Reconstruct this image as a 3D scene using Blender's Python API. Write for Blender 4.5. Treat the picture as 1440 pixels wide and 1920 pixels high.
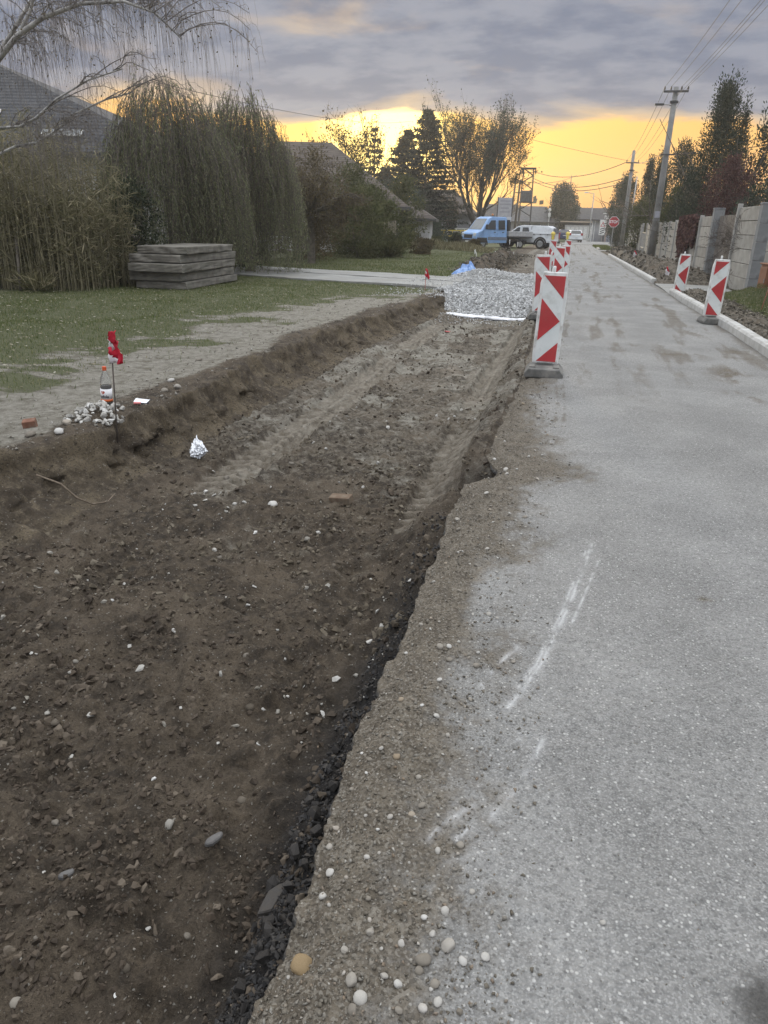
import bpy, bmesh, math, random
import numpy as np
from mathutils import Vector, Matrix

for o in list(bpy.data.objects): bpy.data.objects.remove(o)
scene = bpy.context.scene
COL = scene.collection
R = math.radians
random.seed(7); rng = np.random.default_rng(11)

# ------------------------------------------------------------------ camera
CAM_H = 1.6
cam = bpy.data.cameras.new('camera'); camo = bpy.data.objects.new('camera', cam); COL.objects.link(camo)
_yaw, _pitch, _roll = R(13.4), R(21.66), R(1.5)
_f = Vector((-math.sin(_yaw)*math.cos(_pitch), math.cos(_yaw)*math.cos(_pitch), -math.sin(_pitch)))
_r = Vector((math.cos(_yaw), math.sin(_yaw), 0)); _u = _r.cross(_f)
_c, _s = math.cos(_roll), math.sin(_roll)
_r, _u = _c*_r + _s*_u, -_s*_r + _c*_u
camo.matrix_world = Matrix(((_r.x, _u.x, -_f.x, 0), (_r.y, _u.y, -_f.y, 0), (_r.z, _u.z, -_f.z, CAM_H), (0, 0, 0, 1)))
cam.sensor_fit = 'VERTICAL'; cam.sensor_height = 24.0; cam.lens = 24.0*1360/1920
cam.clip_start = 0.05; cam.clip_end = 4000
scene.camera = camo

# ------------------------------------------------------------------ sky and sun
SUN_AZ = R(-14.0)            # measured from the road (+Y), negative to the left
SUN_EL = R(6.0)
sdir = Vector((math.sin(SUN_AZ)*math.cos(SUN_EL), math.cos(SUN_AZ)*math.cos(SUN_EL), math.sin(SUN_EL)))
world = bpy.data.worlds.new('World'); scene.world = world; world.use_nodes = True
nt = world.node_tree; nt.nodes.clear()
def N(t, **kw):
    n = nt.nodes.new(t)
    for k, v in kw.items(): setattr(n, k, v)
    return n
def L(a, b): nt.links.new(a, b)
def math_n(op, a, b=None, clamp=False):
    n = N('ShaderNodeMath', operation=op, use_clamp=clamp)
    for i, v in enumerate((a, b)):
        if v is None: continue
        if isinstance(v, (int, float)): n.inputs[i].default_value = v
        else: L(v, n.inputs[i])
    return n.outputs[0]
def mixc(f, a, b, blend='MIX'):
    n = N('ShaderNodeMix', data_type='RGBA', blend_type=blend)
    for s, v in ((0, f), (6, a), (7, b)):
        if isinstance(v, (int, float)): n.inputs[s].default_value = v
        elif isinstance(v, tuple): n.inputs[s].default_value = (*v, 1)
        else: L(v, n.inputs[s])
    return n.outputs[2]
def smooth(v, lo, hi, a=0.0, b=1.0):
    n = N('ShaderNodeMapRange', interpolation_type='SMOOTHSTEP')
    L(v, n.inputs[0]); n.inputs[1].default_value = lo; n.inputs[2].default_value = hi
    n.inputs[3].default_value = a; n.inputs[4].default_value = b
    return n.outputs[0]
tc = N('ShaderNodeTexCoord'); sep = N('ShaderNodeSeparateXYZ'); L(tc.outputs['Generated'], sep.inputs[0])
zz = math_n('MAXIMUM', sep.outputs[2], 0.0)
dot = N('ShaderNodeVectorMath', operation='DOT_PRODUCT'); L(tc.outputs['Generated'], dot.inputs[0]); dot.inputs[1].default_value = sdir
dsun = dot.outputs['Value']
dotxy = N('ShaderNodeVectorMath', operation='DOT_PRODUCT'); L(tc.outputs['Generated'], dotxy.inputs[0])
dotxy.inputs[1].default_value = (math.sin(SUN_AZ), math.cos(SUN_AZ), 0)
toward = smooth(dotxy.outputs['Value'], -0.2, 0.95)
# clear air low over the horizon: physical sky plus the warm evening band
sky = N('ShaderNodeTexSky', sky_type='NISHITA'); sky.sun_disc = False
sky.sun_elevation = SUN_EL; sky.sun_rotation = SUN_AZ; sky.dust_density = 4.0; sky.air_density = 1.5; sky.altitude = 150
skyb = mixc(1.0, sky.outputs[0], (0.035, 0.035, 0.035), 'MULTIPLY')
gold = mixc(smooth(zz, 0.0, 0.16), (0.52, 0.238, 0.042), (0.58, 0.315, 0.065))
pale = mixc(smooth(zz, 0.0, 0.3), (0.36, 0.36, 0.40), (0.42, 0.47, 0.56))
clear = mixc(toward, pale, gold)
clear = mixc(0.45, clear, skyb, 'ADD')
glow1 = smooth(dsun, math.cos(R(13)), 1.0)
glow2 = smooth(dsun, math.cos(R(5.5)), math.cos(R(0.5)))
clear = mixc(math_n('MULTIPLY', glow1, 0.75), clear, (1.05, 0.62, 0.09))
clear = mixc(math_n('MULTIPLY', glow2, 0.95), clear, (2.9, 2.05, 0.55))
# cloud deck in perspective (a flat layer overhead)
den = math_n('ADD', zz, 0.17)
cx = math_n('DIVIDE', sep.outputs[0], den); cy = math_n('DIVIDE', sep.outputs[1], den)
cv = N('ShaderNodeCombineXYZ'); L(cx, cv.inputs[0]); L(cy, cv.inputs[1])
mp = N('ShaderNodeMapping'); L(cv.outputs[0], mp.inputs[0]); mp.inputs['Scale'].default_value = (1.15, 1.5, 1); mp.inputs['Location'].default_value = (3.1, 7.4, 0.0)
mp.inputs['Rotation'].default_value = (0, 0, R(12))
n1 = N('ShaderNodeTexNoise'); n1.inputs['Scale'].default_value = 1.0; n1.inputs['Detail'].default_value = 9; n1.inputs['Roughness'].default_value = 0.52; n1.inputs['Distortion'].default_value = 0.35
L(mp.outputs[0], n1.inputs['Vector'])
n2 = N('ShaderNodeTexNoise'); n2.inputs['Scale'].default_value = 2.9; n2.inputs['Detail'].default_value = 7; n2.inputs['Roughness'].default_value = 0.55
L(mp.outputs[0], n2.inputs['Vector'])
cov = math_n('ADD', n1.outputs[0], smooth(zz, 0.065, 0.17, -0.25, 0.24))
low = smooth(cov, 0.43, 0.56)                      # how thick the cloud is
ccol = mixc(smooth(n2.outputs[0], 0.38, 0.60), (0.094, 0.120, 0.184), (0.174, 0.194, 0.248))
warm = math_n('MULTIPLY', math_n('MULTIPLY', toward, smooth(zz, 0.05, 0.20, 1.0, 0.0)), 0.35)
ccol = mixc(warm, ccol, (0.34, 0.29, 0.26))
thin = smooth(cov, 0.70, 0.52)                     # thin places let the warm light through
ccol = mixc(math_n('MULTIPLY', math_n('MULTIPLY', thin, toward), 0.5), ccol, (0.72, 0.47, 0.20))
# overcast deck, brighter overhead; raised further above the view as fill light
up = smooth(zz, 0.25, 0.75)
ccol = mixc(up, ccol, (1.30, 1.33, 1.38))
col = mixc(low, clear, ccol)
hz = smooth(zz, 0.0, 0.03, 0.25, 0.0)
col = mixc(hz, col, (0.50, 0.30, 0.14))
bg = N('ShaderNodeBackground'); L(col, bg.inputs[0]); bg.inputs[1].default_value = 1.0
wo = N('ShaderNodeOutputWorld'); L(bg.outputs[0], wo.inputs[0])

sun = bpy.data.lights.new('sun', 'SUN'); sun.energy = 1.2; sun.angle = R(11); sun.color = (1.0, 0.83, 0.56)
suno = bpy.data.objects.new('sun', sun); COL.objects.link(suno)
suno.rotation_euler = sdir.to_track_quat('Z', 'Y').to_euler()
scene.view_settings.view_transform = 'Standard'; scene.view_settings.look = 'None'
scene.view_settings.exposure = 0.66; scene.view_settings.gamma = 1.0
scene.view_settings.use_curve_mapping = False

# ------------------------------------------------------------------ helpers: objects
def tag(o, label=None, cat=None, group=None, kind=None):
    if label: o['label'] = label
    if cat: o['category'] = cat
    if group: o['group'] = group
    if kind: o['kind'] = kind
    return o
def empty(name, label, cat, loc=(0, 0, 0), rz=0.0, group=None):
    o = bpy.data.objects.new(name, None); COL.objects.link(o); o.empty_display_size = 0.1
    o.location = loc; o.rotation_euler = (0, 0, rz)
    return tag(o, label, cat, group)
def link(name, me, mat=None, parent=None, loc=None, rot=None):
    o = bpy.data.objects.new(name, me); COL.objects.link(o)
    if mat is not None and not me.materials:
        for m in (mat if isinstance(mat, (list, tuple)) else [mat]): me.materials.append(m)
    if parent: o.parent = parent
    if loc is not None: o.location = loc
    if rot is not None: o.rotation_euler = rot
    return o
def copy_tree(o, parent=None):
    c = o.copy(); COL.objects.link(c); c.parent = parent
    for ch in o.children: copy_tree(ch, c)
    return c
def np_mesh(name, V, tris=None, quads=None, smooth=False, attrs=None):
    me = bpy.data.meshes.new(name)
    V = np.asarray(V, dtype=np.float32)
    loops, starts, tot = [], [], []
    k = 0
    for F, n in ((tris, 3), (quads, 4)):
        if F is None or len(F) == 0: continue
        F = np.asarray(F, dtype=np.int32)
        loops.append(F.ravel()); starts.append(k + np.arange(len(F))*n); tot.append(np.full(len(F), n)); k += F.size
    lo = np.concatenate(loops).astype(np.int32); st = np.concatenate(starts).astype(np.int32); to = np.concatenate(tot).astype(np.int32)
    me.vertices.add(len(V)); me.vertices.foreach_set('co', V.ravel())
    me.loops.add(len(lo)); me.loops.foreach_set('vertex_index', lo)
    me.polygons.add(len(st)); me.polygons.foreach_set('loop_start', st); me.polygons.foreach_set('loop_total', to)
    me.update(calc_edges=True)
    me.polygons.foreach_set('use_smooth', np.full(len(st), bool(smooth)))
    for an, av in (attrs or {}).items():
        av = np.asarray(av, dtype=np.float32)
        if av.ndim == 1:
            a = me.attributes.new(an, 'FLOAT', 'POINT'); a.data.foreach_set('value', av)
        else:
            a = me.attributes.new(an, 'FLOAT_COLOR', 'POINT')
            a.data.foreach_set('color', np.concatenate([av, np.ones((len(av), 1), np.float32)], 1).ravel())
    me.validate()
    return me

class MB:
    """collects simple shapes and builds them as one mesh"""
    def __init__(s): s.v = []; s.f = []
    def add(s, v, f):
        b = len(s.v); s.v += [tuple(p) for p in v]; s.f += [tuple(i+b for i in q) for q in f]; return s
    def box(s, x0, x1, y0, y1, z0, z1, M=None):
        v = [(x0,y0,z0),(x1,y0,z0),(x1,y1,z0),(x0,y1,z0),(x0,y0,z1),(x1,y0,z1),(x1,y1,z1),(x0,y1,z1)]
        if M is not None: v = [M @ Vector(p) for p in v]
        return s.add(v, [(3,2,1,0),(4,5,6,7),(0,1,5,4),(1,2,6,5),(2,3,7,6),(3,0,4,7)])
    def prism(s, poly, d0, d1, axis='y'):
        """poly of 2-D points extruded along an axis from d0 to d1"""
        n = len(poly)
        def P(p, d):
            return (p[0], d, p[1]) if axis == 'y' else ((d, p[0], p[1]) if axis == 'x' else (p[0], p[1], d))
        v = [P(p, d0) for p in poly] + [P(p, d1) for p in poly]
        f = [tuple(range(n))[::-1], tuple(range(n, 2*n))] + [(i, (i+1) % n, n+(i+1) % n, n+i) for i in range(n)]
        return s.add(v, f)
    def tube(s, pts, rad, k=6, cap=True):
        pts = [Vector(p) for p in pts]; n = len(pts)
        rad = [rad]*n if isinstance(rad, (int, float)) else rad
        v = []
        for i, p in enumerate(pts):
            t = (pts[min(i+1, n-1)] - pts[max(i-1, 0)]).normalized()
            a = t.cross(Vector((0, 0, 1)) if abs(t.z) < .9 else Vector((1, 0, 0))).normalized(); b = t.cross(a)
            for j in range(k):
                th = 2*math.pi*j/k; v.append(p + (a*math.cos(th) + b*math.sin(th))*rad[i])
        f = [(i*k+j, i*k+(j+1) % k, (i+1)*k+(j+1) % k, (i+1)*k+j) for i in range(n-1) for j in range(k)]
        if cap: f += [tuple(range(k))[::-1], tuple(range((n-1)*k, n*k))]
        return s.add(v, f)
    def lathe(s, prof, k=16, M=None, closed=False):
        """prof: (radius, height) pairs around z"""
        v = []
        for r_, z in prof:
            for j in range(k):
                th = 2*math.pi*j/k; p = Vector((r_*math.cos(th), r_*math.sin(th), z)); v.append(M @ p if M is not None else p)
        n = len(prof)
        f = [(i*k+j, i*k+(j+1) % k, (i+1)*k+(j+1) % k, (i+1)*k+j) for i in range(n-1) for j in range(k)]
        if closed: f += [((n-1)*k+j, (n-1)*k+(j+1) % k, (j+1) % k, j) for j in range(k)]
        else: f += [tuple(range(k))[::-1], tuple(range((n-1)*k, n*k))]
        return s.add(v, f)
    def mesh(s, name='mesh', smooth=False, bevel=0.0, seg=2):
        me = bpy.data.meshes.new(name); me.from_pydata([tuple(p) for p in s.v], [], s.f)
        bm = bmesh.new(); bm.from_mesh(me)
        bmesh.ops.recalc_face_normals(bm, faces=bm.faces)
        if bevel > 0:
            es = [e for e in bm.edges if len(e.link_faces) == 2 and e.calc_face_angle(0) > 0.6]
            bmesh.ops.bevel(bm, geom=es, offset=bevel, segments=seg, profile=0.6, affect='EDGES', clamp_overlap=True)
        bm.to_mesh(me); bm.free()
        me.polygons.foreach_set('use_smooth', np.full(len(me.polygons), bool(smooth)))
        return me
    def build(s, name, mat=None, parent=None, smooth=False, bevel=0.0, seg=2, loc=None, rot=None):
        return link(name, s.mesh(name, smooth, bevel, seg), mat, parent, loc, rot)

# ------------------------------------------------------------------ helpers: numpy noise
def _hash(ix, iy, iz, seed):
    h = (ix.astype(np.int64)*374761393 + iy.astype(np.int64)*668265263 + iz.astype(np.int64)*2147483647 + seed*974711) & 0xffffffff
    h = ((h ^ (h >> 13))*1274126177) & 0xffffffff
    h = ((h ^ (h >> 16))*2246822519) & 0xffffffff
    return ((h ^ (h >> 15)) & 0xffffff)/float(0xffffff)
def vnoise(x, y, seed=0):
    x = np.asarray(x, float); y = np.asarray(y, float)
    ix = np.floor(x); iy = np.floor(y); fx = x-ix; fy = y-iy
    fx = fx*fx*fx*(fx*(fx*6-15)+10); fy = fy*fy*fy*(fy*(fy*6-15)+10); z0 = np.zeros_like(ix)
    a = _hash(ix, iy, z0, seed); b = _hash(ix+1, iy, z0, seed); c = _hash(ix, iy+1, z0, seed); d = _hash(ix+1, iy+1, z0, seed)
    return (a*(1-fx)+b*fx)*(1-fy)+(c*(1-fx)+d*fx)*fy
def fbm(x, y, sc=1.0, oct=4, rough=0.5, seed=0):
    """roughly -1..1"""
    t = 0; a = 1; n = 0; x = np.asarray(x, float)/sc; y = np.asarray(y, float)/sc
    for i in range(oct):
        c, s_ = math.cos(1.1*i), math.sin(1.1*i)
        t = t + a*(vnoise(x*c-y*s_+17.3*i, x*s_+y*c-9.1*i, seed+i)*2-1); n += a; a *= rough; x = x*2.03; y = y*2.03
    return t/n*1.6
def sstep(v, lo, hi):
    t = np.clip((v-lo)/(hi-lo), 0, 1); return t*t*(3-2*t)

# ------------------------------------------------------------------ helpers: materials
class NT:
    def __init__(s, m): s.t = m.node_tree; s.m = m
    def n(s, t, **kw):
        nd = s.t.nodes.new(t)
        for k, v in kw.items(): setattr(nd, k, v)
        return nd
    def l(s, a, b): s.t.links.new(a, b)
    def put(s, sock, v):
        if isinstance(v, (int, float)): sock.default_value = v
        elif isinstance(v, tuple): sock.default_value = (*v, 1) if len(v) == 3 and sock.type == 'RGBA' else v
        else: s.l(v, sock)
    def mix(s, f, a, b, blend='MIX'):
        nd = s.n('ShaderNodeMix', data_type='RGBA', blend_type=blend)
        for i, v in ((0, f), (6, a), (7, b)): s.put(nd.inputs[i], v)
        return nd.outputs[2]
    def math(s, op, a, b=0.0, clamp=False):
        nd = s.n('ShaderNodeMath', operation=op, use_clamp=clamp); s.put(nd.inputs[0], a); s.put(nd.inputs[1], b); return nd.outputs[0]
    def ramp(s, v, lo, hi, a=0.0, b=1.0):
        nd = s.n('ShaderNodeMapRange', interpolation_type='SMOOTHSTEP')
        for i, q in enumerate((v, lo, hi, a, b)): s.put(nd.inputs[i], q)
        return nd.outputs[0]
    def coord(s, kind='Object', scale=None):
        c = s.n('ShaderNodeTexCoord').outputs[kind]
        if scale is not None:
            mp = s.n('ShaderNodeMapping'); s.l(c, mp.inputs[0]); mp.inputs['Scale'].default_value = scale; c = mp.outputs[0]
        return c
    def noise(s, co, sc, detail=4, rough=0.55, dist=0.0):
        nd = s.n('ShaderNodeTexNoise'); s.l(co, nd.inputs['Vector'])
        nd.inputs['Scale'].default_value = sc; nd.inputs['Detail'].default_value = detail; nd.inputs['Roughness'].default_value = rough; nd.inputs['Distortion'].default_value = dist
        return nd.outputs[0]
    def voro(s, co, sc, out='Color', feature='F1', rand=1.0):
        nd = s.n('ShaderNodeTexVoronoi', feature=feature); s.l(co, nd.inputs['Vector']); nd.inputs['Scale'].default_value = sc; nd.inputs['Randomness'].default_value = rand
        return nd.outputs[out]
    def attr(s, name, out='Fac'):
        nd = s.n('ShaderNodeAttribute'); nd.attribute_name = name; return nd.outputs[out]
    def bump(s, h, strength=0.3, dist=0.01, normal=None):
        nd = s.n('ShaderNodeBump'); nd.inputs['Strength'].default_value = strength; nd.inputs['Distance'].default_value = dist
        s.l(h, nd.inputs['Height'])
        if normal is not None: s.l(normal, nd.inputs['Normal'])
        return nd.outputs[0]
    def rnd(s): return s.n('ShaderNodeObjectInfo').outputs['Random']
    def out(s, color, rough=0.8, normal=None, metal=0.0, spec=0.5, **kw):
        p = s.n('ShaderNodeBsdfPrincipled'); s.put(p.inputs['Base Color'], color); s.put(p.inputs['Roughness'], rough)
        s.put(p.inputs['Metallic'], metal); s.put(p.inputs['Specular IOR Level'], spec)
        if normal is not None: s.l(normal, p.inputs['Normal'])
        for k, v in kw.items(): s.put(p.inputs[k.replace('_', ' ')], v)
        o = s.n('ShaderNodeOutputMaterial'); s.l(p.outputs[0], o.inputs[0]); return p
def newmat(name):
    m = bpy.data.materials.new(name); m.use_nodes = True; m.node_tree.nodes.clear(); return m, NT(m)
def pm(name, c1, c2, sc=6.0, rough=0.8, bump=0.25, bsc=40.0, bd=0.005, detail=5, spec=0.4, metal=0.0, c3=None, sc3=1.2, vary=0.0):
    """two-tone noise material with fine relief; c3 adds broad stains, vary shifts each object a little"""
    m, t = newmat(name); co = t.coord()
    col = t.mix(t.ramp(t.noise(co, sc, detail), 0.36, 0.64), c1, c2)
    if c3 is not None: col = t.mix(t.ramp(t.noise(co, sc3, 4, .6), 0.5, 0.68), col, c3)
    if vary > 0:
        v = t.ramp(t.rnd(), 0.0, 1.0, 1.0-vary, 1.0+vary)
        nd = t.n('ShaderNodeVectorMath', operation='SCALE'); t.l(col, nd.inputs[0]); t.l(v, nd.inputs['Scale']); col = nd.outputs[0]
    nb = t.bump(t.noise(co, bsc, 4), bump, bd) if bump > 0 else None
    t.out(col, rough, nb, metal, spec)
    return m
# ================================================================== terrain lines (metres; road runs along +Y)
def ip(tab):
    a = np.array(tab, float); return lambda y: np.interp(y, a[:, 0], a[:, 1])
bend = lambda y: -0.0165*np.clip(np.asarray(y, float)-14, 0, 75)          # the street turns a little to the left
xLt0 = ip([(-8,-3.8),(3.6,-3.85),(4.2,-3.80),(4.7,-3.52),(5.3,-3.45),(6.9,-3.62),(10,-3.72),(13.7,-3.55),(17.3,-3.25),(19.5,-3.1),(28,-3.2),(56,-3.6),(900,-3.6)])
xLb0 = ip([(-8,-3.2),(3.3,-3.2),(4.0,-3.13),(5.0,-3.16),(7.5,-3.19),(12.4,-3.22),(17.7,-2.80),(28,-2.8),(56,-3.1),(900,-3.1)])
xR0 = ip([(-8,-0.5),(1,-0.50),(2.2,-0.55),(4.3,-0.57),(4.75,-0.56),(4.95,-0.42),(5.15,-0.36),(5.5,-0.5),(7,-0.50),(8.4,-0.44),(14,-0.58),(28,-0.62),(56,-0.9),(900,-0.9)])
xLt = lambda y: xLt0(y) + 0.09*fbm(y, y*0+1.3, .55, 4, .55, 5) + 0.03*fbm(y, y*0+4.3, .12, 2, .55, 15)
xLb = lambda y: xLb0(y) + 0.07*fbm(y, y*0+2.7, .6, 3, .5, 6)
xR = lambda y: xR0(y) + 0.028*fbm(y, y*0+6.1, .45, 4, .6, 8)
depth = ip([(-8,.42),(17,.40),(19.5,.36),(29,.30),(44,.22),(56,.05),(70,0),(900,0)])
xK = lambda y: 2.76 + bend(y)                                              # kerb face
path_y0, path_y1 = 20.3, 25.2

def track(x, y, cx, w):
    return sstep(np.abs(x-cx), w, w*0.75)
def floor_z(x, y):
    """height of the dug floor"""
    y = np.asarray(y, float); x = np.asarray(x, float)
    far = sstep(y, 3.4, 6.0)
    z = -depth(y)
    z = z + (0.060-0.034*far)*fbm(x+.25*y, y*.75-.2*x, .75, 3, .5, 21)            # broad scoops
    rg = 1-np.abs(fbm(x*1.9+y*.75, y*.35-x*.25, .42, 3, .5, 31))                # bucket streaks
    z = z + (0.045-0.028*far)*(rg-.6)
    z = z + (0.030-0.012*far)*fbm(x, y, .16, 3, .55, 41) + 0.013*fbm(x, y, .05, 3, .6, 51)
    z = z + .018*np.clip(fbm(x*1.2+.3*y, y, .07, 2, .5, 55), 0, 1)*sstep(fbm(x, y, .6, 2, .5, 56), -.4, .5)
    lump = fbm(x, y, .11, 2, .5, 61); z = z + 0.030*sstep(lump, .25, .95)*(1-.45*far)*sstep(fbm(x, y, .9, 2, .5, 71), -.3, .4)
    # wheel tracks of the digger
    tm = 0
    for cx, w, ya, yb in ((-0.90, .20, 4.2, 16.5), (-2.62, .24, 4.6, 16.8)):
        cxx = cx + 0.05*np.sin(y*.55+cx)
        m = track(x, y, cxx, w)*sstep(y, ya, ya+.7)*sstep(y, yb, yb-1.5)*sstep(fbm(x, y, 1.1, 2, .5, 81), -.95, -.4)
        lug = sstep(np.abs(((y + np.abs(x-cxx)*.55)/.16) % 1.0 - .5), .12, .30)
        zt = -depth(y) + .012*fbm(x, y, .5, 3, .5, 82) - .004 - .070*lug*sstep(np.abs(x-cxx), .015, .05)*(.75+.5*fbm(x, y, .2, 2, .5, 84))
        z = z*(1-m) + (zt)*m
        berm = sstep(np.abs(x-cxx), w*1.5, w*1.1)*sstep(np.abs(x-cxx), w*.85, w*1.05)*sstep(y, ya, ya+.7)*sstep(y, yb, yb-1.5)
        z = z + berm*(.025+.03*fbm(x, y, .12, 3, .6, 83)); tm = np.maximum(tm, m*(1-.58*lug))
    # dug earth keeps a foot along both sides
    z = z + .05*sstep(x, xLb0(y)+.40, xLb0(y))**2*sstep(y, 1.0, 3.0)
    fy = sstep(y, 2.9, 4.6)*(1-np.exp(-((y-5.05)/.22)**2)); z = z + (.13+.23*fy)*sstep(x, xR0(y)-.26-.22*fy, xR0(y)-.02)
    return z, tm
def lawn_z(x, y):
    z = .035*fbm(x, y, 1.6, 3, .5, 91) + .008*fbm(x, y, .12, 3, .6, 92)*sstep(y, 26, 18) + .02*sstep(x, xLt0(y)-.9, xLt0(y))*(1-sstep(y, 17.5, 19))
    z = z + .09*np.exp(-(((x+3.74)/.33)**2+((y-5.3)/.42)**2))*1.0
    z = z + .04*fbm(x, y, .22, 3, .6, 93)*sstep(x, xLt0(y)-.45, xLt0(y)-.05)*sstep(y, 19, 17)
    # earth thrown up beside the far part of the dig
    h = np.exp(-((x+3.75)/.55)**2)*sstep(y, 28.5, 30.5)*sstep(y, 52, 42)
    z = z + h*(.34+.22*fbm(x, y, .9, 4, .6, 94))
    py0 = 22.75-.2168*(x+14.5); pm_ = sstep(y, py0-.35, py0)*sstep(y, py0+4.6, py0+4.25)*sstep(x, -15.5, -14.6)*sstep(x, -2.9, -3.2)
    z = z*(1-pm_) - .02*pm_
    # low garden bank behind the far lawn
    z = z + .38*np.exp(-((y-53-.1*x)/1.7)**2)*sstep(x, -5.6, -7.2)*(1+.5*fbm(x, y, 1.2, 3, .55, 95))
    return z
def verge_z(x, y):
    d = x-xK(y)
    z = .085+.02*fbm(x, y, 1.0, 3, .5, 101)+.012*fbm(x, y, .15, 3, .6, 102)
    heap = sstep(y, 26.2, 28)*sstep(y, 62, 56)*sstep(d, .15, .6)*sstep(d, 2.6, 1.2)
    z = z + heap*(.16+.30*np.clip(fbm(x, y, 1.5, 4, .6, 103)+.25, 0, 2)+.08*fbm(x, y, .3, 3, .6, 104))
    heap2 = sstep(y, 21.6, 20.6)*sstep(y, 6, 9)*sstep(d, .05, .3)*sstep(d, 1.25, .5)
    z = z + heap2*(.06+.10*np.clip(fbm(x, y, .5, 4, .6, 105)+.3, 0, 2))
    heap3 = np.exp(-(((d-2.0)/.5)**2+((y-21.2)/1.0)**2)); z = z + heap3*(.22+.1*fbm(x, y, .4, 3, .6, 106))
    drive = sstep(y, 21.6, 22.0)*sstep(y, 26.4, 26.0)+sstep(y, 64, 64.6)*sstep(y, 67.6, 67.0)
    z = z*(1-drive) - .06*drive
    return z

# ------------------------------------------------------------------ one sheet of ground
Y = np.concatenate([np.linspace(-7, .4, 16), .55*1.0066**np.arange(0, 656), np.array([46, 50, 55, 60, 66, 72, 80, 90, 105, 125, 150, 200, 300, 500, 900, 1600])])
Y = Y[(Y < 41) | (Y > 45.5)]
nY = len(Y)
rows = []
tA = 1-(1-np.linspace(0, 1, 90))**1.0
for y in Y:
    lt, lb, rr, k_ = float(xLt(y)), float(xLb(y)), float(xR(y)), float(xK(y))
    wl = 40+.9*max(y, 0)
    gA = lt - .004*(np.exp(np.linspace(0, math.log(wl/.004+1), 72))[::-1]-1)
    tB = np.linspace(0, 1, 27)[1:-1]
    cB = lt+(lb-lt)*tB
    cC = np.linspace(lb, rr-.005, 172)
    cD = rr + np.linspace(0.0, .05, 8)
    cE = np.linspace(rr+.35, k_+.09, 6)
    gF = k_+.10 + .01*(np.exp(np.linspace(0, math.log(wl/.01+1), 56))-1)
    rows.append(np.concatenate([gA, cB, cC, cD, cE, gF]))
X = np.array(rows); nX = X.shape[1]
YY = np.repeat(Y[:, None], nX, 1)
iA = 72; iB = iA+25; iC = iB+172; iD = iC+8; iE = iD+6
Z = np.zeros_like(X); TM = np.zeros_like(X)
Z[:, :iA] = lawn_z(X[:, :iA], YY[:, :iA])
fz, tm = floor_z(X[:, iB:iC], YY[:, iB:iC]); Z[:, iB:iC] = fz; TM[:, iB:iC] = tm
endd = (1-sstep(Y, 56, 70))[:, None]
Z[:, iB:iC] = Z[:, iB:iC]*endd - .03*(1-endd)
tB = np.linspace(0, 1, 27)[1:-1][None, :]
zt = Z[:, iA-1:iA]; zb = Z[:, iB:iB+1]
prof = np.interp(tB, [0, .06, .18, .42, .62, 1], [1, .95, .58, .24, .10, 0])
Z[:, iA:iB] = zb+(zt-zb)*prof
sw = np.sin(np.pi*tB)
wx = .085*fbm(YY[:, iA:iB]*1.0, Z[:, iA:iB]*1.6, .22, 4, .6, 111) + .045*fbm(YY[:, iA:iB], Z[:, iA:iB]*.5, .07, 3, .65, 112)
X[:, iA:iB] += wx*sw*endd
Z[:, iA:iB] += .035*fbm(YY[:, iA:iB], X[:, iA:iB], .1, 3, .6, 113)*sw*endd
zr = Z[:, iC-1:iC]; tD = np.linspace(0, 1, 8)[None, :]
Z[:, iC:iD] = zr+(-.075-zr)*tD
X[:, iC:iD] += .018*fbm(YY[:, iC:iD], Z[:, iC:iD], .06, 3, .6, 121)
Z[:, iD:iE] = -.11
Z[:, iE:] = verge_z(X[:, iE:], YY[:, iE:])
Z[:, iE] = -.11
flat = sstep(YY, 58, 90); hill = 0
Z[:, iD:] = Z[:, iD:]*(1-flat[:, iD:]) - .05*flat[:, iD:]
Z[:, :iA] = Z[:, :iA]*(1-flat[:, :iA]) - .02*flat[:, :iA]
# zones that decide what covers the earth: R grass, G dry trodden dirt, B cut wall / dry track
zone = np.zeros((nY, nX, 3), np.float32)
xa, ya = X[:, :iA], YY[:, :iA]
dl = xLt0(ya)-xa                                   # distance from the lip
nz = fbm(xa, ya, 1.3, 4, .55, 131)
edge = np.interp(ya, [0, 4, 6.6, 8, 9.3, 11.7, 13.7, 16.2, 18, 19], [3.0, 2.7, 2.4, 2.6, 1.7, 2.0, 1.9, 1.8, 1.3, .9])
nz2 = fbm(xa, ya, .35, 4, .65, 132)
gr = sstep(dl+.95*nz+.75*nz2, edge-.9, edge+.9)
gr = np.where(ya > path_y1-.5, sstep(dl+.3*nz, .5, 1.2)*sstep(ya, path_y1-.2, path_y1+.6), gr)
heapm = np.exp(-((xa+3.75)/.8)**2)*sstep(ya, 28.5, 30)*sstep(ya, 54, 46)
gr = gr*(1-heapm)
bank = np.exp(-((ya-53-.1*xa)/1.5)**2)*sstep(xa, -5.0, -7.0)
gr = gr*(1-.75*bank)
leafbed = sstep(ya+.35*xa, 21.5, 22.6)*0
zone[:, :iA, 0] = gr
zone[:, :iA, 1] = (1-gr)*sstep(dl+.2*nz, .12, .55)*(1-heapm)*np.where(ya > 27, .25, 1)*(1-bank)
zone[:, iA:iB, 2] = 1.0
zone[:, iB:iC, 2] = 0
zone[:, iB:iC, 1] = np.clip(TM[:, iB:iC]*.22+.55*sstep(fbm(X[:, iB:iC]*1.3, YY[:, iB:iC], .7, 4, .6, 141), .1, .6)*sstep(YY[:, iB:iC], 6.5, 9.5)*sstep(YY[:, iB:iC], 26, 15)+.34*sstep(YY[:, iB:iC], 3.2, 7)
                            + .22*sstep(fbm(X[:, iB:iC], YY[:, iB:iC], .5, 4, .6, 142), 0, .8), 0, 1)
xv, yv = X[:, iE:], YY[:, iE:]
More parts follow.
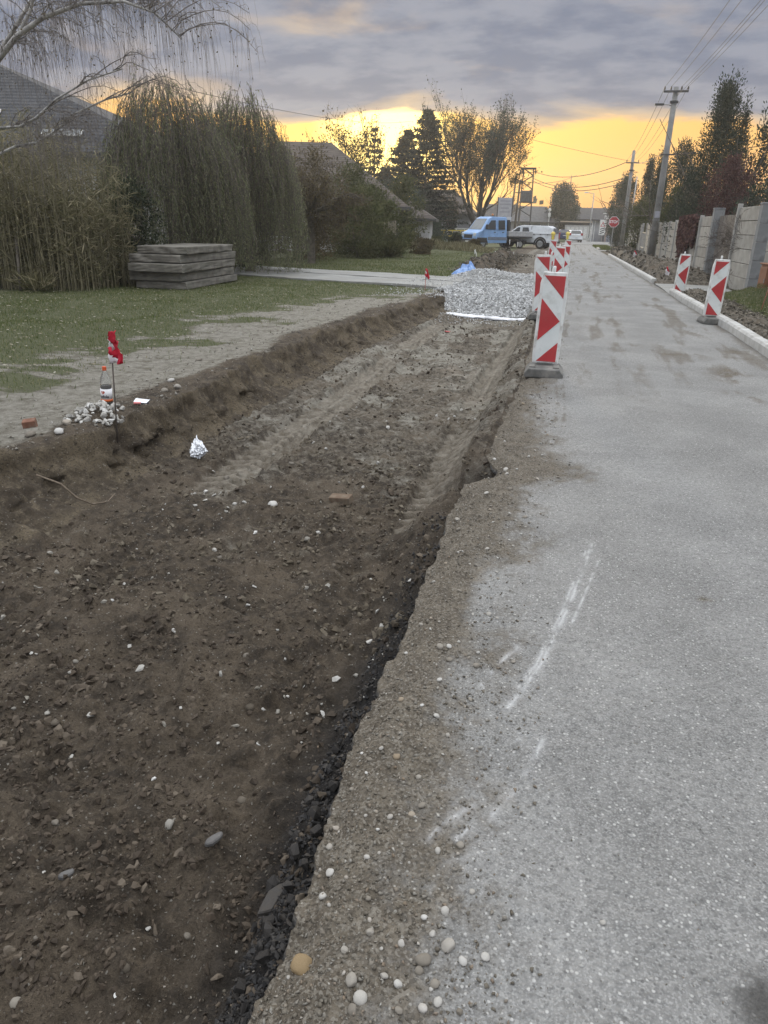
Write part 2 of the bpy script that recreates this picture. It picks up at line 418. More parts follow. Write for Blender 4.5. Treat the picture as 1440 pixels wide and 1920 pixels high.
zone[:, iE:, 0] = np.where(yv < 21.6, sstep(xv-xK(yv)+.35*fbm(xv, yv, .7, 3, .6, 151), .75, 1.3), np.where(yv > 66, .8*sstep(fbm(xv, yv, 2, 3, .5, 152), -.6, .2), .05))
zone[:, iE:, 1] = (1-zone[:, iE:, 0])*.35
zone[-8:, :, 0] = np.maximum(zone[-8:, :, 0], .6)
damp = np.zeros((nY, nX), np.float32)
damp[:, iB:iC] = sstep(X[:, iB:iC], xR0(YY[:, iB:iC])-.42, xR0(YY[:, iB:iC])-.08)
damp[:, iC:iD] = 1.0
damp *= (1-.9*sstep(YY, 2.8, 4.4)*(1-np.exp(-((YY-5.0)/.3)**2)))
idx = np.arange(nY*nX).reshape(nY, nX)
quads = np.stack([idx[:-1, :-1], idx[:-1, 1:], idx[1:, 1:], idx[1:, :-1]], -1).reshape(-1, 4)
V = np.stack([X, YY, Z], -1).reshape(-1, 3)
gme = np_mesh('ground', V, quads=quads, smooth=True, attrs={'zone': zone.reshape(-1, 3), 'tar': damp.ravel(), 'track': np.clip(TM+.9*np.exp(-(((X+1.45)/.55)**2+((YY-10.2)/1.9)**2))*sstep(fbm(X*1.5, YY*.7, .35, 4, .6, 144), 0, .6)+.45*sstep(fbm(X, YY, .8, 4, .6, 143), .1, .8)*sstep(YY, 6, 9)*sstep(YY, 18, 15)*(np.arange(nX)[None] > iB)*(np.arange(nX)[None] < iC), 0, 1).ravel()})

m, t = newmat('earth'); co = t.coord()
zs = t.n('ShaderNodeSeparateColor'); t.l(t.attr('zone', 'Color'), zs.inputs[0])
na = t.noise(co, 2.2, 6, .6); nb = t.noise(co, 14, 6, .65); nc = t.noise(co, 70, 5, .7); nd = t.noise(co, 260, 3, .7)
soil = t.mix(t.ramp(nb, .38, .64), (.040, .031, .022), (.118, .093, .066))
soil = t.mix(t.ramp(na, .42, .66), soil, (.138, .109, .078))
soil = t.mix(t.ramp(nd, .40, .62, 0, .35), soil, (.030, .024, .018))
soil = t.mix(t.ramp(nc, .38, .52, .4, 0), soil, (.032, .025, .018))
soil = t.mix(t.ramp(nc, .55, .75, 0, .65), soil, (.175, .15, .118))
dry = t.mix(t.ramp(nb, .3, .7), (.170, .155, .125), (.30, .285, .245))
dry = t.mix(t.ramp(nc, .5, .72, 0, .8), dry, (.37, .36, .325))
dry = t.mix(t.ramp(t.noise(co, 5, 6, .7), .46, .66, 0, .7), dry, (.095, .084, .058))
wallc = t.mix(t.ramp(na, .40, .62), (.070, .055, .039), (.150, .120, .080))
wallc = t.mix(t.ramp(nb, .45, .72), wallc, (.19, .155, .108))
wallc = t.mix(t.ramp(nc, .46, .66, 0, .75), wallc, (.045, .036, .027))
gdirt = t.mix(t.ramp(nc, .35, .7), (.070, .080, .036), (.14, .142, .08))
speck = t.voro(co, 150, 'Color'); sp = t.n('ShaderNodeSeparateColor'); t.l(speck, sp.inputs[0])
c = t.mix(t.ramp(t.math('ADD', zs.outputs[1], t.math('MULTIPLY', t.math('SUBTRACT', nb, .5), .9)), .18, .72), soil, dry)
trk = t.mix(t.ramp(nb, .3, .7), (.165, .138, .105), (.27, .235, .188))
c = t.mix(t.math('MULTIPLY', t.attr('track'), t.ramp(nc, .25, .6, 1.0, .55)), c, trk)
c = t.mix(zs.outputs[2], c, wallc)
c = t.mix(t.math('MULTIPLY', t.ramp(sp.outputs[0], .965, .985), t.ramp(sp.outputs[1], .2, .9, .05, .6)), c, (.36, .34, .30))
c = t.mix(t.ramp(t.math('ADD', zs.outputs[0], t.math('MULTIPLY', t.math('SUBTRACT', nb, .5), .8)), .30, .62), c, gdirt)
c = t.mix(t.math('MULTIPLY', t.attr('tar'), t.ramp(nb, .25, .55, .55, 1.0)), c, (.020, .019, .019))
hh = t.math('ADD', t.math('MULTIPLY', nb, 1.0), t.math('ADD', t.math('MULTIPLY', nc, .55), t.math('MULTIPLY', nd, .22)))
t.out(c, t.ramp(nb, .3, .7, .78, .96), t.bump(hh, 1.0, .036), spec=.28)
M_earth = m
ground = link('ground', gme, M_earth); tag(ground, kind='structure')

# ------------------------------------------------------------------ the road
Yr = np.concatenate([np.linspace(-7, .4, 12), .55*1.0095**np.arange(0, 465), np.array([46, 50, 55, 60, 66, 74, 84, 96, 110, 125])])
Yr = Yr[(Yr < 43) | (Yr > 45)]; nr = len(Yr)
def road_z(x, y):
    d = x-xR(y)
    z = .010*fbm(x, y, 1.8, 2, .5, 201) + .0035*fbm(x, y, .10, 3, .6, 202)*sstep(y, 14, 6)
    sh = sstep(d, .55, .12)*sstep(y, 60, 30)
    z = z + sh*(.010*fbm(x, y, .13, 3, .6, 203)+.006*fbm(x, y, .04, 2, .6, 204)-.014)
    z = z - .055*sstep(d, .16, .0)**1.6
    # wheel-cut notch in the broken edge and drag marks beside it
    z = z - .045*np.exp(-(((x+.42)/.10)**2+((y-5.05)/.14)**2))
    return z
rx = []
for y in Yr:
    a, b = float(xR(y)), float(xK(y))+.02
    if y > 84: b += min((y-84)*.9, 22)
    s_ = np.concatenate([a+np.linspace(0, .9, 110), np.linspace(a+.9, b, 60)[1:]])
    rx.append(s_)
RX = np.array(rx); RY = np.repeat(Yr[:, None], RX.shape[1], 1); RZ = road_z(RX, RY)
RX0 = RX.copy()
RX[:, 0:3] += .012*fbm(RY[:, 0:3], RX[:, 0:3], .05, 3, .6, 205)
def polyd(x, y, pts):
    d = np.full(x.shape, 9.0)
    for (x0, y0), (x1, y1) in zip(pts[:-1], pts[1:]):
        ux, uy = x1-x0, y1-y0; L2 = ux*ux+uy*uy
        tt = np.clip(((x-x0)*ux+(y-y0)*uy)/L2, 0, 1); d = np.minimum(d, np.hypot(x-x0-tt*ux, y-y0-tt*uy))
    return d
n_s = fbm(RX, RY, .05, 4, .65, 211)
scr = np.zeros_like(RX)
for pts, w in (([(.27, 3.8), (.16, 3.08), (.06, 2.55), (0, 2.35), (-.05, 2.2)], .012), ([(.235, 3.7), (.12, 2.95), (.03, 2.5), (-.03, 2.32)], .008), ([(.30, 3.6), (.21, 3.1), (.17, 2.9)], .006),
               ([(.08, 2.06), (.03, 1.86)], .009), ([(.035, 2.075), (-.0, 2.03)], .016), ([(-.12, 1.70), (-.16, 1.645)], .018), ([(-.15, 1.66), (-.22, 1.55)], .010), ([(-.105, 1.62), (-.14, 1.57)], .008),
               ([(-.05, 2.62), (-.12, 2.45), (-.16, 2.3)], .012), ([(.01, 1.8), (-.06, 1.66)], .010)):
    d = polyd(RX, RY, pts); scr = np.maximum(scr, (.75*np.exp(-(d/(w*.55))**2)+.40*np.exp(-(d/(w*1.8))**2))*sstep(fbm(RX, RY, .022, 3, .65, 211)*.8+.9*fbm(RX, RY, .16, 3, .6, 212), -.65, .75)*.5)
mud = np.zeros_like(RX)
dS = RX0-xR(RY)
shw = ip([(-8, .34), (1, .33), (1.7, .40), (2.5, .45), (3.4, .42), (4.8, .52), (6, .42), (7.2, .34), (10, .30), (20, .22), (60, .1)])(RY)
mud = np.maximum(mud, sstep(dS+.20*fbm(RX, RY, .5, 5, .65, 221)+.10*fbm(RX, RY, .07, 3, .65, 226)-shw, .36, -.32)*sstep(RY, 70, 40))
pale = np.exp(-(((RX+.22)/.075)**2+((RY-3.0)/.40)**2)); pale = np.maximum(pale, .8*np.exp(-(((RX+.22)/.12)**2+((RY-2.35)/.15)**2)))
mud = mud*(1-.85*pale)
for cx in (-.13, -.02, .05):
    ln = [(cx-.20, 5.3), (cx-.03, 5.8), (cx+.02, 6.5), (cx+.02, 7.3), (cx-.02, 8.2)]
    mud = np.maximum(mud, .65*np.exp(-(polyd(RX, RY, ln)/.03)**2)*sstep(fbm(RX, RY, .2, 3, .6, 222), -.4, .3))
for (cx, cy, sx, sy, a) in ((1.75, 11.6, .5, 1.1, .75), (2.05, 9.6, .35, .8, .9), (2.1, 13.6, .4, .8, .6), (.77, 3.29, .035, .035, 1.0), (1.6, 16.5, .8, 2.0, .35), (1.9, 8.2, .3, .5, .7), (.25, 13, .3, 5, .35), (.9, 22, .5, 5, .4)):
    mud = np.maximum(mud, a*np.exp(-(((RX-cx)/sx)**2+((RY-cy)/sy)**2))*sstep(fbm(RX*2.2+RY*.4, RY*.7, .5, 4, .65, 223+int(cy)), -.1 if cy > 4 else -2, .45 if cy > 4 else -1))
mud = np.maximum(mud, .55*sstep(xK(RY)-RX+.1*fbm(RX, RY, .4, 3, .6, 224), .28, .02)*(RY < 66))
mud = np.maximum(mud, (.62*sstep(fbm(RX*2.4, RY*.30, .55, 4, .6, 227), .05, .85)+.22*sstep(fbm(RX*.5, RY*1.6, .5, 4, .65, 228), .25, .9))*sstep(RY, 5, 11))
dark_patch = np.exp(-(((RX-.60)/.075)**2+((RY-1.27)/.085)**2)**2)*sstep(fbm(RX, RY, .06, 3, .6, 225), -.9, -.3)  # darkens one small patch of the near asphalt
idx = np.arange(RX.size).reshape(RX.shape)
quads = np.stack([idx[:-1, :-1], idx[:-1, 1:], idx[1:, 1:], idx[1:, :-1]], -1).reshape(-1, 4)
V = np.stack([RX, RY, RZ], -1).reshape(-1, 3)
# broken edge: a ragged black face under the left side
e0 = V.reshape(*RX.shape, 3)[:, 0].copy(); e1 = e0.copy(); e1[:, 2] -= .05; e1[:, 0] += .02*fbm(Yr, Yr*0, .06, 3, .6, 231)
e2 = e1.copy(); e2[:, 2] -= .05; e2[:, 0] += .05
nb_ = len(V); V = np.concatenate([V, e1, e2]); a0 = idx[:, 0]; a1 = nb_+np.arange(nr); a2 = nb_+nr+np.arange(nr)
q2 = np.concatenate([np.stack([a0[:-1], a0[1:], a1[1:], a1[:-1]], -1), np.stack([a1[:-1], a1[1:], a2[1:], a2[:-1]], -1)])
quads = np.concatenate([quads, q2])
ext = lambda a, v: np.concatenate([a.ravel(), np.full(2*nr, v)])
m, t = newmat('old_asphalt'); co = t.coord()
na = t.noise(co, 1.1, 5, .6); nb = t.noise(co, 9, 6, .65); nc = t.noise(co, 45, 5, .7)
vc = t.n('ShaderNodeSeparateColor'); t.l(t.voro(co, 95, 'Color'), vc.inputs[0])
vd = t.voro(co, 95, 'Distance')
v2 = t.n('ShaderNodeSeparateColor'); t.l(t.voro(co, 210, 'Color'), v2.inputs[0])
asp = t.mix(t.ramp(na, .32, .68), (.195, .194, .187), (.305, .303, .292))
asp = t.mix(t.ramp(nc, .40, .66, 0, .55), asp, (.105, .106, .104))
asp = t.mix(t.ramp(v2.outputs[0], .45, .95, 0, .5), asp, (.42, .42, .408))
asp = t.mix(t.math('MULTIPLY', t.ramp(vc.outputs[0], .87, .95), t.ramp(vd, .5, .3, 0, .85)), asp, (.54, .535, .515))
asp = t.mix(t.math('MULTIPLY', t.ramp(vc.outputs[1], .84, .93), t.ramp(vd, .5, .3, 0, .7)), asp, (.11, .108, .105))
brown = t.mix(t.ramp(nb, .32, .68), (.085, .070, .052), (.165, .142, .110))
brown = t.mix(t.ramp(nc, .5, .7, 0, .7), brown, (.215, .195, .165))
brown = t.mix(t.math('MULTIPLY', t.ramp(vc.outputs[0], .93, .97), t.ramp(vd, .45, .3)), brown, (.33, .315, .28))
v3 = t.n('ShaderNodeSeparateColor'); t.l(t.voro(co, 130, 'Color'), v3.inputs[0])
brown = t.mix(t.ramp(v3.outputs[0], .55, .95, 0, .65), brown, (.25, .23, .195))
brown = t.mix(t.ramp(v3.outputs[1], .62, .95, 0, .7), brown, (.055, .046, .035))
mf = t.ramp(t.math('ADD', t.attr('mud'), t.math('MULTIPLY', t.math('SUBTRACT', t.math('ADD', t.math('MULTIPLY', nb, .5), t.math('MULTIPLY', nc, .5)), .5), 1.3)), .12, .92)
c = t.mix(mf, asp, brown)
c = t.mix(t.math('MULTIPLY', t.attr('scrape'), t.ramp(nc, .25, .5, .5, .95)), c, (.78, .79, .80))
c = t.mix(t.math('MULTIPLY', t.attr('dark_patch'), .85), c, (.055, .052, .048))
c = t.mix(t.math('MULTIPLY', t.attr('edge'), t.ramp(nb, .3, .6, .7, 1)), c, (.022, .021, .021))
hh = t.math('ADD', t.math('MULTIPLY', nc, .8), t.math('ADD', t.math('MULTIPLY', v2.outputs[1], .30), t.math('MULTIPLY', t.math('SUBTRACT', 1.0, vd), .55)))
t.out(c, t.mix(mf, (.74, .74, .74), (.93, .93, .93)), t.bump(hh, 1.0, .013), spec=.35)
M_road = m
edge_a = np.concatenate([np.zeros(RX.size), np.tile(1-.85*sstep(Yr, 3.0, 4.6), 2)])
road = link('road', np_mesh('road', V, quads=quads, smooth=True, attrs={'mud': ext(mud, 0), 'scrape': ext(scr, 0), 'dark_patch': ext(dark_patch, 0), 'edge': edge_a}), M_road)
tag(road, kind='structure')

# ------------------------------------------------------------------ concrete path across the lawn, driveways on the right
M_conc = pm('weathered_concrete', (.235, .235, .225), (.315, .315, .30), 1.6, .88, .3, 60, .004, c3=(.24, .235, .215), sc3=.8)
M_concd = pm('old_concrete', (.120, .112, .096), (.20, .188, .165), 3.0, .9, .45, 35, .006, c3=(.14, .135, .115), sc3=1.7)
def patch(name, corners, z, nx=40, ny=14, jag=.12, mat=None, th=.06):
    c = np.array(corners, float); u = np.linspace(0, 1, nx)[None, :, None]; v = np.linspace(0, 1, ny)[:, None, None]
    P = (c[0]*(1-u)+c[1]*u)*(1-v)+(c[3]*(1-u)+c[2]*u)*v
    P[0, :, 1] += jag*fbm(P[0, :, 0], P[0, :, 1], .8, 3, .6, 7); P[-1, :, 1] += jag*fbm(P[-1, :, 0], P[-1, :, 1], .8, 3, .6, 9)
    zz_ = z+.012*fbm(P[..., 0], P[..., 1], 1.5, 2, .5, 3)
    V = np.concatenate([P, zz_[..., None]], -1)
    rim = np.concatenate([V[0, :], V[1:, -1], V[-1, -2::-1], V[-2:0:-1, 0]])
    low = rim.copy(); low[:, 2] -= th
    idx = np.arange(nx*ny).reshape(ny, nx)
    ring = np.concatenate([idx[0, :], idx[1:, -1], idx[-1, -2::-1], idx[-2:0:-1, 0]]); lo_i = nx*ny+np.arange(len(ring))
    q = np.stack([idx[:-1, :-1], idx[:-1, 1:], idx[1:, 1:], idx[1:, :-1]], -1).reshape(-1, 4)
    q2 = np.stack([ring, lo_i, np.roll(lo_i, -1), np.roll(ring, -1)], -1)
    o = link(name, np_mesh(name, np.concatenate([V.reshape(-1, 3), low]), quads=np.concatenate([q, q2])), mat or M_conc); return tag(o, kind='structure')
patch('path', [(-14.5, 22.75), (-3.2, 20.3), (-3.2, 22.5), (-14.5, 25.0)], .045)
patch('path', [(-14.5, 25.06), (-3.2, 22.56), (-3.2, 24.6), (-14.5, 27.0)], .052)
for y0, y1 in ((22.0, 26.1), (64.4, 67.2)):
    b0 = float(xK(y0)); patch('driveway', [(b0+.02, y0), (b0+2.0, y0), (b0+2.0, y1), (b0+.02, y1)], .012, 16, 16, .03)
# side street at the end
tag(MB().box(-1.5, 40, 88, 96, -.03, .012).build('side_street', M_road), kind='structure')
# ================================================================== loose stones, clods, grass
def ico(sub):
    bm = bmesh.new(); bmesh.ops.create_icosphere(bm, subdivisions=sub, radius=1.0)
    bm.verts.ensure_lookup_table()
    v = np.array([p.co[:] for p in bm.verts]); f = np.array([[p.index for p in q.verts] for q in bm.faces]); bm.free(); return v, f
ICO1, ICO2, ICO3 = ico(1), ico(2), ico(3)
def rock_shapes(base, n, jit, flat=1.0, cut=0.0, seed=0):
    g = np.random.default_rng(seed); v, f = base; out = []
    for i in range(n):
        w = v*(1+jit*(g.random((len(v), 1))-.5)*2)
        if cut > 0:                                     # clip by random planes: broken faces
            for k in range(6):
                d = g.normal(size=3); d /= np.linalg.norm(d); h = 1-cut*g.random(); s_ = w@d; w = w-np.outer(np.clip(s_-h, 0, None), d)
        out.append(w*np.array([1, .75+.3*g.random(), flat*(.75+.3*g.random())]))
    return out, f
def hulls(n, npt, jit, flat, seed):
    """angular broken pieces: convex hulls of scattered points, padded to one face count"""
    g = np.random.default_rng(seed); res = []
    for i in range(n):
        p = g.normal(size=(npt, 3)); p /= np.linalg.norm(p, axis=1, keepdims=True); p *= (1-jit*g.random((npt, 1)))*np.array([1, .62+.35*g.random(), flat*(.6+.4*g.random())])
        bm = bmesh.new()
        for q in p: bm.verts.new(q)
        bmesh.ops.convex_hull(bm, input=bm.verts); bmesh.ops.delete(bm, geom=[v for v in bm.verts if not v.link_faces], context='VERTS'); bmesh.ops.triangulate(bm, faces=bm.faces)
        bm.verts.index_update(); res.append((np.array([v.co[:] for v in bm.verts]), [[v.index for v in f.verts] for f in bm.faces])); bm.free()
    return res
def rand_rot(n, g, tilt=1.0):
    a = g.random(n)*2*np.pi; tx = (g.random(n)-.5)*2*tilt; ty = (g.random(n)-.5)*2*tilt
    ca, sa = np.cos(a), np.sin(a); cx, sx = np.cos(tx), np.sin(tx); cy, sy = np.cos(ty), np.sin(ty)
    Rz = np.zeros((n, 3, 3)); Rz[:, 0, 0] = ca; Rz[:, 0, 1] = -sa; Rz[:, 1, 0] = sa; Rz[:, 1, 1] = ca; Rz[:, 2, 2] = 1
    Rx = np.zeros((n, 3, 3)); Rx[:, 0, 0] = 1; Rx[:, 1, 1] = cx; Rx[:, 1, 2] = -sx; Rx[:, 2, 1] = sx; Rx[:, 2, 2] = cx
    Ry = np.zeros((n, 3, 3)); Ry[:, 1, 1] = 1; Ry[:, 0, 0] = cy; Ry[:, 0, 2] = sy; Ry[:, 2, 0] = -sy; Ry[:, 2, 2] = cy
    return Rz@Rx@Ry
def scatter(name, P, S, shapes, faces, mat, seed=0, smooth=False, tilt=1.2, parent=None, extra=None):
    """many small pieces joined into one mesh; a tone value per piece drives its colour"""
    g = np.random.default_rng(seed); n = len(P); k = len(shapes); which = g.integers(0, k, n)
    if faces is None:                                # angular hulls of differing size
        Rm = rand_rot(n, g, tilt); VV, FF, TT = [], [], []; base = 0; tone_ = g.random(n)
        for j in range(k):
            ids = np.nonzero(which == j)[0]
            if not len(ids): continue
            v0, f0 = shapes[j]; f0 = np.array(f0); w = np.einsum('nij,nvj->nvi', Rm[ids], v0[None]*S[ids][:, None, None])+P[ids][:, None]
            VV.append(w.reshape(-1, 3)); FF.append((f0[None]+base+np.arange(len(ids))[:, None, None]*len(v0)).reshape(-1, 3)); TT.append(np.repeat(tone_[ids], len(v0))); base += len(ids)*len(v0)
        o = link(name, np_mesh(name, np.concatenate(VV), tris=np.concatenate(FF), smooth=smooth, attrs={'tone': np.concatenate(TT)}), mat, parent); return tag(o, kind='stuff')
    Rm = rand_rot(n, g, tilt); sh = np.array(shapes)[which]
    V = np.einsum('nij,nvj->nvi', Rm, sh*S[:, None, None]) + P[:, None, :]
    nv = sh.shape[1]; F = (faces[None]+np.arange(n)[:, None, None]*nv).reshape(-1, faces.shape[1])
    tone = np.repeat(g.random(n), nv)
    o = link(name, np_mesh(name, V.reshape(-1, 3), tris=F, smooth=smooth, attrs={'tone': tone}), mat, parent)
    return tag(o, kind='stuff')
def tonemat(name, cols, rough=.9, bump=.3, bsc=60, bd=.004, spec=.3, stain=None, obj=False):
    """colour picked per piece from a list of (position, colour)"""
    m, t = newmat(name); co = t.coord('Object')
    cr = t.n('ShaderNodeValToRGB'); cr.color_ramp.interpolation = 'LINEAR'
    while len(cr.color_ramp.elements) < len(cols): cr.color_ramp.elements.new(.5)
    for e, (p, c) in zip(cr.color_ramp.elements, cols): e.position = p; e.color = (*c, 1)
    t.l(t.rnd() if obj else t.attr('tone'), cr.inputs[0]); c = cr.outputs[0]
    nn = t.noise(co, bsc*.5, 5, .65)
    c = t.mix(t.ramp(nn, .3, .7, .0, .5), c, stain or (.06, .05, .04))
    t.out(c, rough, t.bump(t.noise(co, bsc, 5, .65), bump, bd), spec=spec); return m
M_clod = tonemat('soil_clods', [(0, (.040, .030, .021)), (.55, (.066, .050, .036)), (.85, (.098, .077, .056)), (1, (.155, .128, .098))])
M_clodw = tonemat('wall_clods', [(0, (.055, .044, .032)), (.5, (.105, .086, .060)), (1, (.19, .165, .125))])
M_clodd = tonemat('dry_clods', [(0, (.13, .11, .085)), (.5, (.22, .20, .165)), (.85, (.33, .315, .28)), (1, (.45, .435, .40))])
M_peb = tonemat('pebbles', [(0, (.075, .066, .052)), (.4, (.15, .136, .112)), (.72, (.25, .24, .215)), (.90, (.20, .15, .105)), (1, (.48, .47, .435))], stain=(.15, .13, .10))
M_grav = tonemat('crushed_limestone', [(0, (.24, .245, .25)), (.4, (.46, .47, .475)), (.8, (.62, .63, .635)), (1, (.72, .73, .73))], stain=(.42, .415, .40), bsc=40)
M_rock = tonemat('loose_stone', [(0, (.17, .155, .13)), (.3, (.30, .28, .245)), (.6, (.46, .45, .42)), (.85, (.58, .58, .56)), (1, (.27, .21, .14))], stain=(.16, .13, .095), obj=True)
M_rockd = tonemat('soil_stone', [(0, (.08, .068, .052)), (.5, (.15, .13, .105)), (.85, (.24, .225, .195)), (1, (.36, .35, .32))], stain=(.07, .055, .04), obj=True)
M_white = tonemat('white_limestone', [(0, (.36, .355, .33)), (.6, (.50, .495, .47)), (1, (.66, .665, .65))], stain=(.26, .23, .185), obj=True)
M_tar = tonemat('broken_asphalt', [(0, (.014, .014, .015)), (.7, (.028, .027, .027)), (1, (.055, .052, .05))], rough=.7, bump=.7, bsc=90, spec=.4, stain=(.060, .050, .040), obj=True)
M_tarc = tonemat('asphalt_crumbs', [(0, (.014, .014, .015)), (.7, (.030, .028, .027)), (1, (.07, .06, .05))], rough=.75, bump=.5, bsc=90, spec=.45, stain=(.025, .024, .023))

def perspective_sample(n, y0, y1, xa, xb, g, pw=1.0):
    """more pieces close by, where they can be told apart"""
    u = g.random(n); y = (y0**(-pw)+u*(y1**(-pw)-y0**(-pw)))**(-1/pw) if pw > 0 else y0+u*(y1-y0)
    return xa(y)+(xb(y)-xa(y))*g.random(n), y
sh_clod, f_clod = hulls(24, 12, .34, .85, 1), None
sh_small, f_small = hulls(16, 9, .35, .85, 2), None
sh_peb, f_peb = hulls(16, 8, .08, .75, 3), None
sh_grav, f_grav = hulls(20, 9, .22, .85, 4), None
g = np.random.default_rng(5)
# clods on the dug floor: patches rather than an even sprinkle
x, y = perspective_sample(23000, .75, 17.3, lambda y: xLb0(y)-.05, lambda y: xR0(y)-.03, g, .9)
keep = g.random(len(x)) < np.clip(.16+.85*sstep(fbm(x, y, .55, 4, .6, 301)+.55*sstep(x, -.9-.25*y, -1.6-.25*y)*(y < 3.5), -.05, .55), 0, 1)
tmk = floor_z(x, y)[1]; keep &= (tmk < .4)
x, y = x[keep], y[keep]; z = floor_z(x, y)[0]
S = (.005+.021*g.random(len(x))**3.2)*(1+.05*y); S *= np.where(fbm(x, y, .7, 2, .5, 302) > .1, 1.25, .9)
scatter('soil_clods', np.stack([x, y, z+S*.15], 1), S, sh_clod, f_clod, M_clod, 6)
tag(bpy.data.objects['soil_clods'], 'dark crumbly soil clods strewn over the dug trench floor', 'soil')
x, y = perspective_sample(21000, .75, 12, lambda y: xLb0(y)-.05, lambda y: xR0(y)-.02, g, 1.0)
keep = g.random(len(x)) < np.clip(.25+.8*sstep(fbm(x, y, .3, 4, .6, 303), -.2, .5), 0, 1); keep &= floor_z(x, y)[1] < .4
x, y = x[keep], y[keep]; z = floor_z(x, y)[0]; S = (.0022+.0042*g.random(len(x))**2)*(1+.06*y)
tag(scatter('soil_crumbs', np.stack([x, y, z+S*.2], 1), S, sh_small, f_small, M_clod, 7), 'fine dark soil crumbs over the trench floor', 'soil')
x, y = perspective_sample(9000, 3.0, 17.3, lambda y: xLb0(y)-.05, lambda y: xR0(y)-.03, g, .3)
keep = (g.random(len(x)) < np.clip(.2+.9*sstep(fbm(x, y, .8, 4, .6, 306), -.1, .5), 0, 1)) & (floor_z(x, y)[1] < .4); x, y = x[keep], y[keep]; z = floor_z(x, y)[0]
S = (.010+.030*g.random(len(x))**3)
tag(scatter('far_floor_clods', np.stack([x, y, z+S*.1], 1), S, sh_small, f_small, M_clodw, 19), 'brown lumps over the farther trench floor beside the wheel tracks', 'soil')
# pale grit among the soil
x, y = perspective_sample(8500, .8, 17, lambda y: xLb0(y)+.1, lambda y: xR0(y)-.05, g, .7)
keep = g.random(len(x)) < np.clip(.15+sstep(fbm(x, y, .8, 3, .6, 304), 0, .7)*sstep(y, 2, 6)+.3*sstep(x, -1.3, -.8), 0, 1); x, y = x[keep], y[keep]; z = floor_z(x, y)[0]
S = (.0025+.0052*g.random(len(x))**3.5)*(1+.09*y)
tag(scatter('pale_grit', np.stack([x, y, z+S*.3], 1), S, sh_peb, f_peb, M_peb, 8, True), 'small pale pebbles mixed into the trench soil', 'pebbles')
x, y = perspective_sample(520, 2.2, 12, lambda y: xLb0(y)+.1, lambda y: xR0(y)-.1, g, .4)
keep = g.random(len(x)) < np.clip(.12+sstep(fbm(x, y, .9, 3, .6, 307), -.1, .5), 0, 1); x, y = x[keep], y[keep]; z = floor_z(x, y)[0]; S = .008+.017*g.random(len(x))**1.8
M_bits = tonemat('limestone_bits', [(0, (.20, .185, .155)), (.5, (.33, .32, .29)), (1, (.52, .515, .49))], stain=(.2, .18, .145))
tag(scatter('stone_bits', np.stack([x, y, z+S*.2], 1), S, sh_clod, f_clod, M_bits, 20), 'broken grey and white stone bits in the mid trench floor', 'stones')
# crumbs of tar at the foot of the broken edge
x, y = perspective_sample(6000, .8, 4.3, lambda y: xR0(y)-.19, lambda y: xR0(y)+.0, g, 1.0); z = floor_z(x, y)[0]
S = (.004+.013*g.random(len(x))**3)*(1+.04*y)
tag(scatter('tar_crumbs', np.stack([x, y, z+S*.4], 1), S, sh_small, f_small, M_tarc, 9), 'black asphalt crumbs along the foot of the broken road edge', 'asphalt')
# pebbles and grit on the dirty shoulder
x, y = perspective_sample(36000, .85, 16, lambda y: xR(y)+.01, lambda y: xR(y)+.62, g, 1.0)
d = x-xR(y); keep = g.random(len(x)) < np.clip(1.15-d/.52, .04, 1)*np.clip(.35+.9*sstep(fbm(x, y, .35, 4, .6, 305), -.3, .5), 0, 1); x, y = x[keep], y[keep]; z = road_z(x, y)
S = (.0020+.0066*g.random(len(x))**4)*(1+.10*y)
tag(scatter('shoulder_grit', np.stack([x, y, z+S*.35], 1), S, sh_peb, f_peb, M_peb, 10, True), 'brown and grey pebbles and grit on the dirty road shoulder', 'pebbles')
x, y = perspective_sample(1500, .9, 14, lambda y: xR(y)+.5, lambda y: xK(y)-.05, g, 1.0); z = road_z(x, y)
S = (.0016+.0024*g.random(len(x))**2)*(1+.10*y)
tag(scatter('road_grit', np.stack([x, y, z+S*.3], 1), S, sh_peb, f_peb, M_peb, 11, True), 'loose grit scattered on the grey asphalt', 'pebbles')
# dry lumps on the trodden verge and lip
x, y = perspective_sample(9000, 3.6, 19, lambda y: xLt0(y)-3.6, lambda y: xLt0(y)-.02, g, .5)
d = xLt0(y)-x; keep = g.random(len(x)) < np.clip(1.0-d/1.3, .07, 1); x, y = x[keep], y[keep]; z = lawn_z(x, y)
S = (.004+.015*g.random(len(x))**3)*(1+.03*y)
tag(scatter('verge_clods', np.stack([x, y, z+S*.25], 1), S, sh_clod, f_clod, M_clodd, 12), 'dry pale clods and stones on the trodden verge', 'soil')
# crumbling pieces on the trench wall
yy = 3.2+g.random(3000)*15.5; tt = g.random(3000)**.8
zt_ = lawn_z(xLt0(yy), yy); zb_ = floor_z(xLb0(yy), yy)[0]; xw = xLt(yy)+(xLb(yy)-xLt(yy))*tt; zw = zb_+(zt_-zb_)*np.interp(tt, [0, .06, .18, .42, .62, 1], [1, .95, .58, .24, .10, 0])
S = (.005+.018*g.random(3000)**4)
tag(scatter('wall_clods', np.stack([xw+.01, yy, zw+.01], 1), S, sh_small, f_small, M_clodw, 13), 'soil lumps crumbling from the trench wall', 'soil')
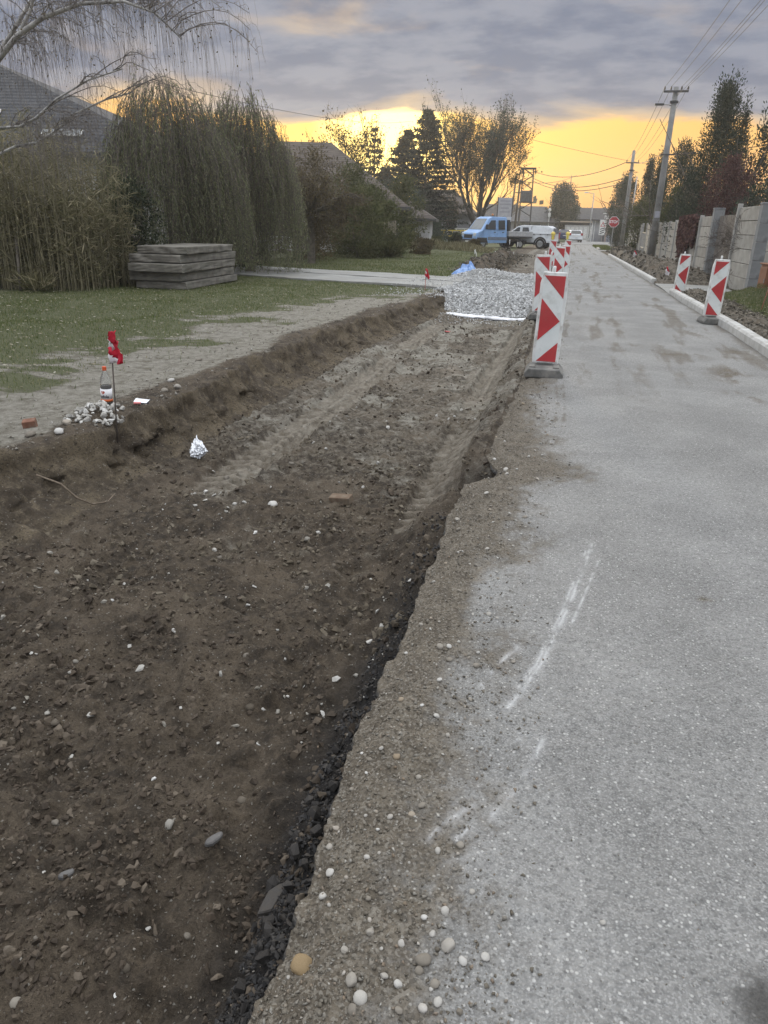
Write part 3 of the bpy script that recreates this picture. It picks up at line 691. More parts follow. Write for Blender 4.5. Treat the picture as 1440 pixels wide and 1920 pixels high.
# dug earth heaps on the right verge and beyond the gravel
def heap(nm, n, y0, y1, d0, d1, s0, s1, mat, sd, lab):
    y = y0+(y1-y0)*g.random(n); x = xK(y)+d0+(d1-d0)*g.random(n); z = verge_z(x, y); S = s0+s1*g.random(n)**3
    tag(scatter(nm, np.stack([x, y, z+S*.1], 1), S, sh_small, f_small, mat, sd), lab, 'soil')
M_clodg = tonemat('grey_brown_clods', [(0, (.060, .052, .040)), (.5, (.10, .09, .072)), (.9, (.165, .152, .128)), (1, (.26, .25, .22))])
heap('heap_clods', 2600, 26.4, 60, .2, 2.3, .03, .11, M_clodg, 14, 'grey brown lumps of dug earth behind the far kerb')
heap('verge_lumps', 2900, 7.5, 21.8, .12, 1.15, .012, .05, M_clodg, 15, 'grey lumps of turned earth behind the near kerb')
n = 2200; y = 28.8+g.random(n)*22; x = -3.75+g.normal(size=n)*.55; z = lawn_z(x, y); S = .03+.10*g.random(n)**2.5
tag(scatter('spoil_clods', np.stack([x, y, z], 1), S, sh_small, f_small, M_clodg, 16), 'dark lumpy spoil heap beside the dig beyond the gravel', 'soil')

# ------------------------------------------------------------------ gravel bed in the trench
def grav_z(x, y):
    e = 17.45+.16*np.sin(x*1.7)+.1*fbm(x, y*0, .5, 3, .5, 401)
    front = sstep(y, e, e+1.9)
    z = -.37+.36*front+.05*fbm(x, y, .8, 3, .5, 402)*front
    z = z+.20*np.exp(-(((x+2.75)/.75)**2+((y-25.6)/.9)**2))+.09*sstep(y, 23.5, 25.5)
    z = z-.16*sstep(x, -3.15, -4.4)*(y < 30)
    return z-.35*sstep(y, 26.2, 27.6)
gx = np.linspace(-4.35, -.66, 70); gy = np.linspace(17.2, 27.6, 90)
GX, GY = np.meshgrid(gx, gy)
left = np.interp(GY, [17.2, 18.6, 19.6, 20.6, 25, 27.6], [-2.85, -3.0, -3.2, -3.9, -4.3, -3.6])
GX = left+(GX+4.35)/(4.35-.66)*(-.66-left)
GZ = grav_z(GX, GY)
idx = np.arange(GX.size).reshape(GX.shape); q = np.stack([idx[:-1, :-1], idx[:-1, 1:], idx[1:, 1:], idx[1:, :-1]], -1).reshape(-1, 4)
bed = empty('gravel_bed', 'bed of white crushed stone filling the dug trench', 'gravel')
link('gravel_base', np_mesh('gravel_base', np.stack([GX, GY, GZ-.03], -1).reshape(-1, 3), quads=q, smooth=True), M_conc, bed)
n = 19000; y = 17.5+10*g.random(n)**1.15; u = g.random(n); lft = np.interp(y, [17.2, 18.6, 19.6, 20.6, 25, 27.6], [-2.85, -3.0, -3.2, -3.9, -4.3, -3.6])
x = lft+u*(-.66-lft); S = .017+.030*g.random(n)**1.8; z = grav_z(x, y)+S*(-.2+1.1*g.random(n))
keep = z > -.42; scatter('crushed_stone', np.stack([x, y, z], 1)[keep], S[keep], sh_grav, f_grav, M_grav, 17, parent=bed)
# strays spilled onto the path, the lip and the floor in front
n = 900; y = 17.6+7*g.random(n); x = np.where(g.random(n) < .7, -3.1-1.7*g.random(n)**1.7, -3.1+.4*g.random(n)); zz_ = np.where(y > 20.3, .06, lawn_z(x, y)+.01)
x2 = -2.9+2.0*g.random(260); y2 = 17.35-1.3*g.random(260)**2.2; z2 = floor_z(x2, y2)[0]+.01
P = np.concatenate([np.stack([x, y, zz_], 1), np.stack([x2, y2, z2], 1)]); S = .012+.018*g.random(len(P))
scatter('spilled_stone', P, S, sh_grav, f_grav, M_grav, 18, parent=bed)
# geotextile under the front of the gravel
u = np.linspace(0, 1, 60); fx = -2.78+u*(2.78-.70); rowz = []
wv = 17.22+.16*np.sin(fx*1.7)+.05*fbm(fx, fx*0, .25, 3, .5, 411)
rowsF = []
for k, (dy, dz) in enumerate(((0, -.385), (-.03, -.365), (.01, -.335), (.12, -.32), (.35, -.345))):
    rowsF.append(np.stack([fx, wv+dy+.015*fbm(fx, fx*0+k, .12, 2, .5, 412), dz+.03*fbm(fx, fx*0+k*.3, .2, 3, .55, 413)*(k > 0)], -1))
rowsF = np.array(rowsF); idx = np.arange(rowsF.shape[0]*60).reshape(-1, 60); q = np.stack([idx[:-1, :-1], idx[:-1, 1:], idx[1:, 1:], idx[1:, :-1]], -1).reshape(-1, 4)
fab = link('geotextile_sheet', np_mesh('geotextile_sheet', rowsF.reshape(-1, 3), quads=q, smooth=True), pm('white_fleece', (.68, .69, .72), (.78, .79, .81), 8, .95, .3, 30, .006))
md = fab.modifiers.new('thickness', 'SOLIDIFY'); md.thickness = .006
tag(fab, 'wavy white geotextile edge under the crushed stone', 'fabric')

# ------------------------------------------------------------------ stones large enough to pick up one by one
sh_big, f_big = rock_shapes(ICO3, 12, .05, .72, .30, 21)      # rounded, some broken faces
sh_brk, f_brk = hulls(14, 16, .22, .75, 22), None      # broken limestone
sh_chk, f_chk = hulls(14, 15, .2, .8, 23), None
def meshes(nm, shs, f, mat, sm):
    out = []
    for s_ in shs:
        me = np_mesh(nm, s_, tris=f, smooth=sm) if f is not None else np_mesh(nm, s_[0], tris=s_[1], smooth=sm); me.materials.append(mat); out.append(me)
    return out
ME_peb = meshes('stone', sh_big, f_big, M_rock, True); ME_soil = meshes('stone', hulls(12, 26, .12, .8, 25), None, M_rockd, True); ME_wht = meshes('stone', sh_brk, f_brk, M_white, False); ME_tar = meshes('asphalt_chunk', sh_chk, f_chk, M_tar, False)
def stone(nm, mes, x, y, z, s_, lab, grp, cat='stone', sink=.25, tilt=.5, flat=1.0):
    o = bpy.data.objects.new(nm, random.choice(mes)); COL.objects.link(o)
    o.location = (x, y, z+s_*(.6-sink)*.75); o.scale = (s_, s_, s_*flat); o.rotation_euler = (random.uniform(-tilt, tilt), random.uniform(-tilt, tilt), random.uniform(0, 6.28))
    return tag(o, lab, cat, grp)
fz1 = lambda x, y: float(floor_z(np.array([x]), np.array([y]))[0][0]); rz1 = lambda x, y: float(road_z(np.array([x]), np.array([y]))[0]); lz1 = lambda x, y: float(lawn_z(np.array([x]), np.array([y]))[0])
LW, GW = 'white broken stone lying loose on the dark trench soil', 'white stones on the trench floor'
for x, y, s_ in ((-1.78,2.57,.030),(-.86,2.74,.026),(-.85,2.5,.018),(-1.05,1.40,.012),(-2.30,4.75,.028),(-2.62,4.9,.026),(-2.05,3.9,.024),(-1.2,2.2,.013),(-1.95,2.75,.016),(-1.35,1.95,.013),(-.8,3.1,.024),(-.78,3.3,.02),(-2.5,4.5,.02),(-1.9,4.2,.022),
                 (-1.6,3.5,.017),(-1.15,1.75,.012),(-2.2,3.0,.014),(-1.3,3.1,.014),(-1.05,2.6,.012),(-.72,2.9,.018),(-1.55,4.5,.028),(-1.0,3.9,.02),(-2.8,5.4,.025),(-2.05,6.2,.025),(-1.5,6.0,.028),(-1.7,7.2,.03),(-1.3,7.9,.035),(-2.3,8.4,.03),(-1.75,2.0,.011),(-1.5,1.5,.009),(-1.02,1.18,.008),(-1.45,2.35,.012)):
    stone('stone', ME_wht, x, y, fz1(x, y), s_, LW, GW)
gg = random.Random(3)
for i in range(60):
    y = 1.1*(9.5/1.1)**(gg.random()**.8); x = gg.uniform(-3.0, -.66) if y > 2.5 else gg.uniform(-1.3*y*.85-.1, -.68)
    s_ = (.007+.014*gg.random()**2)*(1+.16*y)
    stone('stone', ME_soil, x, y, fz1(x, y), s_, 'rounded grey brown stone half sunk in the trench soil', 'brown stones on the trench floor', sink=.4)
stone('stone', ME_peb, -1.27, 1.09, fz1(-1.27, 1.09), .016, 'single smooth white pebble on dark crumbly soil in trench', 'white pebbles on soil')
LR, GR_ = 'rounded pale pebble on the gritty road shoulder', 'pebbles on the road shoulder'
for x, y, s_ in ((-.16,1.19,.020),(-.11,1.24,.018),(-.31,1.10,.017),(-.28,1.07,.016),(-.02,1.23,.011),(-.30,1.23,.012),(-.165,1.165,.010),(-.11,1.10,.012),(-.07,1.21,.012),(-.29,1.04,.012),(-.19,1.06,.010),(.25,1.39,.008),(-.205,1.12,.011),(-.14,1.08,.013),(-.125,1.14,.012),(-.24,1.13,.010),(-.06,1.09,.009),(-.35,1.18,.010),(-.22,1.22,.009),(-.18,1.30,.009),(-.33,1.32,.010)):
    stone('pebble', ME_peb, x, y, rz1(x, y), s_, LR, GR_, 'pebble', .15)
for i in range(110):
    y = 1.1*(8/1.1)**gg.random(); x = float(xR(y))+.03+gg.random()**1.3*.5; s_ = (.004+.006*gg.random()**2)*(1+.22*y)
    stone('pebble', ME_peb, x, y, rz1(x, y), s_, LR, GR_, 'pebble', .15)
stone('cobble', [meshes('cobble', sh_big[:1], f_big, pm('ochre_cobble', (.19, .135, .07), (.27, .20, .115), 30, .9, .3, 90, .002), True)[0]], -.44, 1.13, rz1(-.44, 1.13), .027, 'ochre brown cobble on the crumbling road edge', None, 'stone', .2)
# black chunks fallen from the broken road edge
for i, (x, y, s_) in enumerate(((-.64,1.80,.048),(-.66,1.66,.040),(-.70,1.56,.045),(-.63,1.52,.038),(-.66,1.42,.045),(-.62,1.94,.035),(-.64,2.06,.030),(-.61,1.72,.038),(-.68,1.73,.03),(-.60,1.60,.034),(-.63,1.36,.036),(-.61,1.28,.040),(-.67,1.25,.034),(-.72,1.46,.03),(-.66,1.86,.028),(-.60,1.46,.03),
                            (-.69,2.18,.03),(-.66,2.35,.026),(-.68,2.6,.028),(-.65,2.85,.024),(-.70,3.2,.03),(-.67,3.6,.03),(-.70,1.9,.034),(-.61,1.16,.032),(-.65,1.08,.03))):
    stone('asphalt_chunk', ME_tar, x, y, fz1(x, y)+.015, s_*.78, 'black broken asphalt chunk at the foot of the road edge', 'asphalt chunks along the broken edge', 'asphalt chunk', .1, 1.0)
# a slab of tar leaning on the edge
for (x, y, l_, w_, rz, lab) in ((-.675, 1.50, .17, .045, 1.45, 'long dark asphalt slab leaning between black chunks at the road edge'), (-.96, 1.68, .075, .035, 1.2, 'flat grey smear of scraped clay in middle of the trench soil'), (-1.38, 1.47, .06, .03, .9, 'flat bluish grey clay plate beside pale scraped soil')):
    bm_ = MB(); pts = []
    for k in range(9):
        a = 2*math.pi*k/9; pts.append((l_*.5*math.cos(a)*random.uniform(.8, 1.1), w_*.5*math.sin(a)*random.uniform(.75, 1.15)))
    bm_.prism(pts, 0, .018, 'z')
    o = bm_.build('asphalt_slab' if 'asphalt' in lab else 'clay_plate', M_tar if 'asphalt' in lab else pm('grey_clay', (.085, .082, .08), (.13, .125, .12), 25, .7, .4, 60, .003), None, False, .004, 1, (x, y, fz1(x, y)+(.02 if 'asphalt' in lab else -.004)), (.15 if 'asphalt' in lab else 0, .2 if 'asphalt' in lab else .05, rz)); tag(o, lab, 'slab' if 'asphalt' in lab else 'clay')
# pile of white rubble under the bottle
for i in range(120):
    a = gg.random()*6.28; r_ = gg.random()**.6; x = -3.70+.25*r_*math.cos(a); y = 5.16+.26*r_*math.sin(a); z = lz1(x, y)+.06*(1-r_)
    stone('rubble_piece', ME_wht, x, y, z, .016+.022*gg.random(), 'white rubble piece in the small heap below the bottle', 'white rubble heap beside the flag rod', 'stone', .2, 1.2)
for x, y, s_ in ((-3.60, 5.75, .03), (-3.76, 6.6, .045), (-3.82, 6.45, .035), (-3.74, 4.72, .04), (-3.80, 4.9, .035), (-3.92, 4.62, .045), (-4.0, 6.9, .04), (-4.3, 8.1, .04)):
    stone('stone', ME_peb, x, y, lz1(x, y), s_, 'grey stone on the crumbling lip of the trench', 'stones on the trench lip')
# brick pieces
M_brick = pm('old_brick', (.16, .075, .048), (.23, .12, .08), 20, .9, .5, 60, .004, c3=(.16, .13, .10), sc3=9)
M_brickd = pm('dusty_brick', (.13, .09, .062), (.18, .14, .10), 20, .95, .5, 60, .004, c3=(.12, .10, .075), sc3=9)
for x, y, z, sz, rz, lab in ((-4.13, 4.88, None, (.10, .085, .075), .5, 'broken red brick on the dirt verge near the rubble heap'), (-1.53, 5.0, 'f', (.17, .085, .06), -.1, 'whole dusty brick lying on the trench floor')):
    zz_ = lz1(x, y) if z is None else fz1(x, y)
    o = MB().box(-sz[0]/2, sz[0]/2, -sz[1]/2, sz[1]/2, 0, sz[2]).build('brick', M_brick if z is None else M_brickd, None, False, .008, 2, (x, y, zz_-.012), (.12, -.1, rz)); tag(o, lab, 'brick')
stone('stone', ME_peb, -2.01, 4.79, fz1(-2.01, 4.79), .045, 'large smooth blue grey stone on the trench floor', None, sink=.2)
# a root hanging from the near trench wall
tag(MB().tube([(-3.42, 4.02, -.06), (-3.30, 4.10, -.14), (-3.20, 4.12, -.24), (-3.14, 4.20, -.31), (-3.10, 4.32, -.33), (-3.10, 4.42, -.30)], [.006, .007, .007, .006, .005, .003], 6).build('root', pm('root_bark', (.14, .11, .08), (.2, .16, .12), 30, .9, .3, 80, .002), None, True), 'pale root hanging out of the near trench wall', 'root')

# ------------------------------------------------------------------ grass
def grassmat(name, cols, trans=.25):
    m, t = newmat(name); cr = t.n('ShaderNodeValToRGB')
    while len(cr.color_ramp.elements) < len(cols): cr.color_ramp.elements.new(.5)
    for e, (p, c) in zip(cr.color_ramp.elements, cols): e.position = p; e.color = (*c, 1)
    t.l(t.attr('tone'), cr.inputs[0])
    p = t.n('ShaderNodeBsdfPrincipled'); t.l(cr.outputs[0], p.inputs['Base Color']); p.inputs['Roughness'].default_value = .65; p.inputs['Specular IOR Level'].default_value = .25
    tr = t.n('ShaderNodeBsdfTranslucent'); t.l(cr.outputs[0], tr.inputs[0])
    mx = t.n('ShaderNodeMixShader'); mx.inputs[0].default_value = trans; t.l(p.outputs[0], mx.inputs[1]); t.l(tr.outputs[0], mx.inputs[2])
    o = t.n('ShaderNodeOutputMaterial'); t.l(mx.outputs[0], o.inputs[0]); return m
M_grass = grassmat('lawn_grass', [(0, (.068, .096, .030)), (.5, (.115, .148, .050)), (.85, (.18, .195, .08)), (1, (.29, .26, .14))], .35)
def blades(name, x, y, z, h, w, mat, seed, lab, cat='grass', lean=.6):
    g = np.random.default_rng(seed); n = len(x); a = g.random(n)*2*np.pi; b = g.random(n)*2*np.pi
    base = np.stack([x, y, z-.01], 1); dx = np.stack([np.cos(a), np.sin(a), a*0], 1)*w[:, None]*.5
    tip = base+np.stack([np.cos(b)*h*lean*g.random(n), np.sin(b)*h*lean*g.random(n), h], 1)
    V = np.stack([base-dx, base+dx, tip], 1).reshape(-1, 3); F = np.arange(3*n).reshape(-1, 3)
    o = link(name, np_mesh(name, V, tris=F, attrs={'tone': np.repeat(g.random(n), 3)}), mat); return tag(o, lab, cat, kind='stuff')
n = 135000; y = 3.8+(21.5-3.8)*g.random(n)**.8; x = xLt0(y)-.5-g.random(n)**.8*np.interp(y, [4, 20], [5.5, 9.5])
d = xLt0(y)-x; edge = np.interp(y, [0, 4, 6.6, 8, 9.3, 11.7, 13.7, 16.2, 18, 19], [3.0, 2.7, 2.4, 2.6, 1.7, 2.0, 1.9, 1.8, 1.3, .9])
pr = sstep(d+.95*fbm(x, y, 1.3, 4, .55, 131)+.75*fbm(x, y, .35, 4, .65, 132), edge-.9, edge+.9)+.025
py0 = 22.75-.2168*(x+14.5); keep = (g.random(n) < pr) & (y < py0-.05); x, y = x[keep], y[keep]; n = len(x)
blades('lawn_grass', x, y, lawn_z(x, y), .025+.045*g.random(n)**1.5, .005+.006*g.random(n), M_grass, 31, 'short green grass on the near lawn')
n = 42000; y = 25+30*g.random(n)**1.3; x = -4.0-g.random(n)*9; py1 = 22.75-.2168*(x+14.5)+4.3; keep = (y > py1) & (np.exp(-((y-53-.1*x)/1.5)**2) < .5); x, y = x[keep], y[keep]; n = len(x)
blades('far_lawn_grass', x, y, lawn_z(x, y), .04+.06*g.random(n), .012+.012*g.random(n), M_grass, 32, 'mown green grass beyond the concrete path')
n = 26000; y = 9+12.5*g.random(n); x = xK(y)+.7+g.random(n)*1.7; pr = sstep(x-xK(y)+.35*fbm(x, y, .7, 3, .6, 151), .75, 1.4); keep = g.random(n) < pr+.03; x, y = x[keep], y[keep]; n = len(x)
blades('verge_grass', x, y, verge_z(x, y), .03+.06*g.random(n), .006+.007*g.random(n), M_grass, 33, 'patchy grass between the near kerb and the wall')
n = 5000; y = 67.5+16*g.random(n); x = xK(y)+.1+g.random(n)*1.4; blades('corner_grass', x, y, y*0-.02, .1+.15*g.random(n), .03+.02*g.random(n), M_grass, 34, 'rough grass at the street corner by the far wall end')
# fallen leaves on the lawns
M_litter = grassmat('leaf_litter', [(0, (.22, .19, .13)), (.5, (.32, .29, .21)), (1, (.42, .40, .33))])
def litter(nm, x, y, z, s_, seed, lab):
    g = np.random.default_rng(seed); n = len(x); a = g.random(n)*6.28
    u = np.stack([np.cos(a), np.sin(a), .3*(g.random(n)-.5)], 1)*s_[:, None]; v = np.stack([-np.sin(a)*.6, np.cos(a)*.6, .5*(g.random(n)-.5)], 1)*s_[:, None]
    b = np.stack([x, y, z], 1); V = np.stack([b-u, b-v*.8, b+u, b+v], 1).reshape(-1, 3)
    o = link(nm, np_mesh(nm, V, quads=np.arange(4*n).reshape(-1, 4), attrs={'tone': np.repeat(g.random(n), 4)}), M_litter); return tag(o, lab, 'leaves', kind='stuff')
n = 3400; y = 6+14*g.random(n); x = xLt0(y)-1.5-g.random(n)*8; py0 = 22.75-.2168*(x+14.5); k_ = y < py0; x, y = x[k_], y[k_]
litter('fallen_leaves', x, y, lawn_z(x, y)+.03, .012+.018*g.random(len(x)), 35, 'fallen pale leaves scattered on the near lawn')
n = 700; y = 9+12*g.random(n); x = xK(y)+.5+g.random(n)*1.8; litter('verge_leaves', x, y, verge_z(x, y)+.03, .015+.02*g.random(n), 36, 'fallen leaves on the verge behind the kerb')
# ================================================================== kerbs
M_kerb = pm('kerb_concrete', (.42, .42, .40), (.52, .52, .505), 3, .85, .25, 70, .003, c3=(.33, .325, .30), sc3=2.2, vary=.05)
M_red = pm('red_reflective_film', (.42, .035, .04), (.50, .05, .055), 3, .45, .08, 30, .001, spec=.5, c3=(.33, .06, .055), sc3=4)
M_wfilm = pm('white_reflective_film', (.66, .70, .69), (.74, .77, .76), 4, .45, .08, 30, .001, spec=.5, c3=(.56, .58, .56), sc3=5)
M_wplast = pm('scuffed_white_plastic', (.66, .67, .66), (.76, .77, .75), 5, .6, .2, 40, .002, c3=(.45, .44, .41), sc3=6)
M_rubber = pm('dusty_recycled_rubber', (.10, .10, .095), (.17, .168, .158), 8, .9, .5, 60, .004, c3=(.24, .23, .21), sc3=5)
M_pink = pm('pink_marking_paint', (.70, .10, .14), (.75, .25, .26), 12, .7, .1, 40, .001)
kerb_me = MB().prism([(0, -.09), (.15, -.09), (.15, .145), (.025, .145), (0, .11)], 0.0004, .9996, 'y').mesh('kerb_stone'); kerb_me.materials.append(M_kerb)
def kerb_row(y0, y1, lab, cat='kerb'):
    root = empty('kerb', lab, cat, (float(xK(y0)), y0, 0))
    y = y0
    while y < y1-.01:
        a = float(xK(y)); b = float(xK(y+1)); ang = math.atan2(a-b, 1.0)
        o = bpy.data.objects.new('kerb_stone', kerb_me); COL.objects.link(o); o.parent = root
        o.location = (a-float(xK(y0)), y-y0, random.uniform(-.002, .002)); o.rotation_euler = (0, random.uniform(-.004, .004), ang); y += 1.0
    return root
k1 = kerb_row(4.0, 22.0, 'new concrete kerb by the two striped beacons, ending at the driveway')
kerb_row(26.4, 52.4, 'new concrete kerb in front of the long earth heap')
kerb_row(66.9, 70.9, 'short far kerb at the grassy corner by the stop sign')
# sprayed survey mark on the kerb
mk = empty('paint_mark', 'pink sprayed survey mark on the face of the near kerb', 'paint mark', (float(xK(16.4))-.003, 16.4, 0))
MB().box(-.004, 0, -.30, -.24, -.02, .125).build('stroke', M_pink, mk); MB().box(-.004, 0, -.02, .05, -.02, .125).build('stroke', M_pink, mk); MB().box(-.004, 0, -.24, -.02, .03, .06).build('stroke', M_pink, mk)

# ================================================================== striped beacons
def beacon_parts(mirror):
    W_, H_ = .25, 1.0
    r = lambda x, z: ((-x if mirror else x), z)
    out = []
    hw = W_/2
    poly = [(-hw-.022, .0), (hw+.022, .0), (hw+.030, .10), (hw+.030, H_-.10), (hw+.005, H_+.025), (-hw-.005, H_+.025), (-hw-.030, H_-.10), (-hw-.030, .10)]
    out.append(('panel_frame', MB().prism(poly, -.028, .028, 'y').mesh('panel_frame', False, .012, 2), M_wplast))
    out.append(('white_film', MB().prism([(-hw+.004, .022), (hw-.004, .022), (hw-.004, H_-.012), (-hw+.004, H_-.012)], -.031, -.027, 'y').mesh('white_film'), M_wfilm))
    a, b = -hw+.006, hw-.006; top = H_-.014; bot = .024; hh = top-bot
    z = lambda f: bot+f*hh
    tris = ([r(a, z(1)), r(b, z(1)), r(b, z(.745))], [r(a, z(.74)), r(b-.008, z(.485)), r(a, z(.245))], [r(a+.012, z(0)), r(b, z(.235)), r(b, z(0))])
    for tp in tris: out.append(('red_film', MB().prism(tp, -.0345, -.0305, 'y').mesh('red_film'), M_red))
    return out
def base_part():
    m_ = MB(); bw, bd = .44, .36
    m_.prism([(-bw/2, 0), (bw/2, 0), (bw/2, .045), (bw/2-.05, .10), (-bw/2+.05, .10), (-bw/2, .045)], -bd, .12, 'y')
    return m_.mesh('foot_block', False, .012, 2)
fb_me = base_part(); BP = {mi: beacon_parts(mi) for mi in (False, True)}
foot_slot = MB().box(-.17, -.10, -.26, -.02, .098, .112).box(.10, .17, -.26, -.02, .098, .112).box(-.09, .09, -.05, .05, .098, .125).mesh('foot_rib', False, .004, 1)
knob = MB().lathe([(.016, 0), (.018, .02), (.018, .06), (.012, .07)], 10).mesh('top_lug', True)
lamp_b = MB().lathe([(.085, -.02), (.09, 0), (.085, .02)], 16, Matrix.Rotation(R(90), 4, 'X')).mesh('lamp_lens', True)
M_amber = pm('amber_lens', (.75, .58, .10), (.85, .68, .16), 6, .35, .1, 30, .001, spec=.6)
M_lampbox = pm('lamp_housing', (.65, .55, .10), (.7, .6, .14), 6, .5, .1, 30, .001)
def beacon(x, y, rz, mirror, lab, tilt=0.0, lamp=False, foot=True, z=0.0, lift=.115):
    root = empty('striped_beacon', lab, 'traffic beacon', (x, y, z), rz, 'striped warning beacons along the road works')
    for nm, me, mt in BP[mirror]:
        o = link(nm, me, mt, root, (0, 0, lift), (0, tilt, 0))
    link('top_lug', knob, M_wplast, root, (.0, .0, lift+1.02), (0, tilt, 0))
    if foot:
        f_ = link('foot_block', fb_me, M_rubber, root); link('foot_rib', foot_slot, M_rubber, f_)
    if lamp:
        l_ = link('warning_lamp', MB().box(-.05, .05, -.03, .03, 0, .16).mesh('warning_lamp', False, .01, 1), M_lampbox, root, (0, 0, lift+1.04)); link('lamp_lens', lamp_b, M_amber, l_, (0, 0, .23))
    return root
beacon(-.20, 8.85, R(1), False, 'largest red and white arrow beacon on a grey rubber foot beside the trench', R(1.0))
beacon(-.52, 14.6, R(2), False, 'red and white beacon half hidden behind the large trench beacon, without lamp', R(-2))
beacon(-.41, 21.6, R(0), False, 'red and white arrow beacon at the gravel bed, in front of the lamp beacons', R(1.5))
beacon(-.28, 23.8, R(-3), False, 'red and white beacon close behind the arrow beacon by the gravel', R(1))
beacon(-.95, 33.0, R(0), False, 'far red and white beacon with amber lamp at the end of the dig', R(3), True)
beacon(-.38, 35.0, R(0), False, 'far red and white beacon with amber lamp on the road side of its twin', R(4), True)
beacon(2.66, 15.35, R(8), True, 'left pointing red and white beacon standing on a rubber foot against the kerb', R(1.5))
beacon(2.86, 21.9, R(6), True, 'left pointing dusty beacon stuck behind the kerb end at the driveway', R(2), False, False, .02, .0)

# ================================================================== concrete panel wall
M_panel = pm('precast_panels', (.315, .302, .270), (.39, .375, .338), 2.4, .9, .35, 45, .004, c3=(.22, .215, .195), sc3=1.5, vary=.09)
M_post = pm('precast_posts', (.33, .328, .31), (.40, .395, .375), 4, .9, .3, 50, .003, c3=(.27, .265, .25), sc3=2, vary=.05)
M_pillar = pm('grey_block_pillars', (.20, .21, .215), (.26, .268, .272), 3, .88, .3, 40, .004, c3=(.15, .155, .16), sc3=2)
M_gate = pm('brown_boards', (.135, .120, .105), (.18, .162, .142), 5, .8, .3, 25, .004, vary=.08)
xWall = lambda y: 5.02-.0262*np.clip(np.asarray(y, float)-23, -60, 11)-.0115*np.clip(np.asarray(y, float)-34, 0, 70)
wall = empty('concrete_wall', 'long grey precast panel wall with slim posts along the right verge', 'wall', (5.0, 30.0, 0))
def wpt(y, z=0.0): return Vector((float(xWall(y))-5.0, y-30.0, z))
def seg_ang(y0, y1):
    a, b = float(xWall(y0)), float(xWall(y1)); return math.atan2(a-b, y1-y0)
panel_me = {}
def bay(y0, y1, n, ph, z0=-.05):
    L_ = math.hypot(y1-y0, float(xWall(y1))-float(xWall(y0)))-.02; key = round(L_, 2)
    if (key, ph) not in panel_me:
        me = MB().box(-.03, .03, .0, L_, .008, ph-.008).mesh('panel', False, .010, 1); me.materials.append(M_panel); panel_me[(key, ph)] = me
    for i in range(n):
        o = bpy.data.objects.new('panel', panel_me[(key, ph)]); COL.objects.link(o); o.parent = wall
        p = wpt(y0+.01, z0+i*ph); o.location = (p.x+random.uniform(-.006, .006), p.y, p.z); o.rotation_euler = (0, random.uniform(-.006, .006), seg_ang(y0, y1))
post_me = {}
def post(y, h, w=.07):
    k_ = (round(h, 2), w)
    if k_ not in post_me:
        me = MB().box(-.085, .05, -w, w, -.1, h).mesh('post', False, .01, 1); me.materials.append(M_post); post_me[k_] = me
    o = bpy.data.objects.new('post', post_me[k_]); COL.objects.link(o); o.parent = wall; o.location = wpt(y); o.rotation_euler = (0, 0, seg_ang(y, y+1))
# near bay, gate, then bays marching away
for y0, y1 in ((10.9, 12.9), (12.9, 14.9), (14.9, 16.9), (16.9, 18.9), (18.9, 20.9), (20.9, 22.7)): bay(y0, y1, 6, .40); post(y0, 2.40)
bay(23.5, 26.7, 6, .40); post(26.75, 2.46)
bay(30.0, 33.0, 6, .37); post(33.05, 2.22)
yb = 33.1
for i in range(3): bay(yb, yb+2.3, 6, .35); yb += 2.35; post(yb-.02, 2.12)
for i in range(6): bay(yb, yb+2.3, 6, .35 if i < 3 else .34); yb += 2.35; post(yb-.02, 2.08)
y_open = yb; yb += 3.0                              # opening with a railing gate
post(yb, 2.08)
for i in range(5): bay(yb, yb+2.3, 6, .34); yb += 2.35; post(yb-.02, 2.08)
wall_end = yb
def pillar(y, h, lab, w=.17):
    root = empty('gate_pillar', lab, 'pillar', (float(xWall(y))-.06, y, 0))
    n = int(h/.4); me = MB().box(-w, w, -w, w, .004, h/n-.004).mesh('block', False, .008, 1); me.materials.append(M_pillar)
    for i in range(n):
        o = bpy.data.objects.new('block', me); COL.objects.link(o); o.parent = root; o.location = (random.uniform(-.003, .003), 0, i*h/n-.06)
    MB().box(-w-.01, w+.01, -w-.01, w+.01, 0, .05).build('cap', M_pillar, root, False, .01, 1, (0, 0, h-.06))
pillar(23.2, 2.40, 'grey block pillar beside the brown utility cabinet'); pillar(29.75, 2.42, 'grey block pillar between brown gate and vine side wall')
gt = empty('board_gate', 'brown vertical board gate between the pillar and the wall post', 'gate', (float(xWall(28.2)), 28.2, 0), seg_ang(26.8, 29.6))
for i in range(9):
    MB().box(-.02+random.uniform(-.004, .004), .02, -1.36+i*.302, -1.36+i*.302+.292, .02, 2.15).build('board', M_gate, gt, False, .006, 1)
MB().box(.025, .06, -1.36, 1.36, .3, .4).box(.025, .06, -1.36, 1.36, 1.7, 1.8).build('rail', M_gate, gt)
rg_ = empty('railing_gate', 'open railing gate with slim vertical bars in the far wall opening', 'gate', (float(xWall(y_open+1.5)), y_open+1.5, 0), seg_ang(y_open, y_open+3))
M_galv = pm('galvanised_steel', (.30, .31, .315), (.40, .41, .415), 10, .5, .1, 30, .001, metal=.6)
for i in range(10): MB().box(-.02, .02, -1.4+i*.3, -1.4+i*.3+.05, .05, 1.5).build('bar', M_galv, rg_)
MB().box(-.025, .025, -1.45, 1.45, .5, .56).build('rail', M_galv, rg_); MB().box(-.025, .025, -1.45, 1.45, 1.45, 1.5).build('rail', M_galv, rg_)
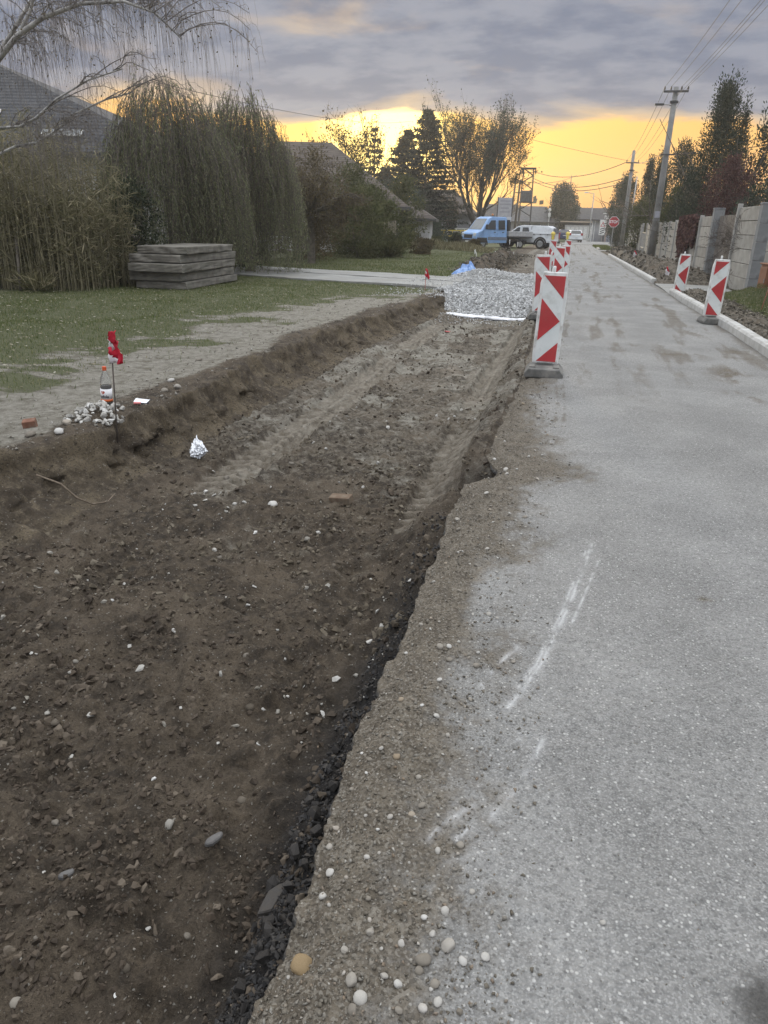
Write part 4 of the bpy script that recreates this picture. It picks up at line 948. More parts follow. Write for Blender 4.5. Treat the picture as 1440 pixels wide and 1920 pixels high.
# utility cabinet
M_cab = pm('brown_cabinet_paint', (.24, .11, .062), (.28, .135, .08), 4, .6, .15, 40, .002, c3=(.27, .13, .08), sc3=3)
cb = empty('utility_cabinet', 'brown metal utility cabinet standing in the grass before the wall', 'cabinet', (4.98, 21.6, .06), R(8))
MB().box(-.16, .16, -.26, .26, 0, .80).build('body', M_cab, cb, False, .012, 2); MB().box(-.185, -.162, -.23, .23, .06, .74).build('door', M_cab, cb, False, .006, 1)
MB().box(-.20, .20, -.30, .30, .80, .84).build('lid', M_cab, cb, False, .012, 1); MB().box(-.20, -.186, -.20, -.17, .36, .46).build('handle', M_galv, cb)

# ================================================================== survey rods with red and white tape
M_steel = pm('rusty_rod', (.075, .065, .055), (.12, .10, .085), 40, .7, .2, 80, .001)
M_tred = grassmat('red_tape', [(0, (.62, .025, .055)), (1, (.72, .05, .09))], .3)
M_twht = grassmat('white_tape', [(0, (.74, .72, .74)), (1, (.82, .80, .82))], .3)
def ribbon(pts, widths, seed, amp):
    """crumpled strip of plastic tape; returns mesh vertices on a grid"""
    g = np.random.default_rng(seed); P = np.array(pts, float); n = len(P); k = 7
    u = np.linspace(-.5, .5, k); out = np.zeros((n, k, 3))
    for i in range(n):
        out[i, :, 0] = P[i, 0]+u*widths[i]; out[i, :, 1] = P[i, 1]+amp*np.sin(u*9+i*.9)*(.4+.6*g.random(k)); out[i, :, 2] = P[i, 2]+.006*g.normal(size=k)
    return out
def flag_mesh(parent, loc, h, w, seed, sc=1.0, pale=False):
    g = np.random.default_rng(seed); n = 13; k = 9
    zz_ = np.linspace(0, -h, n); G = np.zeros((n, k, 3)); u = np.linspace(0, 1, k)
    for i in range(n):
        f_ = i/(n-1); wd = w*(.28+.95*f_**.7)*(1-.25*(f_ > .85)); xo = -.30*wd+.16*w*f_
        G[i, :, 0] = xo+u*wd+.006*sc*g.normal(); G[i, :, 1] = .022*sc*np.sin(u*8+f_*5)+.006*sc*g.normal(size=k)-.01; G[i, :, 2] = zz_[i]+.008*sc*g.normal(size=k)-.03*h*np.abs(u-.5)
    fr = [], []
    for i in range(n-1):
        for j in range(k-1):
            # printed diagonal blocks of red and white
            s_ = (i/(n-1))*2.6-(j/(k-1))*1.1
            fr[1 if ((s_ > .35 and s_ < .95 and j < 4) or (s_ > (.6 if pale else 1.75))) else 0].append((i*k+j, i*k+j+1, (i+1)*k+j+1, (i+1)*k+j))
    V = G.reshape(-1, 3)
    for nm, fs, mt in (('red_block', fr[0], M_tred), ('white_block', fr[1], M_twht)):
        used = sorted({a for f in fs for a in f}); mp_ = {a: b for b, a in enumerate(used)}
        me = np_mesh(nm, V[used], quads=[[mp_[a] for a in f] for f in fs], smooth=True, attrs={'tone': g.random(len(used))})
        o = link(nm, me, mt, parent, loc); md = o.modifiers.new('t', 'SOLIDIFY'); md.thickness = .001
def rod(x, y, z, h, lab, fh, fw, seed, lean=(0, 0), rad=.006, rodmat=None, sc=1.0, pale=False, group='survey rods with tape'):
    root = empty('survey_rod', lab, 'marker rod', (x, y, z), 0, group)
    MB().tube([(-lean[0]*.3, 0, -.30), (lean[0], lean[1], h)], rad, 8).build('rod', rodmat or M_steel, root, True)
    flag_mesh(root, (lean[0], lean[1]-.008, h), fh, fw, seed, sc, pale)
    return root
rod(-3.465, 5.06, -.02, .80, 'tall steel rod with red and white tape flag beside the bottle', .24, .115, 3, (.045, -.0))
M_redrod = pm('red_paint_rod', (.45, .12, .10), (.5, .2, .17), 30, .7, .1, 60, .001)
rod(-3.72, 19.6, .03, .52, 'thin reddish rod with small tape flag at the path corner', .26, .12, 5, (.01, 0), .008, M_redrod)
rod(2.98, 26.55, .1, .42, 'short rod with red and white tape at the end of far kerb', .26, .12, 6, (.0, 0), .008, None, 1.0, True)
rod(2.95, 41.0, .2, .45, 'short rod with faded tape in the long earth heap', .30, .17, 7, (.0, 0), .010, None, 1.0, True)
r_ = rod(3.95, 17.3, .08, .74, 'leaning rod with white tape knot and loose tape in the verge grass', .17, .07, 8, (.10, 0), .006, M_redrod)
tp = [(.11, 0, .68), (.2, .25, .52), (.33, .6, .35), (.43, .9, .2), (.5, 1.1, .06)]
MB().tube(tp, .012, 4).build('loose_tape', pm('tape_plastic', (.68, .55, .54), (.8, .76, .76), 16, .6, .1, 30, .001), r_)
M_stake = pm('white_stake_tape', (.68, .68, .66), (.78, .78, .76), 6, .8, .1, 30, .001)
for i, (x, y, h, lab) in enumerate(((-4.75, 37.5, .55, 'wooden stake with hanging white tape on the mown lawn'), (-4.05, 40.3, .42, 'white topped survey stake on the far lawn edge'), (-3.3, 43, .35, 'slanting white tipped stake by the spoil heap'), (-4.3, 52, .85, 'tall white taped stake in front of the dropside bed'), (-3.55, 49, .75, 'white taped stake on the grass in front of the white pickup'), (-.86, 29.8, .8, 'white capped post behind the second trench beacon'))):
    root = empty('survey_stake', lab, 'stake', (x, y, 0), 0, 'white survey stakes on the lawn')
    MB().tube([(0, 0, -.1), (.03, 0, h*.75)], .014, 6).build('stake', M_steel, root); MB().tube([(.03, 0, h*.62), (.025, -.01, h*.9), (.04, 0, h)], [.02, .035, .02], 6).build('tape_top', M_stake, root)
    if i == 0: MB().tube([(.03, 0, h*.9), (.10, 0, h*.7), (.12, 0, h*.35)], .02, 5).build('tape_tail', M_stake, root)

# ================================================================== bottle, paper, foil, tarp
def pet():
    m, t = newmat('clear_bottle_plastic'); p = t.out((.93, .95, .94), .08, spec=.5, Transmission_Weight=.9, IOR=1.25, Alpha=1.0); return m
bt = empty('cola_bottle', 'large part full cola bottle with orange cap and white label on the rubble heap', 'bottle', (-3.80, 5.46, lz1(-3.80, 5.46)+.01), R(-12)); bt.rotation_euler = (0, R(2), R(-12))
MB().lathe([(.030, 0), (.046, .006), (.048, .02), (.0475, .10), (.044, .14), (.0475, .165), (.0475, .19), (.041, .225), (.028, .262), (.016, .288), (.0145, .31)], 24).build('bottle_body', pet(), bt, True)
MB().lathe([(.028, .004), (.044, .009), (.0455, .02), (.0455, .10), (.042, .14), (.0452, .162), (.0452, .168)], 24).build('cola', pm('dark_cola', (.012, .007, .005), (.02, .01, .008), 10, .15, 0), bt, True)
MB().lathe([(.0165, .296), (.0175, .298), (.0175, .325), (.0155, .328)], 20).build('cap', pm('orange_cap', (.62, .10, .035), (.66, .12, .04), 10, .45, 0), bt)
lb = MB().lathe([(.0484, .052), (.0486, .052), (.0486, .140), (.0484, .140)], 28).build('label_sheet', pm('white_label', (.76, .76, .78), (.8, .8, .82), 10, .4, 0), bt, True)
MB().lathe([(.0488, .030), (.0489, .030), (.0489, .052), (.0488, .052)], 28).build('orange_band', pm('orange_label', (.58, .12, .03), (.62, .14, .04), 10, .4, 0), lb, True)
def bend_text(txt, size, zc, ac, rad, nm, mat, parent, squash=1.0):
    cu = bpy.data.curves.new(nm, 'FONT'); cu.body = txt; cu.size = size; cu.align_x = 'CENTER'; cu.offset = size*.03
    to = bpy.data.objects.new('tmp', cu); COL.objects.link(to); dg = bpy.context.evaluated_depsgraph_get(); me = bpy.data.meshes.new_from_object(to.evaluated_get(dg))
    bpy.data.objects.remove(to); me.name = nm
    for v in me.vertices:
        a = ac+v.co.x*squash/rad; z = zc+v.co.y; v.co = Vector((math.sin(a)*rad, -math.cos(a)*rad, z))
    return link(nm, me, mat, parent)
M_ink = pm('black_ink', (.015, .015, .02), (.02, .02, .03), 5, .5, 0); M_hred = pm('heart_red', (.45, .06, .035), (.5, .08, .05), 5, .5, 0)
bend_text('kofola', .034, .066, .30, .0492, 'label_lettering', M_ink, lb)
hp = []
for k in range(28):
    a = 2*math.pi*k/28; hp.append((.0011*16*math.sin(a)**3, .0011*(13*math.cos(a)-5*math.cos(2*a)-2*math.cos(3*a)-math.cos(4*a))))
hv = [(math.sin(.18+x/.0491)*.0491, -math.cos(.18+x/.0491)*.0491, .112+z) for x, z in hp]; MB().add(hv, [tuple(range(28))]).build('label_heart', M_hred, lb)
bend_text('st', .012, .108, .18, .0493, 'heart_lettering', pm('cream_ink', (.8, .72, .5), (.8, .72, .5), 5, .5, 0), lb)
pp = empty('folded_paper', 'white folded paper lying on dirt beside the rod', 'paper', (-3.70, 5.83, lz1(-3.7, 5.83)+.015), R(15))
MB().add([(-.065, -.03, .012), (.055, -.042, .004), (.07, .03, .02), (-.06, .04, .03), (-.065, -.03, .014), (.055, -.042, .006)], [(0, 1, 2, 3)]).build('sheet', pm('paper_white', (.74, .76, .80), (.78, .8, .84), 10, .9, 0), pp)
MB().box(-.05, .06, -.04, .03, -.012, .0).build('cover', pm('dark_cover', (.05, .05, .06), (.07, .07, .08), 10, .7, 0), pp)
tag(MB().box(-.03, .03, -.014, .014, 0, .018).build('plastic_scrap', pm('pink_scrap', (.62, .17, .17), (.66, .26, .25), 10, .5, .2), None, False, .007, 2, (-3.61, 5.62, lz1(-3.61, 5.62)), (.1, 0, .3)), 'small pink plastic scrap in front of the paper', 'plastic scrap')
# crumpled foil bag slid down the wall
bm_ = bmesh.new(); bmesh.ops.create_icosphere(bm_, subdivisions=4, radius=1)
g = np.random.default_rng(44)
for v in bm_.verts:
    c = v.co; n_ = float(fbm(np.array([c.x*1.7+c.z]), np.array([c.y*1.7-c.z*.6]), .55, 3, .6, 501)[0]); n2_ = abs(float(fbm(np.array([c.x*2.3-c.z*.8]), np.array([c.y*2+c.z]), .35, 3, .6, 502)[0]))
    s_ = 1+.30*n_-.32*n2_; tap = .22+.95*((1-c.z)/2)**.75
    v.co = Vector((c.x*s_*.088*tap, c.y*s_*.05*tap, c.z*.105*s_+.015*n_))
me = bpy.data.meshes.new('foil'); bm_.to_mesh(me); bm_.free()
m, t = newmat('crumpled_foil'); co = t.coord(); t.out((.60, .62, .65), .30, t.bump(t.voro(co, 38, 'Distance'), .7, .012), metal=.6)
o = link('foil_bag', me, m, None, (-3.02, 5.56, -.27), (R(-42), R(-20), R(10))); tag(o, 'crumpled silver plastic bag at the foot of the trench wall', 'plastic bag')
# blue tarp heap
tg = np.random.default_rng(9); n = 46; ux, uy = np.meshgrid(np.linspace(-1, 1, n), np.linspace(-1, 1, n))
rr_ = np.sqrt(ux**2+uy**2); hgt = .34*np.clip(1-rr_**2.2, 0, 1)*(1+.55*fbm(ux, uy, .55, 4, .55, 511))+.10*np.clip(fbm(ux, uy, .28, 3, .6, 512), 0, 1)*np.clip(1.05-rr_, 0, 1)
hgt = np.where(ux > .2, hgt*(1.15), hgt*.85)
TV = np.stack([ux*.50*(1+.12*fbm(uy, ux, .5, 2, .5, 513)), uy*.42*(1+.12*fbm(ux, uy, .5, 2, .5, 514)), hgt], -1).reshape(-1, 3)
idx = np.arange(n*n).reshape(n, n); q = np.stack([idx[:-1, :-1], idx[:-1, 1:], idx[1:, 1:], idx[1:, :-1]], -1).reshape(-1, 4)
keepq = (rr_.ravel()[q] < 1.0).all(1)
o = link('blue_tarp', np_mesh('blue_tarp', TV, quads=q[keepq], smooth=False), pm('blue_plastic_sheet', (.13, .26, .58), (.30, .45, .74), 7, .45, .5, 14, .02, spec=.5), None, (-3.62, 26.6, -.0)); tag(o, 'crumpled bright blue plastic sheet beside the gravel', 'plastic sheet')
tag(MB().box(-.06, .06, -.05, .05, 0, .012).build('red_scrap', M_red, None, False, .004, 1, (-2.27, 14.6, fz1(-2.27, 14.6)+.01), (0, .1, .4)), 'tiny red plastic scrap on the trench floor', 'plastic scrap')

# ================================================================== stack of old concrete slabs
for i, (dx, dy, rz, w_, l_, h_) in enumerate(((.04, .06, .01, 1.27, 3.5, .165), (-.03, -.05, -.015, 1.31, 3.4, .185), (.02, -.08, .02, 1.35, 3.65, .185), (-.03, .05, -.01, 1.32, 3.5, .175), (.06, .0, .015, 1.24, 3.1, .165))):
    z0 = [0, .185, .392, .598, .792][i]
    m_ = MB().box(-w_/2, w_/2, -l_/2, l_/2, 0, h_); me = m_.mesh('concrete_slab')
    bm_ = bmesh.new(); bm_.from_mesh(me); bmesh.ops.subdivide_edges(bm_, edges=bm_.edges, cuts=9, use_grid_fill=True)
    for v in bm_.verts:
        c = v.co; e = .022*float(fbm(np.array([c.x*1.3+c.z*3+i*5]), np.array([c.y*1.3+i*3.0]), .35, 3, .6, 520)[0]); nx_ = abs(abs(c.x)-w_/2) < .001; ny_ = abs(abs(c.y)-l_/2) < .001
        if nx_: v.co.x += math.copysign(abs(e), -c.x) if e < 0 else math.copysign(e*.6, c.x)
        if ny_: v.co.y += e
        if nx_ and (abs(c.z) < .01 or abs(c.z-h_) < .01): v.co.x *= .992
        if ny_ and (abs(c.z) < .01 or abs(c.z-h_) < .01): v.co.y *= .995
    bm_.to_mesh(me); bm_.free()
    o = link('concrete_slab', me, M_concd, None, (-9.72+dx, 18.05+dy, z0+.02), (0, 0, R(4)+rz))
    tag(o, ['bottom slab of the old concrete stack under the willows', 'second slab from the grass in the old concrete stack', 'middle slab of the five in old concrete stack', 'second slab from the top of old concrete stack', 'top slab of the old concrete stack, shorter than the rest'][i], 'concrete slab', 'stacked concrete slabs')
# ================================================================== poles, lines, signs
M_pole = pm('concrete_pole', (.20, .205, .20), (.27, .272, .265), 2, .9, .25, 40, .003, c3=(.17, .172, .165), sc3=1.2)
M_dark = pm('dark_steel', (.06, .062, .065), (.095, .096, .10), 8, .6, .15, 40, .001, metal=.3)
M_ins = pm('porcelain', (.07, .06, .055), (.10, .09, .08), 10, .35, 0)
M_wire = pm('wire', (.035, .035, .038), (.05, .05, .052), 10, .6, 0)
M_wood = pm('weathered_pole_wood', (.085, .072, .058), (.13, .112, .092), 6, .9, .4, 25, .004)
ins_me = MB().lathe([(.012, -.02), (.02, .03), (.055, .05), (.03, .08), (.055, .10), (.03, .14), (.035, .17), (.012, .20)], 8).mesh('insulator', True)
def upole(x, y, h, r0, r1, lab, arms, lamp=None, mat=None, lean=(0, 0), bands=(), sq=8):
    root = empty('utility_pole', lab, 'utility pole', (x, y, 0)); at = lambda z: Vector((lean[0]*z/h, lean[1]*z/h, z))
    MB().tube([at(-.3), at(h*.5), at(h)], [r0, (r0+r1)/2, r1], sq).build('shaft', mat or M_pole, root, True)
    for z, w_, ins in arms:
        c = at(z); a = MB().box(c.x-w_, c.x+w_, c.y-r1-.10, c.y-r1-.02, z-.05, z+.05).build('crossarm', M_dark, root, False, .01, 1)
        for dx in ins: link('insulator', ins_me, M_ins, a, (c.x+dx, c.y-r1-.06, z+.05))
    if lamp:
        z, l_ = lamp; c = at(z); a = MB().tube([(c.x, c.y, z-.05), (c.x-l_*.5, c.y-.1, z+.02), (c.x-l_, c.y-.15, z+.03)], .028, 6).build('lamp_arm', M_galv, root)
        MB().box(c.x-l_-.42, c.x-l_+.05, c.y-.25, c.y-.05, z-.02, z+.08).build('lamp_head', M_dark, a, False, .03, 2)
    for z in bands:
        c = at(z); MB().lathe([(r0*.9, -.06), (r0*1.0+.02, -.05), (r0*1.0+.02, .05), (r0*.9, .06)], 10).build('band', M_dark, root, False, 0, 1, (c.x, c.y, z))
    return root
p1 = upole(4.20, 46, 8.65, .20, .13, 'tall concrete utility pole with four insulators and a street lamp arm', [(8.42, .62, (-.58, -.26, .26, .58))], (7.80, .55), None, (.02, 0), (7.95,))
MB().box(.0-.30, .42, -.24, -.18, 5.40, 5.48).build('lower_bracket', M_dark, p1, False, .01, 1)
MB().box(-.13, .13, -.232, -.222, 2.28, 2.62).build('notice_plate', pm('grey_notice', (.36, .37, .43), (.42, .43, .48), 8, .6, .05), p1)
MB().lathe([(.196, 0), (.204, .0), (.204, .03), (.196, .03)], 12).build('strap', M_galv, p1, False, 0, 1, (0, 0, 2.15))
p2 = upole(4.12, 75, 8.2, .20, .13, 'second concrete utility pole behind the wall shrubs, short crossarm', [(7.2, .55, (-.5, .5))], None, None, (.0, 0), (3.2, 6.6))
upole(4.95, 80, 6.4, .07, .05, 'thin grey mast with round bracket beside the second concrete pole', [], None, M_galv, (.05, 0), (3.6,))
lp = empty('street_lamp', 'plain street lamp with flat head by the level crossing sign', 'street lamp', (1.62, 110, 0))
MB().tube([(0, 0, -.2), (.03, 0, 6.1)], [.10, .06], 8).build('post', M_galv, lp, True); MB().tube([(.03, 0, 6.05), (-.75, -.1, 6.17)], .04, 6).build('arm', M_galv, lp); MB().box(-1.25, -.7, -.25, .05, 6.10, 6.24).build('lamp_head', M_wplast, lp, False, .03, 1); MB().box(-.25, .25, -.25, .25, -.1, .5).build('footing', M_kerb, lp, False, .02, 1)
# stop sign
M_sred = pm('sign_red', (.40, .025, .04), (.45, .035, .05), 3, .4, 0); M_swht = pm('sign_white', (.72, .72, .74), (.78, .78, .8), 4, .4, 0)
ss = empty('stop_sign', 'red octagonal stop sign on a slim grey post', 'sign', (2.96, 69.5, 0), R(-6))
MB().tube([(0, .05, -.1), (0, .05, 2.55)], .04, 8).build('post', M_galv, ss)
octp = lambda r_, zc: [(r_*math.cos(R(22.5+45*k)), zc+r_*math.sin(R(22.5+45*k))) for k in range(8)]
pl = MB().prism(octp(.46, 2.23), -.02, 0.0, 'y').build('sign_plate', M_swht, ss); MB().prism(octp(.42, 2.23), -.026, -.022, 'y').build('red_face', M_sred, pl)
def flat_text(txt, size, nm, mat, parent, loc, rot=(R(90), 0, 0), bold=.03, ax='CENTER'):
    cu = bpy.data.curves.new(nm, 'FONT'); cu.body = txt; cu.size = size; cu.align_x = ax; cu.align_y = 'CENTER'; cu.offset = size*bold; cu.extrude = .002
    to = bpy.data.objects.new('tmp', cu); COL.objects.link(to); dg = bpy.context.evaluated_depsgraph_get(); me = bpy.data.meshes.new_from_object(to.evaluated_get(dg)); bpy.data.objects.remove(to); me.name = nm
    return link(nm, me, mat, parent, loc, rot)
flat_text('STOP', .31, 'lettering', M_swht, pl, (0, -.032, 2.23), bold=.035)
# overhead lines: one object for each conductor
def wire(a, b, sag, lab, r_=.012, grp='overhead lines along the street'):
    a, b = Vector(a), Vector(b); pts = [a.lerp(b, i/14)+Vector((0, 0, -sag*4*(i/14)*(1-i/14))) for i in range(15)]
    o = MB().tube(pts, r_, 4, False).build('overhead_line', M_wire, None, True); return tag(o, lab, 'cable', grp)
for k, dx in enumerate((-.58, -.26, .26, .58)):
    wire((4.22+dx, 45.83, 8.65), (4.55+dx*1.2, -2, 8.75), .55, 'power line towards the near gardens from the '+['outer road side', 'inner road side', 'inner wall side', 'outer wall side'][k]+' insulator', .011)
    wire((4.22+dx, 45.83, 8.65), (4.12+dx*.85, 74.8, 7.45), .45, 'power line between both concrete poles on the '+['outer road side', 'inner road side', 'inner wall side', 'outer wall side'][k]+' insulator', .012)
wire((4.28, 45.83, 8.2), (4.7, -2, 8.35), .5, 'lowest power line leaving the pole below the crossarm', .011)
for k, (z0, z1, s_) in enumerate(((5.45, 4.9, .35), (5.42, 5.9, .4))):
    wire((4.6, 45.8, z0), (12.5, 33, z1+1.2), s_, ['service cable from pole bracket dropping behind the big conifer', 'upper service cable from pole bracket towards the gardens'][k], .016)
wire((3.95, 45.8, 5.45), (4.1, 74.8, 7.2), .2, 'insulated cable from the lower bracket to the second pole', .02)
for k, (dx, z0, z1) in enumerate(((-.5, 7.25, 8.0), (-.45, 6.0, 7.2), (-.45, 5.6, 6.9))):
    wire((4.12+dx, 74.8, z0), (-6.6, 105, z1+.5), 1.0, ['top', 'middle', 'lowest'][k]+' cable from second pole across the road to transformer tower', .03, 'cables to the transformer tower')
wire((-14.9, 26, 6.0), (-19.5, 90, 12.4), .6, 'long thin cable from the dark roof to the spruce trees', .012)
wire((-8.3, 96, 7.0), (-1, 130, 9.5), .8, 'faint cable crossing the golden sky left of the road', .03, 'far cables'); wire((-8.3, 95, 11.5), (30, 130, 9), .8, 'faint high cable crossing golden sky above the tower', .02, 'far cables')
# transformer tower (lattice)
tw = empty('transformer_tower', 'lattice transformer tower with a dark transformer box and insulators', 'tower', (-6.95, 105, 0), R(4))
MH = 8.7; b0, b1 = .85, .62
cor = lambda z: b0+(b1-b0)*z/MH
for sx in (-1, 1):
    for sy in (-1, 1): MB().tube([(sx*cor(0), sy*cor(0), -.2), (sx*cor(MH), sy*cor(MH), MH)], .075, 4).build('leg', M_dark, tw)
lat = MB(); zs_ = np.linspace(3.0, MH, 8)
for i in range(7):
    c0, c1 = cor(zs_[i]), cor(zs_[i+1]); s_ = 1 if i % 2 else -1
    for a, b in (((-c0*s_, -c0), (c1*s_, -c1)), ((-c0*s_, c0), (c1*s_, c1))): lat.tube([(*a, zs_[i]), (*b, zs_[i+1])], .04, 4)
    for a, b in (((-c0, -c0*s_), (-c1, c1*s_)), ((c0, -c0*s_), (c1, c1*s_))): lat.tube([(*a, zs_[i]), (*b, zs_[i+1])], .04, 4)
lat.build('lattice', M_dark, tw)
MB().box(-.95, .95, -.75, .75, MH-.08, MH+.08).build('head_frame', M_dark, tw)
tb = MB().box(-.82, .75, -.95, -.1, 4.7, 6.05).build('transformer_box', pm('transformer_grey', (.10, .105, .11), (.14, .145, .15), 4, .6, .1), tw, False, .03, 1)
for i in range(5): MB().box(-.58+i*.25, -.52+i*.25, -.95, -.85, 4.8, 5.8).build('cooling_fin', M_dark, tb)
MB().box(-.9, .9, -.9, .9, 4.62, 4.74).build('platform', M_dark, tw)
for x in (-1.0, -.75, .9): link('insulator', ins_me, M_ins, tw, (x, -.3, MH-.6)).scale = (2.5, 2.5, 2.5)
MB().tube([(-1.05, -.3, MH-.6), (1.0, -.3, MH-.4)], .035, 4).build('crossarm', M_dark, tw)
upole(-8.2, 97, 7.0, .13, .10, 'leaning dark pole with wide crossarm left of the tower', [(6.75, .75, (-.7, -.35, 0, .35, .7))], None, M_wood, (.35, 0))
upole(-7.75, 99.5, 7.1, .15, .11, 'thick dark pole standing close beside the transformer tower', [(6.7, .7, (-.6, .0, .6)), (5.6, .4, ())], None, M_wood, (.25, 0))
upole(-8.7, 118, 4.6, .12, .09, 'short far pole with crossarm behind the billboard', [(4.3, .6, (-.5, .5))], None, M_wood, (.2, 0))
upole(-24.6, 84, 8.0, .14, .11, 'lone dark pole standing before the sunset glow', [], None, M_wood)
upole(-.9, 165, 6.8, .14, .10, 'far dark pole above the long dark roof', [], None, M_wood, (.3, 0))
# lattice pylons far off
def pylon(x, y, h, lab):
    root = empty('power_pylon', lab, 'pylon', (x, y, 0), 0, 'far power pylons'); m_ = MB()
    for sx in (-1, 1):
        for sy in (-1, 1): MB().tube([(sx*1.3, sy*1.3, -.5), (sx*.25, sy*.25, h*.8), (0, 0, h)], [.13, .10, .06], 4).build('leg', M_dark, root)
    for i in range(8):
        z0, z1 = h*.1*i, h*.1*(i+1); c0, c1 = 1.3-1.05*z0/(h*.8), 1.3-1.05*z1/(h*.8); s_ = 1 if i % 2 else -1
        m_.tube([(-c0*s_, -c0, z0), (c1*s_, -c1, z1)], .07, 4); m_.tube([(c0*s_, c0, z0), (-c1*s_, c1, z1)], .07, 4)
    m_.build('bracing', M_dark, root)
    for z, w_ in ((h*.72, 2.0), (h*.86, 1.5)): MB().tube([(-w_, 0, z), (0, 0, z+.5), (w_, 0, z)], .09, 4).build('crossarm', M_dark, root)
pylon(-10.4, 330, 18.6, 'slimmer lattice pylon left of the round tree'); pylon(-4.6, 325, 21.4, 'lattice pylon rising straight above the round tree')
# billboard beside the truck
bb = empty('billboard', 'tilted white roadside billboard on dark posts behind the blue truck', 'billboard', (-7.3, 79, 0), R(10))
MB().box(-.62, .72, -.06, 0, 2.55, 4.3).build('panel', pm('billboard_paper', (.40, .40, .43), (.48, .48, .50), 3, .7, .05), bb)
for x in (-.66, .74): MB().box(x-.05, x+.05, -.02, .08, -.1, 4.35).build('post', M_dark, bb)
for i, (z, w_) in enumerate(((4.0, .5), (3.7, .55), (3.35, .4), (3.0, .5))): MB().box(-w_+.05, w_+.05, -.07, -.062, z-.06, z+.06).build('print_line', pm('faded_print', (.30, .30, .34), (.34, .34, .38), 4, .7, 0), bb)
MB().box(.28, .78, -.12, -.07, 2.1, 2.55).build('small_notice', pm('notice_white', (.55, .57, .62), (.6, .62, .66), 4, .6, 0), bb)
# yellow railing and crate panel near the far house
M_yel = pm('yellow_paint', (.55, .42, .04), (.62, .48, .06), 5, .5, .1)
yf = empty('yellow_railing', 'yellow tubular railing across the garden left of the truck', 'railing', (-12.2, 78, 0))
for i in range(7): MB().tube([(-2.6+i*.85, 0, 0), (-2.6+i*.85, 0, 1.2)], .05, 6).build('post', M_yel, yf)
for z in (1.15, .62): MB().tube([(-2.7, 0, z), (2.7, 0, z)], .05, 6).build('rail', M_yel, yf)
MB().box(1.6, 2.1, -.08, -.05, .5, 1.05).build('plate', M_yel, yf)
wf = empty('white_railing', 'low white railing behind the yellow one', 'railing', (-11.2, 82, 0))
for i in range(6): MB().tube([(-2.2+i*.9, 0, 0), (-2.2+i*.9, 0, 1.35)], .04, 5).build('post', M_wplast, wf)
for z in (1.32, .8): MB().tube([(-2.3, 0, z), (2.4, 0, z)], .045, 5).build('rail', M_wplast, wf)
cr = empty('slatted_panel', 'pale upright timber slat panel between garden bushes', 'fence panel', (-11.8, 60, 0), R(4))
M_slat = pm('pale_timber', (.42, .37, .28), (.5, .45, .35), 8, .8, .3, 25, .003, vary=.08)
for i in range(6): MB().box(-.58+i*.2, -.58+i*.2+.17, -.02, .0, .35, 1.80).build('slat', M_slat, cr)
for z in (.5, 1.7): MB().box(-.6, .6, .003, .05, z-.05, z+.05).build('rail', M_slat, cr)
# ================================================================== vehicles (local x forward, z up)
def paint(name, c, rough=.3):
    return pm(name, c, tuple(min(1, v*1.08) for v in c), 3, rough, .05, 20, .001, spec=.5, c3=tuple(v*.85 for v in c), sc3=2.5)
M_blue = paint('blue_van_paint', (.23, .39, .66)); M_wcar = paint('white_car_paint', (.62, .65, .68)); M_navy = paint('dark_blue_paint', (.02, .035, .10))
M_glass = pm('dark_glass', (.035, .04, .045), (.05, .055, .06), 2, .12, 0, spec=.6); M_glassl = pm('sky_lit_glass', (.10, .12, .13), (.14, .16, .17), 2, .12, 0, spec=.7)
M_blk = pm('black_plastic', (.025, .025, .026), (.04, .04, .042), 8, .6, .1); M_tyre = pm('tyre_rubber', (.022, .022, .022), (.035, .034, .033), 10, .85, .2)
M_rim = pm('steel_rim', (.34, .35, .36), (.42, .43, .44), 10, .4, 0, metal=.5); M_alu = pm('aluminium_boards', (.42, .43, .44), (.5, .51, .52), 5, .5, .1, metal=.3)
M_tail = pm('tail_lamp', (.30, .02, .02), (.36, .03, .03), 6, .3, 0); M_head = pm('head_lamp', (.5, .53, .55), (.6, .63, .65), 6, .2, 0)
def shell(prof, hw):
    """side outline lofted across, half width varying with height"""
    m_ = MB(); n = len(prof); f = (-1, -.86, 0, .86, 1); v = []
    for s_ in f:
        for x, z in prof: v.append((x-(.05 if abs(s_) == 1 else 0)*math.copysign(1, x), s_*hw(z), z))
    fc = [tuple(range(n)), tuple(range(4*n, 5*n))[::-1]]
    for k in range(4): fc += [(k*n+i, (k+1)*n+i, (k+1)*n+(i+1) % n, k*n+(i+1) % n) for i in range(n)]
    return m_.add(v, fc)
def sidepanel(pts, hw, s_, off=.012, th=.02):
    m_ = MB(); n = len(pts); v = [(x, s_*(hw(z)+off), z) for x, z in pts]+[(x, s_*(hw(z)+off-th), z) for x, z in pts]
    return m_.add(v, [tuple(range(n)), tuple(range(n, 2*n))[::-1]]+[(i, (i+1) % n, n+(i+1) % n, n+i) for i in range(n)])
